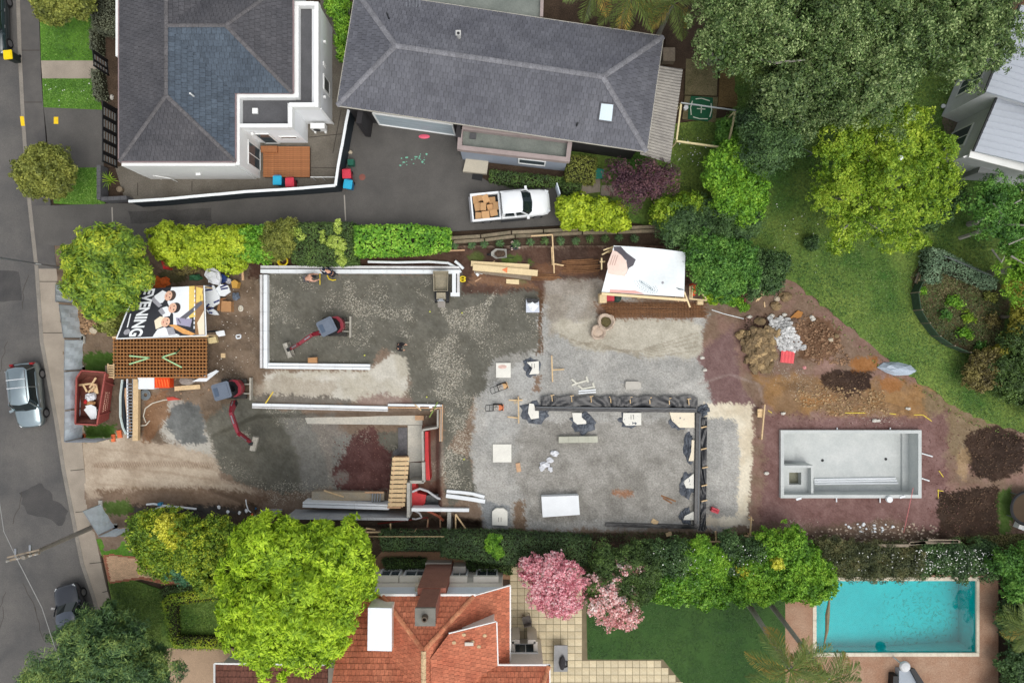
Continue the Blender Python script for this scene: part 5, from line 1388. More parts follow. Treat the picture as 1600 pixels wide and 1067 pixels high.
def palm(name,label,px,py,zc,nf,L_,base=None,seed=0,dry=3,trunk_r=.14,droop=.9,m=None):
 rr=random.Random(seed);c=g(px,py,zc);b=base or(c[0],c[1])
 t=thing(name,label,"palm",(b[0],b[1],0))
 tb=MB();tb.tube([(b[0],b[1],-.1),((b[0]*2+c[0])/3,(b[1]*2+c[1])/3,zc*.33),((b[0]+2*c[0])/3,(b[1]+2*c[1])/3,zc*.66),(c[0],c[1],zc)],[trunk_r*1.25,trunk_r,trunk_r*.92,trunk_r],10)
 tb.build("trunk",M_BARKG,t)
 for i in range(nf):
  isdry=i>=nf-dry
  key=(round(L_,1),i%3,isdry)
  a=2*math.pi*i*.382+rr.uniform(-.2,.2)
  if key not in FR:
   o=frond_mesh(L_,26,.62,(droop if not isdry else droop*1.5)*L_/2.6,i).build("frond",L_PALMY if isdry else(m or L_PALM),t,local=True);FR[key]=o.data
  else:
   o=bpy.data.objects.new("frond",FR[key]);col.objects.link(o);o.parent=t
  o.location=Vector((c[0],c[1],zc))-ORG[t.name]
  s=rr.uniform(.8,1.1);o.scale=(s,s,s)
  o.rotation_euler=(rr.uniform(-.2,.2),rr.uniform(-.55,.35)if not isdry else rr.uniform(.1,.6),a)
  if isdry:o["label"]="yellowed drooping frond"
 return t
palm("palm","palm with yellowing fronds left of the rear garden at the top edge",985,-6,4.5,16,2.6,seed=1)
palm("palm","palm with an orange dry frond beside the grey green tree",1052,6,4.6,15,2.4,seed=2)
palm("palm","palm half hidden at the top edge behind the grey roof",930,-22,4.2,12,2.2,seed=3,dry=2)
palm("tall_palm","tall palm leaning over the dark lawn at the bottom edge",1236,1046,8.2,22,2.7,base=g(1166,938,0)[:2],seed=4,dry=5,trunk_r=.17)
palm("tall_palm","second tall palm beside the pool at the bottom edge",1296,1064,7.6,18,2.3,base=g(1205,945,0)[:2],seed=5,dry=4,trunk_r=.15)
palm("palm","low palm at the bottom right edge beside the pool deck",1606,985,2.2,14,2.0,seed=6,dry=3)
# ---------------------------------------------------------------- fences, walls, poles, patio, pools
M_DARKP=mat("dark_fence_paint",S(40,48,54),.6,.1,2,.08,15)
M_WCAP=mat("white_cap",S(228,232,232),.6,.04)
M_BLACKM=mat("black_metal",S(30,31,33),.5,.1)
M_PINE=mat("pale_pine",S(208,180,138),.7,.1,3,.12,14,rnd='object',ra=.1)
M_PINEP=mat("pinkish_pine",S(196,158,124),.75,.1,3,.12,14,rnd='object',ra=.1)
M_GRWD=mat("weathered_timber",S(134,122,106),.85,.16,3,.16,14,rnd='object',ra=.1)
M_RAWC=mat("raw_concrete",S(160,158,150),.85,.12,.8,.12,10,bump=.15,c2=S(182,179,170))
M_FOAM=mat("white_foam",S(228,232,234),.7,.04,1.5,.03,15)
M_FOAMD=mat("dirty_foam",S(196,194,192),.8,.12,2,.1,12,c2=S(216,216,216))
M_BLKPL=mat("black_plastic",S(24,26,30),.3,.2,2,.2,14,bump=.35,bsc=5,spec=.5)
M_RUST=mat("rusty_steel",S(118,84,58),.85,.2,3,.2,14,c2=S(140,102,70))
M_RED=mat("red_membrane",S(176,40,44),.45,.15,1.5,.12,10,c2=S(204,50,52))
def one(name,label,cat,mb,m,group=None,origin=None):
 """a thing that is one mesh"""
 if origin is None:
  xs=[v[0]for v in mb.v];ys=[v[1]for v in mb.v];zs=[v[2]for v in mb.v]
  origin=((min(xs)+max(xs))/2,(min(ys)+max(ys))/2,min(zs))
 return tag(mb.build(name,m,origin=origin),label,cat,group)
fn=thing("boundary_fence","dark stepped boundary fence with white capping round the white house courtyard","fence",g(360,310,0))
fpts=[(201,315),(250,312),(294,308),(338,304),(380,300),(430,297),(475,294),(524,290),(528,262),(534,230),(540,196),(545,172)]
for(a,b)in zip(fpts,fpts[1:]):
 p,q=g(*a,1.75),g(*b,1.75)
 k=fpts.index(a)%2*.06
 mb=MB();mb.bar((p[0],p[1],.85),(q[0],q[1],.85),.07,1.7-k);mb.build("panel",M_DARKP,fn)
 mb=MB();mb.bar((p[0],p[1],1.76-k/2),(q[0],q[1],1.76-k/2),.17,.06);mb.build("capping",M_WCAP,fn)
hr_=thing("handrail","thin white handrail along the white house courtyard","handrail",g(240,272,0))
mb=MB();mb.tube([g(214,270,1),g(232,273,1),g(266,279,1)],.03,6);mb.build("rail",M_WHITEP,hr_)
for p in((214,270),(240,275),(266,279)):
 c=g(*p,1);mb=MB();mb.tube([(c[0],c[1],0),c],.025,6);mb.build("post",M_WHITEP,hr_)
rl=thing("handrail","thin white rail at the end of the timber deck","handrail",g(505,277,0))
mb=MB();mb.tube([g(485,277,.9),g(524,277,.9)],.03,6);mb.build("rail",M_WHITEP,rl)
for x in(487,503,522):
 c=g(x,277,.9);mb=MB();mb.tube([(c[0],c[1],0),c],.025,6);mb.build("post",M_WHITEP,rl)
def gate(label,x0,y0,x1,y1,n,z=1.7):
 p,q=Vector(g(x0,y0,0)),Vector(g(x1,y1,0));q=Vector((q.x,q.y,0));p=Vector((p.x,p.y,0))
 t=thing("slatted_gate",label,"gate",tuple(p))
 L_=(q-p).length;d=(q-p)/L_;nb_=n
 for e in(0,1):
  mb=MB();c=p+d*L_*e;mb.box((c.x,c.y,z/2),(.09,.09,z));mb.build("post",M_BLACKM,t)
 for zz in(.08,z-.05):
  mb=MB();mb.bar((p.x,p.y,zz),(q.x,q.y,zz),.05,.08);mb.build("rail",M_BLACKM,t)
 for i in range(nb_):
  a=p+d*L_*(i+.08)/nb_;b=p+d*L_*(i+.40)/nb_
  mb=MB();mb.bar((a.x,a.y,z*.5),(b.x,b.y,z*.5),.04,z-.2);mb.build("solid_panel",M_BLACKM,t)
  for j in range(5):
   zz=.25+j*(z-.5)/4
   a2=p+d*L_*(i+.42)/nb_;b2=p+d*L_*(i+1.05 if i<nb_-1 else i+.98)/nb_
   mb=MB();mb.bar((a2.x,a2.y,zz),(b2.x,b2.y,zz),.03,.09);mb.build("slat",mat("grey_slat",S(120,122,120),.6,.1),t)
gate("wide black slatted driveway gate in front of the white house",183,172,183,262,5)
gate("small black slatted pedestrian gate at the end of the front path",168,95,170,118,2)
cw=thing("corner_wall","grey block retaining wall folded round the corner bed by the shared driveway","wall",g(165,300,0))
M_BLOCK=mat("grey_block",S(92,92,94),.9,.12,1.5,.12,12)
for a,b in(((154,258),(154,312)),((158,311),(198,309))):
 p,q=g(*a,.9),g(*b,.9);n=max(2,int(math.dist(p,q)/.42))
 for i in range(n):
  s=[p[k]+(q[k]-p[k])*i/n for k in range(2)];e=[p[k]+(q[k]-p[k])*(i+.97)/n for k in range(2)]
  mb=MB();mb.bar((s[0],s[1],.45),(e[0],e[1],.45),.26,.9);mb.build("block",M_BLOCK,cw)
pt=thing("spiky_plant","spiky yellowish plant in the walled corner bed","plant",g(176,284,0))
mb=MB()
for i in range(16):
 a=i*2.4;c=g(174,282,.3);L_=.5+.4*random.random()
 mb.tube([(c[0],c[1],.1),(c[0]+math.cos(a)*L_*.5,c[1]+math.sin(a)*L_*.5,.7),(c[0]+math.cos(a)*L_,c[1]+math.sin(a)*L_,.75)],[.03,.025,.008],5)
mb.build("leaves",L_CHART,pt)
mb=MB();c=g(187,296,.3);mb.lathe([(.16,0),(.2,.35),(.17,.35),(.15,.3)],(c[0],c[1],0),14)
one("plant_pot","round clay pot beside the spiky plant","pot",mb,mat("clay_pot",S(130,116,96),.9,.1))
mb=MB();c=g(154,65,.2);mb.blob((c[0],c[1],.12),(.16,.26,.12),3);one("garden_stone","pale stone in the bed by the grey hedge","stone",mb,mat("pale_stone",S(200,196,186),.9,.1))
mb=MB();c=g(173,152,.2);mb.blob((c[0],c[1],.12),(.12,.2,.12),4);one("garden_stone","pale stone beside the driveway gate","stone",mb,MATS["pale_stone"])
bw_=thing("sleeper_wall","weathered timber sleeper wall between the driveway and the soil bed","wall",g(860,368,0))
sl=[(703,372),(752,369),(800,363),(850,361),(905,358),(960,357),(1028,354)]
M_SLP=mat("mossy_sleeper",S(108,102,82),.9,.2,2,.2,10,rnd='object',ra=.14,c2=S(138,124,104))
for a,b in zip(sl,sl[1:]):
 for r in range(2):
  p,q=g(a[0]+r*6,a[1]+r*6,.5-.18*r),g(b[0]+r*6-2,b[1]+r*6,.5-.18*r)
  mb=MB();mb.bar((p[0],p[1],.28-r*.1),(q[0],q[1],.28-r*.1),.2,.5-r*.2);mb.build("sleeper",M_SLP,bw_)
mb=MB();mb.bar(g(702,392,.1),g(726,391,.1),.1,.1);one("timber_edge","short timber edging lying at the end of the bright green hedge","timber",mb,M_PINEP)
M_SCRIM=mat("grey_scrim",S(216,227,234),.75,.06,1.0,.06,20)
def scrim(label,b0,b1,z=2.0,ext=0):
 p,q=Vector(g(*b0,0)),Vector(g(*b1,0))
 t=thing("site_fence_panel",label,"fence panel",tuple(p),group="scrim covered fence panels along the footpath")
 d=(q-p).normalized();nrm=Vector((-d.y,d.x,0))
 mb=MB();n=8
 for i in range(n+1):
  for j in range(5):
   c=p.lerp(q,i/n)+Vector((0,0,.1+(z-.12)*j/4))+nrm*(.03*math.sin(i*1.9+j*1.3)*(1 if 0<i<n else 0))
   mb.v.append(tuple(c))
 for i in range(n):
  for j in range(4):mb.f.append((i*5+j,(i+1)*5+j,(i+1)*5+j+1,i*5+j+1))
 mb.build("scrim",M_SCRIM,t)
 fb=MB();fb.tube([p+Vector((0,0,z)),q+Vector((0,0,z))],.022,6);fb.build("top_rail",M_STEEL,t)
 for c in(p,q):
  fb=MB();fb.tube([c,c+Vector((0,0,z))],.022,6);fb.build("post",M_STEEL,t)
  fb=MB();fb.box((c.x,c.y,.06),(.24,.5,.12));fb.build("foot",mat("orange_foot",S(214,108,66),.7,.1)if ext else M_RAWC,t)
scrim("scrim covered fence panel half under the yellow green street tree",(117,448),(117,474))
scrim("scrim covered fence panel beside the woodchip and rounded shrub",(122,478),(129,528))
scrim("scrim covered fence panel beside the small grass patch above the skip",(131,531),(130,577))
scrim("scrim covered fence panel just left of the skip",(130,579),(131,636))
scrim("scrim covered fence panel below the skip",(131,638),(130,683),ext=1)
scrim("scrim covered fence panel turned along the vehicle entrance",(131,684),(178,684),ext=1)
scrim("slanting scrim fence panel on the south side of the entrance",(158,787),(181,823))
scrim("scrim fence panel against the yellow green shrub mass",(181,825),(208,825),ext=1)
mb=MB()
for i in range(420):
 x,y=random.uniform(122,150),random.uniform(465,522);c=g(x,y,.1)
 mb.blob((c[0],c[1],random.uniform(.02,.14)),(.1,.07,.04),i,.4,5,3)
stuff(mb.build("woodchip",mat("woodchip",S(158,128,98),.9,.2,3,.2,12,rnd='island',ra=.3)))
mb=MB();c=g(148,516,.1);mb.blob((c[0],c[1],.2),(.3,.24,.22),5);one("boulder","pale boulder at the foot of the rounded green shrub","boulder",mb,mat("beige_stone",S(186,174,152),.9,.1))
up=thing("utility_pole","timber utility pole with crossarm and insulators standing on the footpath","utility pole",g(145,823,0))
base=Vector(g(145,823,0));top=Vector((base.x,base.y,6.7))
M_POLE=mat("pole_timber",S(128,122,112),.9,.15,3,.15,14)
mb=MB();mb.tube([base,top],[.17,.12],10);mb.build("pole",M_POLE,up)
ca,cb_=Vector(g(8,876,6.4)),Vector(g(56,864,6.4));ca=Vector((top.x-1.15,top.y-.27,6.4));cb_=Vector((top.x+.75,top.y+.18,6.4))
mb=MB();mb.bar(ca,cb_,.12,.12);mb.bar(ca+Vector((.02,.2,0)),cb_+Vector((0,.2,0)),.1,.1);mb.build("crossarm",M_GRWD,up)
ins=[]
for k,t in enumerate((.08,.4,.78,.96)):
 p=ca.lerp(cb_,t)
 mb=MB();mb.lathe([(.03,0),(.06,.06),(.03,.12),(.06,.18),(.03,.24)],(p.x,p.y,6.45),10);mb.build("insulator",M_RAWC,up);ins.append(p+Vector((0,0,.25)))
for k in range(2):
 p=ca.lerp(cb_,.25+.45*k);mb=MB();mb.box((p.x,p.y+.35,6.35),(.12,.5,.1));mb.build("bracket",M_STEEL,up)
M_WIRE=mat("grey_wire",S(150,150,148),.5,.05)
def wire(label,pts,r=.025):
 mb=MB();mb.tube(pts,r,5,False);one("overhead_wire",label,"wire",mb,M_WIRE)
w0=ins[1]
wire("overhead wire running down the road to the dark conifer",[tuple(w0),((w0.x+g(92,1030,6.2)[0])/2,(w0.y+g(92,1030,6.2)[1])/2,6.1),g(92,1030,6.2)],.02)
wire("overhead wire running up the road along the left edge",[tuple(w0),g(6,830,6.4),g(0,790,6.3),g(-30,560,6.3)],.018)
lp=thing("street_lamp","slim grey street lamp pole leaning over the road from behind the street tree","street lamp",g(98,419,0))
b=g(98,419,0);mb=MB();mb.tube([(b[0],b[1],0),(b[0],b[1],8.5)],[.09,.05],8);mb.build("pole",M_STEEL,lp)
mb=MB();mb.tube([(b[0],b[1],8.45),(b[0]-.9,b[1],8.7)],.04,6);mb.box((b[0]-1.1,b[1],8.68),(.6,.2,.1));mb.build("lamp_head",M_STEEL,lp)
mb=MB();c=g(68,409,2.4);mb.box((b[0]-.02,b[1],2.5),(.22,.05,.5));mb.build("sign_plate",M_WHITEP,lp)
# ---- terracotta house garden: paved patio, brick path
pat=MB();pat.prism([g(x,y,0)for x,y in[(796,884),(919,884),(919,1029),(1036,1029),(1068,1066),(1090,1110),(796,1110)]],-.15,-.012)
po=struct(pat.build("patio",mat("paving_grout",S(116,106,84),1,.15,2)))
M_PAVER=mat("cream_paver",S(196,180,146),.85,.1,1.2,.1,10,rnd='object',ra=.13,c2=S(206,194,164))
PSZ=11.25;pme=None;cnt=0;rp=random.Random(3)
ppoly=[(797,885),(918,885),(918,1030),(1036,1030),(1066,1067),(1078,1092),(797,1092)]
for j in range(19):
 for i in range(26):
  x,y=797+PSZ*(i+.5),885+PSZ*(j+.5)
  if sd_poly(np.array([x]),np.array([y]),ppoly)[0]>-4:continue
  if cnt>=300:continue
  w=PSZ*CAM_H/FOC-.03
  if pme is None:
   mb=MB();mb.prism([(-w/2,-w/2),(w/2,-w/2),(w/2,w/2),(-w/2,w/2)],-.06,.0);o=mb.build("paver",M_PAVER,po,local=True);pme=o.data
  else:
   o=bpy.data.objects.new("paver",pme);col.objects.link(o);o.parent=po
  c=g(x,y);o.location=(c[0],c[1],.012+rp.uniform(-.004,.004));o.rotation_euler=(0,0,rp.uniform(-.008,.008));cnt+=1
bp_=struct(sheet("brick_path",[(160,866),(175,864),(215,870),(238,884),(262,895),(308,912),(300,922),(262,914),(220,905),(170,913)],.004,mat("brick_bed",S(150,116,92),.95,.1),thick=.15))
M_BR1=mat("pale_pink_brick",S(206,172,138),.85,.08,2,.1,15,rnd='island',ra=.12)
M_BR2=mat("red_brick",S(164,104,80),.85,.1,2,.1,15,rnd='island',ra=.14)
fb_=MB();bb_=MB();inner=[(166,870),(176,868),(214,873),(236,887),(252,897),(250,905),(220,901),(173,908)]
outer=[(160,866),(175,864),(215,870),(238,884),(262,895),(308,912),(300,922),(262,914),(220,905),(170,913)]
for j in range(34):
 for i in range(56):
  x,y=158+i*2.75+(j%2)*1.35,862+j*1.8
  din=sd_poly(np.array([x]),np.array([y]),inner)[0];dout=sd_poly(np.array([x]),np.array([y]),outer)[0]
  if dout>-1:continue
  c=g(x,y,.02);tgt=fb_ if din<0 else bb_
  tgt.box((c[0],c[1],.01),(.108,.067,.03),rz=rp.uniform(-.05,.05))
stuff(fb_.build("brick",M_BR1,bp_));stuff(bb_.build("border_brick",M_BR2,bp_))
tb_=thing("outdoor_bench_table","grey stone slab table on the patio with a dark bag on it","table",g(878,1028,0))
mb=MB();q=[g(866,1008,.75),g(887,1008,.75),g(887,1049,.75),g(865,1049,.75)];mb.prism(q,.66,.75);mb.build("top",mat("grey_stone_top",S(142,142,142),.7,.12,1.5),tb_)
for dy in(1016,1041):
 c=g(876,dy,.4);mb=MB();mb.box((c[0],c[1],.33),(.6,.2,.66));mb.build("leg",M_GRWD,tb_)
mb=MB();c=g(879,1036,.9);mb.blob((c[0],c[1],.86),(.22,.48,.14),9,.15,10,7);mb.tube([(c[0]+.1,c[1]-.3,.85),(c[0]+.32,c[1]-.25,.8),(c[0]+.3,c[1]+.1,.8)],.05,6)
one("bag","dark soft bag lying on the grey slab table","bag",mb,mat("dark_cloth",S(52,50,52),.8,.15))
ch_=thing("patio_chair","dark woven chair standing askew on the cream patio","chair",g(823,964,0),rz=.2)
for nm,bx in(("seat",((0,0,.42),(.5,.5,.06))),("backrest",((0,-.27,.65),(.5,.06,.5))),("armrest",((-.27,0,.6),(.05,.5,.05))),("armrest",((.27,0,.6),(.05,.5,.05)))):
 mb=MB();mb.box(*bx);mb.build(nm,mat("woven_grey",S(110,104,98),.8,.15,6),ch_,local=True)
for sx in(-.22,.22):
 for sy in(-.22,.22):
  mb=MB();mb.box((sx,sy,.2),(.05,.05,.4));mb.build("leg",M_GRWD,ch_,local=True)
# ---- swimming pool
dkx=[(1225,900),(1300,896),(1562,890),(1562,940),(1556,1000),(1550,1110),(1340,1110),(1225,1110),(1225,935)]
M_PDECK=mat("pool_paving",S(162,122,97),.85,.18,.7,.16,12,c2=S(182,152,128))
pm=M_PDECK.node_tree
br=pm.nodes.new("ShaderNodeTexBrick");br.inputs["Scale"].default_value=4.4;br.inputs["Mortar Size"].default_value=.03;br.inputs["Color1"].default_value=(1,1,1,1);br.inputs["Color2"].default_value=(.84,.84,.84,1);br.inputs["Mortar"].default_value=(.6,.58,.55,1)
tcx=[n for n in pm.nodes if n.type=='TEX_COORD'][0];bsdf=pm.nodes["Principled BSDF"]
src=bsdf.inputs["Base Color"].links[0].from_socket
mm_=pm.nodes.new("ShaderNodeMix");mm_.data_type='RGBA';mm_.blend_type='MULTIPLY';mm_.inputs[0].default_value=1
pm.links.new(tcx.outputs["Object"],br.inputs["Vector"]);pm.links.new(src,mm_.inputs[6]);pm.links.new(br.outputs["Color"],mm_.inputs[7]);pm.links.new(mm_.outputs[2],bsdf.inputs["Base Color"])
px0,py0,px1,py1=POOLPX
DK=MB()
def rectpx(mb,x0,y0,x1,y1,z0,z1):
 a,b=g(x0,y0),g(x1,y1);mb.box(((a[0]+b[0])/2,(a[1]+b[1])/2,(z0+z1)/2),(abs(b[0]-a[0]),abs(b[1]-a[1]),z1-z0))
rectpx(DK,1225,890,1560,901,-.15,0);rectpx(DK,1225,901.05,1269.9,1110,-.15,0);rectpx(DK,1530.1,901.05,1560,1110,-.15,0);rectpx(DK,1270,1025,1530,1110,-.15,0)
struct(DK.build("pool_deck",M_PDECK))
sp_=thing("swimming_pool","rectangular turquoise swimming pool with pale coping","swimming pool",g(1400,963,0))
M_COP=mat("pale_coping",S(210,200,180),.8,.08,1.5,.1,14)
x_,y_=px0-5,py0-6
for i in range(24):
 xa=1270+260*i/24;xb=1270+260*(i+.97)/24
 for(ya,yb)in((901,907),(1019.5,1025)):
  mb=MB();rectpx(mb,xa,ya,xb,yb,-.15,.03);mb.build("coping_stone",M_COP,sp_)
for i in range(11):
 ya=907.3+112*i/11;yb=907.3+112*(i+.97)/11
 for(xa,xb)in((1270,1275.5),(1525.5,1530)):
  mb=MB();rectpx(mb,xa,ya,xb,yb,-.15,.03);mb.build("coping_stone",M_COP,sp_)
M_PLAST=mat("pool_plaster",S(92,214,212),.8,.05,.35,.05,4,c2=S(70,202,202))
a,b=g(1274,906),g(1527,1021);d0,d1=-1.1,-2.0
mb=MB()
X0,X1,Y0,Y1=a[0],b[0],b[1],a[1];Xm=X0+(X1-X0)*.48
mb.add([(X0,Y0,d0),(Xm,Y0,d0-.1),(X1,Y0,d1),(X0,Y1,d0),(Xm,Y1,d0-.1),(X1,Y1,d1)],[(0,1,4,3),(1,2,5,4)])
mb.add([(X0,Y0,d0),(X0,Y1,d0),(X0,Y1,.0),(X0,Y0,.0)],[(0,1,2,3)]);mb.add([(X1,Y0,d1),(X1,Y1,d1),(X1,Y1,.0),(X1,Y0,.0)],[(3,2,1,0)])
mb.add([(X0,Y0,d1),(X1,Y0,d1),(X1,Y0,.0),(X0,Y0,.0)],[(3,2,1,0)]);mb.add([(X0,Y1,d1),(X1,Y1,d1),(X1,Y1,.0),(X0,Y1,.0)],[(0,1,2,3)])
mb.build("basin",M_PLAST,sp_)
lit=MB();rl_=random.Random(9)
for i in range(420):
 x=rl_.gauss(1450,34);y=rl_.gauss(965,34)
 if not(1280<x<1520 and 912<y<1015):continue
 c=g(x,y,-1.4);t=(c[0]-Xm)/(X1-Xm);zf_=d0-.1+(d1-d0+.1)*max(0,t)+.012
 lit.box((c[0],c[1],zf_),(rl_.uniform(.05,.3),rl_.uniform(.03,.08),.01),rz=rl_.uniform(0,3.1))
stuff(lit.build("leaf_litter",mat("leaf_litter",S(78,188,182),.9,.2,3),sp_))
wmt=bpy.data.materials.new("pool_water");wmt.use_nodes=True;nt=wmt.node_tree;nt.nodes.clear()
wo=nt.nodes.new("ShaderNodeOutputMaterial");wt=nt.nodes.new("ShaderNodeBsdfTransparent");wt.inputs[0].default_value=(.10,.83,.86,1)
wgls=nt.nodes.new("ShaderNodeBsdfGlossy");wgls.inputs["Roughness"].default_value=.03
fr_=nt.nodes.new("ShaderNodeFresnel");fr_.inputs[0].default_value=1.33;wnz=nt.nodes.new("ShaderNodeTexNoise");wnz.inputs["Scale"].default_value=2.5;wbp=nt.nodes.new("ShaderNodeBump");wbp.inputs["Strength"].default_value=.08
nt.links.new(wnz.outputs[0],wbp.inputs["Height"]);nt.links.new(wbp.outputs[0],wgls.inputs["Normal"]);nt.links.new(wbp.outputs[0],fr_.inputs["Normal"])
wms=nt.nodes.new("ShaderNodeMixShader");nt.links.new(fr_.outputs[0],wms.inputs[0]);nt.links.new(wt.outputs[0],wms.inputs[1]);nt.links.new(wgls.outputs[0],wms.inputs[2]);nt.links.new(wms.outputs[0],wo.inputs["Surface"])
mb=MB();mb.poly([(X0+.01,Y0+.01,-.12),(X1-.01,Y0+.01,-.12),(X1-.01,Y1-.01,-.12),(X0+.01,Y1-.01,-.12)]);mb.build("water",wmt,sp_)
mb=MB();mb.tube([g(1296,935,-.08),g(1293,960,-.08),g(1292,985,-.08),g(1288,1005,-.08)],[.05,.16,.12,.04],6)
one("floating_frond","long dry palm frond floating at the shallow end of the pool","palm frond",mb,mat("dry_frond",S(132,118,92),.8,.2,5))
cu=thing("covered_umbrella","grey folded pool umbrella base with a round white top on the pool deck","umbrella",g(1420,1060,0))
mb=MB();c=g(1414,1041,1.4);mb.lathe([(.05,-1.4),(.05,-.1),(.34,-.08),(.36,0),(.3,.1),(.12,.16)],c,20);mb.build("round_top",mat("pale_grey_dome",S(196,198,198),.5,.05),cu)
mb=MB();mb.prism([g(1405,1047,.5),g(1425,1048,.5),g(1450,1090,.5),g(1404,1090,.5)],0,.5);mb.build("cover",mat("grey_cover",S(158,166,174),.7,.06),cu)
mb=MB();mb.prism([g(1422,1044,.8),g(1430,1045,.8),g(1456,1085,.8),(g(1446,1090,.8))],.55,.8);mb.prism([g(1396,1056,.6),g(1404,1056,.6),g(1403,1090,.6),g(1394,1090,.6)],0,.6);mb.build("folded_canopy",M_BLACKM,cu)
# ---- new concrete pool shell
cs=thing("concrete_pool_shell","new bare concrete pool shell with a square spa corner on the red earth","pool shell",g(1330,725,0))
M_SHELL=mat("new_concrete",S(182,187,185),.8,.06,.9,.06,10,bump=.1,c2=S(198,201,198))
zt,zb=.3,-1.05
TL,BR=g(1220,672,zt),g(1440,778,zt);wl=.22
def wbox(mb,x0,x1,y0,y1,z0,z1):mb.box(((x0+x1)/2,(y0+y1)/2,(z0+z1)/2),(x1-x0,y1-y0,z1-z0))
mb=MB()
wbox(mb,TL[0],TL[0]+wl,BR[1],TL[1],zb-.2,zt);wbox(mb,BR[0]-wl,BR[0],BR[1],TL[1],zb-.2,zt-.002)
wbox(mb,TL[0]+wl,BR[0]-wl,TL[1]-wl,TL[1],zb-.2,zt-.001);wbox(mb,TL[0]+wl,BR[0]-wl,BR[1],BR[1]+wl,zb-.2,zt-.003)
mb.build("wall",M_SHELL,cs)
mb=MB();wbox(mb,TL[0]+wl,BR[0]-wl,BR[1]+wl,TL[1]-wl,zb-.2,zb);mb.build("floor",M_SHELL,cs)
mb=MB();wbox(mb,BR[0]-wl-.42,BR[0]-wl,BR[1]+wl,TL[1]-wl,zb,zb+.18);mb.build("bench",M_SHELL,cs)
mb=MB();wbox(mb,TL[0]+wl,TL[0]+wl+1.15,TL[1]-wl-2.0,TL[1]-wl,zb,zb+.28);wbox(mb,TL[0]+wl+1.152,TL[0]+wl+1.6,TL[1]-wl-1.1,TL[1]-wl,zb,zb+.14);mb.build("entry_step",M_SHELL,cs)
SL_,ST_=g(1228,728,.1),g(1271,728,.1);sy0,sy1=BR[1]+wl,g(0,727,.1)[1]
sx0,sx1=TL[0]+wl,g(1271,0,.1)[0]
mb=MB();wbox(mb,sx1-.16,sx1,sy0,sy1,zb,.1);wbox(mb,sx0,sx1-.16,sy1-.16,sy1,zb,.098)
gx0,gx1,gy0,gy1=g(1233,0,-.4)[0],g(1252,0,-.4)[0],g(0,757,-.4)[1],g(0,738,-.4)[1]
wbox(mb,sx0,gx0,sy0,sy1-.16,zb,-.4);wbox(mb,gx1,sx1-.16,sy0,sy1-.16,zb,-.4);wbox(mb,gx0,gx1,sy0,gy0,zb,-.402);wbox(mb,gx0,gx1,gy1,sy1-.16,zb,-.402)
mb.build("spa",M_SHELL,cs)
mb=MB();wbox(mb,gx0,gx1,gy0,gy1,zb,-.95);mb.build("spa_sump",mat("mossy_concrete",S(134,134,116),.9,.15,3),cs)
for(px,py)in((1285,719),(1384,717)):
 mb=MB();c=g(px,py,zb);mb.lathe([(.1,0),(.1,.015)],(c[0],c[1],zb),14);mb.build("drain",M_BLACKM,cs)
mb=MB();c=g(1388,777,.3);mb.lathe([(.17,0),(.22,.1),(.2,.25),(.12,.26)],(c[0],c[1]-.1,.25),14);one("skimmer_box","white plastic skimmer fitting on the south rim of the concrete pool shell","pool fitting",mb,M_FOAM)
for i,(px,py)in enumerate(((1410,776),(1248,779))):
 mb=MB();c=g(px,py,.32);mb.box((c[0],c[1],.32),(.36,.14,.05),rz=.3);one("foam_offcut",["white foam offcut lying near the skimmer fitting","white foam offcut below the spa corner of the shell"][i],"offcut",mb,M_FOAM)
for i,(x0,y0,x1,y1,lab)in enumerate(((1272,749,1399,747,"white pipe length lying highest in the concrete pool shell"),(1272,752.5,1401,750.5,"white pipe length in the middle of the bundle in the pool shell"),(1272,756,1403,754.5,"white pipe length lying lowest in the concrete pool shell"))):
 mb=MB();mb.tube([g(x0,y0,zb+.08+.04*i),g(x1,y1,zb+.08)],.075,8);one("white_pipe",lab,"pipe",mb,M_FOAM)
for i,(x0,y0,x1,y1)in enumerate(((1308,668,1308,676),(1391,668,1391,675),(1307,775,1307,784),(1375,775,1375,785),(1440,708,1457,713),(1440,747,1452,751),(1218,704,1224,704))):
 mb=MB();mb.tube([g(x0,y0,.1),g(x1,y1,.1)],.045,6);mb.build("pipe_stub",M_FOAM,cs)
mb=MB();mb.tube([g(1427,762,1.2),g(1412,832,.05)],.02,6);one("survey_pole","red and white pole lying across the rim of the concrete pool shell","pole",mb,mat("pink_pole",S(204,120,120),.6,.1))
M_YSP=mat("yellow_spray",S(214,192,72),.9,.2,6)
for i,(x0,y0,x1,y1,lab)in enumerate(((1320,645,1352,645,"above the shell middle"),(1390,646,1400,647,"right of the shell middle"),(1428,648,1442,648,"above the shell's right corner"),(1442,648,1456,658,"slanting beyond the shell's right corner"),(1467,735,1474,745,"right of the pool shell"),(1465,766,1474,767,"lower right of the pool shell"),(1466,764,1466,778,"beside the square soil heap"),(1200,641,1206,645,"left of the pool shell"))):
 mb=MB();zz=max(site_z1(x0,y0),site_z1(x1,y1))+.02;p,q=g(x0,y0,zz),g(x1,y1,zz);mb.bar(p,q,.05,.006);one("spray_mark","thin yellow sprayed line on the earth "+lab,"paint mark",mb,M_YSP)
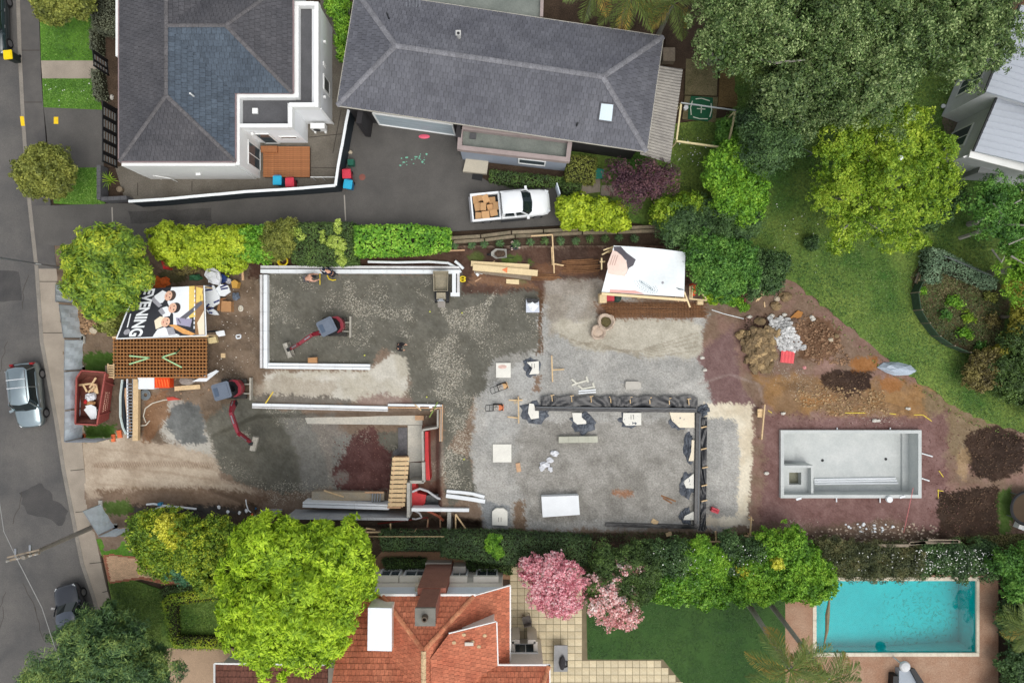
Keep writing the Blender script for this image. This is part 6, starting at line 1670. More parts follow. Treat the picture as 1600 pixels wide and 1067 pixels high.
# ---------------------------------------------------------------- the building site's things
def zs(px,py):return site_z1(px,py)
def gs(px,py,dz=0.0):
 z=zs(px,py)+dz;return g(px,py,z)
def plank(name,label,cat,x0,y0,x1,y1,w,h,m,z=None,dz=0.0,group=None):
 za=(zs(x0,y0)if z is None else z)+dz;zb_=(zs(x1,y1)if z is None else z)+dz
 p,q=g(x0,y0,za+h/2),g(x1,y1,zb_+h/2)
 mb=MB();mb.bar(p,q,w,h);return one(name,label,cat,mb,m,group)
def rodded(name,label,pts,r,m,cat,z=None,dz=.04,n=6):
 P=[]
 for i in range(len(pts)-1):
  for k in range(4):
   t=k/4;P.append((pts[i][0]+(pts[i+1][0]-pts[i][0])*t,pts[i][1]+(pts[i+1][1]-pts[i][1])*t))
 P.append(pts[-1])
 mb=MB();mb.tube([(gs(p[0],p[1],dz)if z is None else g(p[0],p[1],z))for p in P],r,n);return one(name,label,cat,mb,m)
# --- white insulated formwork walls: outer leaf, core, inner leaf
def icf(label,segs,z0,z1,parts=(.17,.07,.26),side=1,mats=None,cap=True,lo=0.0):
 c=g(*segs[0],z1);t=thing("formwork_wall",label,"formwork",(c[0],c[1],z0))
 for a,b in zip(segs,segs[1:]):
  p,q=Vector(g(*a,z1)),Vector(g(*b,z1));d=(q-p).normalized();nr=Vector((d.y,-d.x,0))*side
  off=0;L_=(q-p).length;n=max(1,round(L_/1.25))
  for k,(w,nm,m,hh)in enumerate(zip(parts,("outer_leaf","core","inner_leaf"),mats or(M_FOAMD,M_BLACKM,M_FOAM),(z1,z1-.1,z1))):
   if w<=0:continue
   for i in range(n):
    s=p+d*(L_*i/n)+nr*(off+w/2);e=p+d*(L_*(i+1)/n-.012)+nr*(off+w/2)
    if i==0:s=s-d*.0
    mb=MB();mb.bar((s.x,s.y,(z0+hh)/2),(e.x,e.y,(z0+hh)/2),w-.004,hh-z0);mb.build(nm,m,t)
   off+=w
 return t
icf("long white foam formwork wall along the north hedge",[(407,415),(718,416)],-.05,.45)
icf("white foam formwork wall down the west side of the sand floor",[(406,575),(406,429)],-.05,.449,side=1)
icf("short white foam formwork return behind the tracked dumper",[(718,427),(718,459)],-.05,.448,side=1)
mb=MB();c=g(711,460,.46);mb.box((c[0],c[1],.2),(.6,.24,.5));one("foam_block","white foam block capping the end of the short formwork return","foam block",mb,M_FOAM)
icf("white foam formwork strip along the lower edge of the upper sand floor",[(414,567),(578,569)],-.05,.3,(.18,.03,.17),1,(M_FOAM,M_GRWD,M_FOAM))
icf("long white formwork wall between the pale dust strip and the lower level",[(394,630),(606,635)],-1.6,.2,(.2,.04,.1),1,(M_FOAM,M_GRWD,M_FOAMD))
icf("short white formwork wall with timber props at the lower level's corner",[(606,631),(690,632)],-1.6,.25,(.14,.06,.08),1,(M_FOAM,M_BLACKM,M_PINEP))
icf("pinkish timber formwork on the east side of the lower level",[(692,632),(691,690)],-1.6,.25,(.06,.1,.05),1,(M_PINEP,M_RAWC,M_PINEP))
# --- concrete retaining walls and footings of the lower level
def cwall(name,label,pts,z0,z1,w,m,cat="wall"):
 t=thing(name,label,cat,g(*pts[0],z0))
 for a,b in zip(pts,pts[1:]):
  p,q=g(*a,z1),g(*b,z1);n=max(1,round(math.dist(p,q)/2.4))
  for i in range(n):
   s=[p[k]+(q[k]-p[k])*i/n for k in(0,1)];e=[p[k]+(q[k]-p[k])*(i+.995)/n for k in(0,1)]
   mb=MB();mb.bar((s[0],s[1],(z0+z1)/2),(e[0],e[1],(z0+z1)/2),w,z1-z0);mb.build("wall_section",m,t)
 return t
M_WALLG=mat("grey_wall_face",S(150,152,154),.8,.08,.8,.08,10,c2=S(166,168,168))
cwall("retaining_wall","long grey concrete retaining wall along the south side of the lower level",[(447,809),(638,811)],-1.6,.55,.18,M_WALLG)
cwall("retaining_wall","short grey concrete wall section left of the long retaining wall",[(396,808),(426,808)],-1.6,.5,.18,M_WALLG)
cwall("retaining_wall","pale concrete wall end running north past the slatted walkway",[(638,808),(638,754)],-1.6,.56,.2,M_RAWC)
cwall("retaining_wall","stepped pale concrete wall by the red waterproofing",[(640,753),(662,753),(661,722)],-1.6,.2,.2,M_RAWC)
cwall("retaining_wall","narrow concrete wall running up to the timber formwork",[(661,720),(660,672),(684,668),(684,640)],-1.6,.1,.12,M_RAWC)
cwall("retaining_wall","concrete wall strip crossing the trench beside the white pipes",[(643,796),(733,797)],-1.4,.3,.22,M_FOAM)
cwall("retaining_wall","narrow concrete buttress below the white pipes",[(702,800),(701,832)],-1.4,.2,.24,M_RAWC)
M_FOOT=mat("pale_footing",S(208,202,188),.85,.1,.7,.12,10,c2=S(186,184,174))
def slabp(name,label,cat,pts,z0,z1,m,rag_=None):
 if rag_:pts=ragged(pts,rag_[0],rag_[1],4)
 mb=MB();mb.prism(gl(pts,z1),z0,z1);return one(name,label,cat,mb,m)
slabp("footing","long pale concrete footing under the upper formwork wall","footing",[(472,641),(660,643),(660,664),(480,662)],-1.65,-1.4,M_FOOT)
slabp("footing","pale concrete footing running down beside the maroon earth","footing",[(637,664.5),(659,664.5),(660,720),(637,722)],-1.65,-1.41,M_FOOT)
slabp("footing","small concrete slab at the head of the slatted walkway","footing",[(640,722.5),(658,722.5),(658,748),(640,748)],-1.65,-1.39,M_RAWC)
slabp("wet_patch","dark wet plastic sheet in the corner of the footing","sheet",[(622,668),(636,668),(636,711),(614,711),(614,705),(622,700)],-1.62,-1.46,mat("wet_grey",S(92,90,92),.3,.25,3,.25,10))
slabp("ply_board","plywood shutter boards lying against the foam formwork by the retaining wall","boards",[(487,768),(572,769),(600,770),(600,782),(487,782)],-1.6,-1.0,mat("worn_ply",S(176,158,130),.85,.14,1.2,.14,10,c2=S(160,154,140)))
icf("white foam strip stepped along the retaining wall",[(473,784),(608,788)],-1.5,-.3,(.12,.05,.2),1,(M_FOAM,M_FOAMD,M_FOAM))
plank("timber_plank","thin pine plank lying slanting on the ply boards","plank",506,766,537,776,.1,.04,M_PINE,z=-.98)
plank("timber_plank","pinkish board edging above the grey props","plank",570,769,600,769,.12,.08,M_PINEP,z=-.95)
for i in range(4):
 mb=MB();c=g(582+i*4,777,-.8);mb.tube([(c[0],c[1]+.25,-.9),(c[0],c[1]-.3,-.7)],.05,6);one("steel_prop","grey steel prop lying by the foam strip, number %s from the left"%("one","two","three","four")[i]if False else["leftmost short grey prop against the foam strip","second short grey prop from the left against the foam strip","third short grey prop from the left against the foam strip","rightmost short grey prop against the foam strip"][i],"prop",mb,M_STEEL,"short props by the foam strip")
slabp("red_membrane","bright red waterproof membrane in the trench by the white pipes","membrane",[(641,754),(650,755),(652,770),(666,773),(664,786),(660,790),(641,790)],-1.3,-.5,M_RED)
slabp("red_membrane","narrow strip of red membrane on the stepped concrete wall","membrane",[(664,674),(669,674),(670,720),(672,750),(664,750)],-1.5,-.3,M_RED)
slabp("black_sheet","black plastic sheet in the trench under the white pipes","sheet",[(666,774),(700,770),(726,780),(738,792),(660,792)],-1.2,-.75,M_BLKPL)
for i,(x0,y0,x1,y1,lab)in enumerate(((669,811,667,829,"upright pinkish post in the south trench"),(688,790,688,838,"thin tall stake standing in the south trench"))):
 plank("stake",lab,"stake",x0,y0,x1,y1,.1,.1,M_PINEP,z=-.9)
rodded("orange_pipe","orange drain pipe slanting out of the trench",[(667,797),(685,806),(693,813)],.09,mat("orange_pipe",S(190,104,76),.5,.1),"pipe",z=-.8)
rodded("red_pipe","red pipe along the base of the long retaining wall",[(590,818),(640,812),(668,808),(670,828)],.05,mat("dark_red_pipe",S(140,52,46),.5,.1),"pipe",z=-1.0)
rodded("grey_hose","pale curved conduit beside the red membrane",[(644,768),(656,763),(668,767),(684,778),(697,781)],.08,mat("pale_grey_pipe",S(190,190,192),.5,.06),"pipe",z=-.2)
rodded("grey_hose","pale loop of conduit below the concrete wall strip",[(646,797),(655,801),(659,808),(650,811),(644,810)],.06,MATS["pale_grey_pipe"],"pipe",z=-.4)
for i,(pts,lab)in enumerate(((([698,767],[722,769],[738,771],[757,776]),"upper white channel length sticking out of the trench"),(([697,774],[720,777],[740,780],[758,783]),"lower white channel length sticking out of the trench"))):
 mb=MB();P=[g(p[0],p[1],.1)for p in pts]
 for a,b in zip(P,P[1:]):mb.bar(a,b,.26 if i else.2,.16)
 one("white_channel",lab,"channel",mb,M_FOAM)
rodded("grey_pipe","grey pipe end hanging beyond the white channels",[(736,783),(743,788),(748,798)],.08,MATS["pale_grey_pipe"],"pipe",z=-.1)
wk=thing("timber_walkway","slatted timber walkway laid over the lower level","walkway",g(622,750,-1.0))
mp_=None
for i in range(11):
 t=i/10;cx_,cy_=626.5+(619.5-626.5)*t,717+(788-717)*t
 if mp_ is None:
  mb=MB();mb.box((0,0,0),(1.15,.235,.045));o=mb.build("plank",M_PINE,wk,local=True);mp_=o.data
 else:o=bpy.data.objects.new("plank",mp_);col.objects.link(o);o.parent=wk
 c=g(cx_,cy_,.3);o.location=Vector((c[0],c[1],.3))-ORG[wk.name];o.rotation_euler=(0,0,random.uniform(-.02,.02)+.02)
for s in(-9,9):
 mb=MB();mb.bar(g(626+s,713,.23),g(619.5+s,792,.23),.1,.09);mb.build("stringer",M_PINEP,wk)
for(px,py)in((626,716),(619,788)):
 mb=MB();c=g(px,py,-.7);mb.box((c[0],c[1],-.7),(.9,.1,1.75));mb.build("trestle",M_PINEP,wk)
for i,(x0,y0,x1,y1,lab)in enumerate(((648,632,658,641,"short slanting brace in the corner formwork"),(672,642,684,637,"short brace at the right of the corner formwork"),(671,652,684,628,"thin greenish stick across the corner formwork"))):
 plank("timber_brace",lab,"brace",x0,y0,x1,y1,.07,.07,M_PINE if i<2 else mat("green_stick",S(120,140,70),.8),z=.25)
mb=MB();c=g(655,653,-1.2);mb.box((c[0],c[1],-1.33),(.6,.32,.12));one("timber_block","timber block lying on the long footing","block",mb,M_PINEP)
for i,(x,y)in enumerate(((654,635),(673,635))):
 mb=MB();c=g(x,y,.2);mb.box((c[0],c[1],.2),(.2,.2,.12));one("foam_chunk",["white foam chunk left of the gap in the corner formwork","white foam chunk right of the gap in the corner formwork"][i],"foam block",mb,M_FOAM)
plank("yellow_bar","yellow levelling bar leaning on the long white formwork wall","bar",415,630,427,612,.07,.06,mat("yellow_plastic",S(222,192,70),.5,.1),z=.3)
# --- black plastic lined footing trench
bt=thing("lined_footing","black plastic lined footing trench running along the gravel floor","lined trench",g(960,630,0))
def drape(x0,y0,x1,y1,w0,w1,z0,z1,n,seed,name="plastic_sheet",vertical=False):
 rr=random.Random(seed);mb=MB();m=7
 for i in range(n+1):
  t=i/n
  for j in range(m+1):
   s=j/m
   if not vertical:
    x=x0+(x1-x0)*t;y=y0+(y1-y0)*t+s*(w1-w0)+w0
   else:
    y=y0+(y1-y0)*t;x=x0+(x1-x0)*t+s*(w1-w0)+w0
   fold=.05*math.sin(i*.9+j*1.1*math.sin(i*.21))+rr.uniform(-.035,.035)
   sc=abs(math.sin(math.pi*t*(n/8.0)))
   if j==0:
    if vertical:x-=0
    else:y-=sc*3.0
   z=z0+(z1-z0)*s+fold*(1 if 0<j<m else.4)+.1
   mb.v.append(g(x,y,z))
 for i in range(n):
  for j in range(m):
   a=i*(m+1)+j;mb.f.append((a,a+1,a+m+2,a+m+1))
 return mb.build(name,M_BLKPL,bt,smooth=True)
drape(845,0,1090,0,621,640,.22,.0,64,1);drape(1098,652,1096,828,-2,7,.05,.12,40,2,vertical=True)
mb=MB();mb.bar(g(836,638,.12),g(1088,641,.12),.3,.22);mb.build("plastic_curb",M_BLKPL,bt)
mb=MB();mb.bar(g(1091,645,.14),g(1088,822,.14),.34,.26);mb.build("plastic_curb",M_BLKPL,bt)
mb=MB();mb.bar(g(946,819,.1),g(1092,823,.1),.24,.2);mb.build("plastic_curb",M_BLKPL,bt)
for(x0,y0,x1,y1)in((838,636,1086,638.5),(1093.5,650,1090.5,818)):
 mb=MB();mb.bar(g(x0,y0,.27),g(x1,y1,.27),.07,.05);mb.build("edge_strip",mat("grey_edge",S(92,96,100),.4,.1),bt)
for i in range(8):
 x=862+i*30.5;yy=619+.8*i
 mb=MB();mb.bar(g(x,yy-2,.25),g(x+1,yy+8,.35),.06,.1);mb.bar(g(x-2,yy-1,.3),g(x+4,yy-2,.3),.05,.06);mb.build("peg",M_PINE,bt)
for(x,y)in((1100,667),(1100,701),(1102,730),(1101,758),(1101,782)):
 mb=MB();mb.bar(g(x-5,y+1,.28),g(x+4,y-1,.28),.07,.1);mb.build("peg",M_PINE,bt)
crum=MB();rr=random.Random(5)
def crumple(label,px,py,rx,ry,seed):
 mb=MB();n=22;rr=random.Random(seed);c0=g(px,py,.07);mb.v.append((c0[0],c0[1],.12))
 for r in range(1,5):
  for k in range(n):
   a=2*math.pi*k/n;q=r/4*(1+(rr.uniform(-.22,.22)if r==4 else rr.uniform(-.06,.06)))
   c=g(px+rx*q*math.cos(a),py+ry*q*math.sin(a),0)
   mb.v.append((c[0],c[1],.03+(rr.uniform(.0,.16)if r<4 else.0)))
 for k in range(n):mb.f.append((0,1+(k+1)%n,1+k))
 for r in range(3):
  for k in range(n):
   a=1+r*n;j=(k+1)%n;mb.f.append((a+k,a+j,a+n+j,a+n+k))
 return one("crumpled_plastic",label,"plastic sheet",mb,mat("scuffed_black_plastic",S(66,70,78),.4,.3,2.5,.25,10,bump=.8,bsc=8,c2=S(98,104,112)))
crumple("crumpled black plastic round the left end pad of the trench",835,645,24,18,1)
crumple("crumpled black plastic round the second pad from the left",912,660,20,19,2)
crumple("crumpled black plastic beside the pad under the middle of the trench",984,655,18,14,3)
crumple("crumpled black plastic at the trench corner pad",1062,658,16,12,4)
crumple("crumpled black plastic strip left of the long pad on the trench's right arm",1076,700,8,24,5)
crumple("crumpled black plastic round the lower pad on the trench's right arm",1074,757,13,20,6)
crumple("crumpled black plastic at the bottom end pad of the trench",1072,806,10,14,7)
crumple("crumpled black plastic round the wrapped square pad",831,574,14,15,8)
crumple("scrap of black plastic at the outer corner of the trench",1098,640,10,9,10)
crumple("crumpled black plastic at the bottom corner of the trench",1096,822,8,8,11)
M_PAD=mat("pale_concrete_pad",S(222,220,210),.8,.05,1.2,.06,14)
M_PADW=mat("warm_concrete_pad",S(228,216,192),.8,.05,1.2,.06,14)
def pad(label,pts,z=.14,m=None,marks=None):
 c=center([g(*p,0)[:2]for p in pts]);t=thing("concrete_pad",label,"concrete pad",(c[0],c[1],0),group="concrete pads on the gravel floor")
 mb=MB();mb.prism(gl(pts,z),-.05,z);mb.build("pad",m or M_PAD,t)
 if marks:
  for k in(-2.0,2.0):
   mb=MB();mb.bar(g(marks[0]+k,marks[1]-3,z+.01),g(marks[0]+k,marks[1]+4,z+.01),.045,.02);mb.build("scored_mark",mat("grey_score",S(150,148,142),.8),t)
 return t
pad("pale concrete pad at the left end of the black trench",[(827,630),(834,631),(836,638),(842,641),(842,653),(830,655),(825,645)],.17)
pad("curved pale pad below the left part of the trench",[(894,645),(909,645),(909,652),(916,658),(916,662),(902,663),(896,658)],.17)
pad("pale pad with two short marks under the middle of the trench",[(974,645),(1002,645),(1002,664),(978,665),(973,658)],.17,None,(988,651))
pad("large cream pad in the corner of the trench",[(1046,643),(1085,644),(1085,668),(1062,668),(1050,657)],.17,M_PADW)
pad("narrow cream pad along the right arm of the trench",[(1081,687),(1085,688),(1084,720),(1076,720),(1080,706)],.17,M_PADW)
pad("small pale pad in black plastic on the right arm of the trench",[(1068,752),(1084,740),(1084,763),(1072,762)],.17)
pad("small pale pad at the bottom end of the right arm",[(1070,806),(1084,799),(1084,812),(1068,812)],.17)
pad("square white pad with a rusty stain near the compactors",[(775,567),(798,567),(798,590),(775,590)],.12)
mb=MB();c=g(785,573,.13);mb.lathe([(.3,0),(.2,.004)],(c[0],c[1],.124),12,1,.45);one("rust_stain","pinkish rust stain on the square white pad","stain",mb,mat("rust_stain",S(206,176,164),.8,.2,5))
pad("white pad wrapped in black plastic near the timber profile",[(823,566),(842,564),(842,584),(827,585),(832,575)],.2,None,(833,571))
pad("square white pad left of the gravel floor",[(770,694),(799,694),(799,722),(770,722)],.12)
pad("white pad with rounded top edge above the south hedge",[(769,799),(775,794),(787,794),(793,799),(793,821),(769,820)],.25,None,(781,811))
mb=MB();q=[g(846,776,.62),g(904,774,.62),g(906,804,.62),g(848,808,.62)];mb.prism(q,.0,.6);one("foam_pack","large white wrapped pack of foam sheets on the gravel","foam pack",mb,M_FOAM)
bm=thing("concrete_beam","long pale concrete beam lying on the gravel below the trench","beam",g(904,687,0))
for i in range(4):
 xa,xb=873+15.3*i,873+15.3*(i+.985);mb=MB();mb.prism(gl([(xa,682.2-.2*i),(xb,682-.2*i),(xb,691.6-.2*i),(xa,692-.2*i)],.35),.02,.35);mb.build("segment",mat("greenish_concrete",S(178,178,162),.85,.1,1.5),bm)
def bag_scrap(label,pts,m,seed,sc=.09):
 mb=MB();rr=random.Random(seed)
 for i,(x,y,r)in enumerate(pts):
  c=g(x,y,0);mb.blob((c[0],c[1],.1+zs(x,y)),(r*.044,r*.044*rr.uniform(.6,1),.1),seed+i,.45,9,6)
 return one("plastic_scrap",label,"plastic",mb,m)
M_PLW=mat("crinkled_clear_plastic",S(212,214,218),.25,.08,5,.1,20,bump=.6,bsc=14)
bag_scrap("crumpled clear plastic wrap on the gravel",[(866,708,6),(860,718,5),(850,727,7),(860,733,4),(846,732,4)],M_PLW,3)
for i,(x,y,a,w,h,lab,m)in enumerate(((810,730,.15,.3,.6,"brown timber offcut on the gravel left of the plastic wrap",M_PINEP),(1023,815,-.5,.45,.3,"pale timber offcut beside the bottom trench",M_PINE),(1045,834,.3,.4,.25,"pale timber offcut on the soil below the bottom trench",M_PINE),(806,627,.3,.3,.3,"beige stone at the timber profile's top",MATS["beige_stone"]))):
 mb=MB();c=gs(x,y,.05);mb.box(c,(w,h,.08),rz=a);one("offcut",lab,"offcut",mb,m)
for i,(x0,y0,x1,y1,lab)in enumerate(((1033,774,1056,783,"upper rusty board lying near the trench's right arm"),(1036,778,1050,786,"lower rusty board lying near the trench's right arm"))):
 plank("rusty_board",lab,"board",x0,y0,x1,y1,.1,.04,M_RUST)
for i,(x0,y0,x1,y1,lab)in enumerate(((893,592,901,599,"top left arm of the white forked bracket"),(901,599,918,594,"middle bar of the white forked bracket"),(916,588,919,597,"right arm of the white forked bracket"),(893,602,903,598,"lower left arm of the white forked bracket"),(903,602,911,608,"slanting white bar below the forked bracket"),(908,608,928,604,"long white bar below the forked bracket"),(926,598,929,606,"short upright white bar below the forked bracket"))):
 plank("white_bar",lab,"bar",x0,y0,x1,y1,.11,.08,mat("off_white_steel",S(206,204,190),.6,.06),group="white bars north of the trench")
for i in range(2):
 plank("white_pipe",["upper short white pipe lying above the trench","lower short white pipe lying above the trench"][i],"pipe",904,611+i*3.6,931,609+i*3.6,.1,.1,M_FOAM)
def profile(label,members,z=.5,m=None):
 cx_,cy_=members[0][0],members[0][1];t=thing("timber_profile",label,"set-out frame",g(cx_,cy_,0),group="timber set-out profiles")
 for(x0,y0,x1,y1,nm)in members:
  mb=MB();mb.bar(g(x0,y0,z),g(x1,y1,z if nm=="board" else.1),.085,.1);mb.build(nm,m or M_PINE,t)
 for(x0,y0,x1,y1,nm)in members[:1]:
  for(x,y)in((x0,y0),(x1,y1)):
   c=g(x,y,z);mb=MB();mb.box((c[0],c[1],z/2-.15),(.06,.06,z+.35));mb.build("peg",M_PINEP,t)
profile("T shaped timber profile beside the wrapped pad",[(862,556,863.5,596,"board"),(863,578,881,577,"brace")])
profile("timber profile at the left end of the black trench",[(810,620,810.5,661,"board"),(795,625,816,625,"brace"),(793,651,810,653,"brace")])
profile("tall timber profile left of the red earth",[(1195,632,1190,686,"board"),(1184,645,1193,646,"brace")])
slabp("ply_offcut","pale ply square on the timber profile left of the red earth","board",[(1184,639),(1193,639),(1193,652),(1184,652)],.3,.4,M_PINE)
profile("timber profile in the lower right corner of the pale slab",[(1174,808,1172,836,"board"),(1163,837,1183,838,"board"),(1170,811,1177,812,"brace")])
profile("small timber profile at the hedge below the slab",[(1072,846,1126,846,"board"),(1118,830,1119,846,"brace")])
profile("L shaped timber profile at the edge of the soil bed",[(830,369,863,367,"board"),(863,368,866,427,"board"),(863,412,880,415,"brace"),(862,386,863,414,"brace")])
profile("timber profile along the south hedge right of the buttress",[(712,831,747,832,"board"),(712,803,712,831,"brace"),(712,803,730,829,"brace")])
profile("timber profile along the dark hedge under the retaining wall",[(570,831,648,831,"board"),(610,818,611,833,"brace"),(572,825,586,827,"brace")])
profile("long low timber profile between hedge and soil strip",[(800,838,846,838,"board"),(845,838,846,845,"brace")])
for i,(x0,y0,x1,y1,lab)in enumerate(((576,838,694,838,"long pale string line batten along the dark hedge"),(1263,829,1330,826,""),)):
 if lab:plank("batten",lab,"batten",x0,y0,x1,y1,.025,.03,M_PINE,z=1.95)
# --- timber pack, rebar, soil bed things
M_LVL=mat("pale_lvl",S(224,202,158),.6,.06,3,.08,14,rnd='object',ra=.07)
for i,(x0,y0,x1,y1,w,z,lab)in enumerate(((736,412,827,417,.34,.0,"upper pale timber beam at the back of the timber stack"),(739,418,840,427,.4,.22,"longest pale timber beam on top of the timber stack"),(742,422,830,434,.36,.0,"lower grey timber beam at the front of the timber stack"))):
 plank("timber_beam",lab,"beam",x0,y0,x1,y1,w,.2,M_LVL if i<2 else M_GRWD,z=.02,dz=z,group="beams in the timber stack")
mb=MB();c=g(790,422,.45);mb.add([(c[0]-.25,c[1]+.02,.452),(c[0]+.1,c[1]-.2,.452),(c[0]+.13,c[1]+.2,.452)],[(0,1,2)]);one("orange_mark","orange sprayed arrow mark on the longest timber beam","paint mark",mb,mat("orange_spray",S(226,130,84),.8,.1))
slabp("ply_offcut","pale ply board lying below the timber stack","board",[(791,436),(811,437),(811,444.5),(791,443)],.02,.09,M_LVL)
for i,(x,y,lab)in enumerate(((743,424,"top left white foam offcut beside the timber stack"),(746,429,"lower left white foam offcut beside the timber stack"),(750,426,"white foam offcut in the middle beside the timber stack"),(754,426,"small white foam offcut right of the middle one"),(759,426,"rightmost white foam offcut beside the timber stack"))):
 mb=MB();c=gs(x,y,.05);mb.box(c,(.16,.22,.12),rz=i*.7);one("foam_offcut",lab,"offcut",mb,M_FOAM,"foam offcuts beside the timber stack")
plank("timber_offcut","thin pinkish offcut below the foam pieces","offcut",742,440,752,434,.07,.06,M_PINEP)
plank("timber_offcut","short curved offcut on the grass above the timber stack","offcut",765,413,773,408,.06,.06,M_PINE)
def rebar(label,x0,x1,y0,y1,n,slope=0,cross=0,seed=0,z=.06):
 t=thing("rebar_bundle",label,"steel bars",g((x0+x1)/2,(y0+y1)/2,0));rr=random.Random(seed)
 mb=MB()
 for i in range(n):
  y=y0+(y1-y0)*i/(n-1)+rr.uniform(-.6,.6);a,b=x0+rr.uniform(-6,6),x1+rr.uniform(-8,8)
  mb.tube([g(a,y,z+rr.uniform(0,.05)),g((a+b)/2,y+slope*.5+rr.uniform(-1,1),z+rr.uniform(0,.06)),g(b,y+slope,z)],.028,5)
 stuff(mb.build("bar",M_RUST,t))
 if cross:
  mb=MB()
  for i in range(cross):
   x=x0+(x1-x0)*(i+.5)/cross;mb.tube([g(x,y0-1,z+.07),g(x,y1+slope+1,z+.07)],.02,4)
  stuff(mb.build("cross_bar",M_RUST,t))
 return t
rebar("long rusty bundle of reinforcing bars below the white tarpaulin shelter",945,1100,474,494,16,1,34,1)
rebar("second rusty bundle of bars beside the timber profile",880,934,406,426,14,-2,0,2)
rebar("short rusty bundle of bars under the timber stack's end",822,872,428,436,7,1,0,3)
wb_=thing("wheelbarrow","grey wheelbarrow filled with dark soil on the grass patch","wheelbarrow",g(782,398,0),rz=math.radians(182))
def wheelbarrow(t):
 mb=MB();prof=[(-.42,-.28),(.30,-.34),(.62,-.12),(.62,.12),(.30,.34),(-.42,.28)]
 top=[(x,y,.62)for x,y in prof];bot=[(x*.6,y*.62,.3)for x,y in prof];inn=[(x*.9,y*.88,.62)for x,y in prof];inb=[(x*.62,y*.64,.5)for x,y in prof]
 mb.v=top+bot+inn+inb;n=6
 for i in range(n):
  j=(i+1)%n;mb.f+=[(n+i,n+j,j,i),(i,j,2*n+j,2*n+i),(2*n+i,2*n+j,3*n+j,3*n+i)]
 mb.f.append(tuple(reversed(range(n,2*n))));mb.build("tray",mat("grey_tray",S(150,148,140),.5,.12,4),t,local=True)
 mb=MB();mb.add([(x*.64,y*.66,.56)for x,y in prof],[tuple(range(6))]);mb.blob((0,0,.54),(.34,.2,.09),2,.2,10,5);mb.build("soil",M_SOIL,t,local=True)
 for s in(-1,1):
  mb=MB();mb.tube([(.7,s*.06,.22),(-.2,s*.24,.32),(-.9,s*.3,.55)],.025,6);mb.build("handle",M_BLACKM,t,local=True)
  mb=MB();mb.tube([(-.3,s*.24,.32),(-.34,s*.26,.0)],.02,6);mb.build("leg",M_BLACKM,t,local=True)
 mb=MB();mb.tube([(.72,-.05,.2),(.72,.05,.2)],.2,14);mb.build("wheel",M_BLACKM,t,local=True)
wheelbarrow(wb_)
fs=[(801,379,.12),(806,385,.1),(810,382,.11),(800,389,.1),(811,387,.09)]
for i,(x,y,r)in enumerate(fs):
 mb=MB();c=gs(x,y,.08);mb.blob(c,(r,r*.8,r*.8),i,.3,7,5);one("pale_clod",["topmost pale lump on the dark bag in the soil bed","middle pale lump on the dark bag in the soil bed","right pale lump on the dark bag in the soil bed","lowest pale lump on the dark bag in the soil bed","small pale lump right of the lowest in the soil bed"][i],"lump",mb,mat("pink_white_lump",S(220,196,184),.8,.08),"pale lumps in the soil bed")
mb=MB();c=gs(805,386,.03);mb.blob(c,(.34,.26,.06),8,.3,9,5);one("dark_bag","dark plastic bag under the pale lumps in the soil bed","bag",mb,M_BLKPL)
for i,(x,y)in enumerate(((723,434),(723,438))):
 mb=MB();c=g(x,y,.15);mb.lathe([(.2,0),(.22,.06),(.2,.12),(.1,.12),(.1,.0)],(c[0],c[1],.02+.06*i),16,1,.6);one("yellow_coil",["upper loop of yellow hose at the formwork's end","lower loop of yellow hose at the formwork's end"][i],"hose",mb,mat("bright_yellow",S(222,196,40),.5,.1))
mb=MB();c=g(442,408,.3)
for k in range(3):
 P=[(c[0]+(.28+.03*k)*math.cos(a*.35),c[1]+(.26+.03*k)*math.sin(a*.35),.25+.06*k)for a in range(19)];mb.tube(P,.05,6,False)
one("yellow_coil","round yellow hose coil between the hedge and the formwork","hose",mb,MATS["bright_yellow"])
rodded("white_conduit","long white conduit lying behind the north formwork wall",[(575,409),(620,410),(670,409),(700,411),(716,420),(720,426)],.09,M_FOAM,"pipe",z=.25)
rodded("white_conduit","short white conduit curving round the formwork corner",[(711,408),(718,414),(724,420)],.1,M_FOAM,"pipe",z=.25)
bulk=thing("bulk_bag","square white and grey bulk bag at the edge of the sand floor","bulk bag",g(831,477,0))
mb=MB();mb.prism(gl([(822,467),(842,468),(843,488),(822,488)],.55),0,.5);mb.build("bag_body",mat("bluish_white_bag",S(198,204,214),.7,.08,3),bulk)
mb=MB();mb.prism(gl([(822,466),(843,468),(841,472),(836,474),(824,473)],.6),.4,.58);mb.build("dark_flap",M_BLKPL,bulk)
mb=MB();c=g(832,478,.5);mb.blob((c[0],c[1],.5),(.34,.32,.12),3,.3,9,5);mb.build("crumpled_top",M_FOAM,bulk)
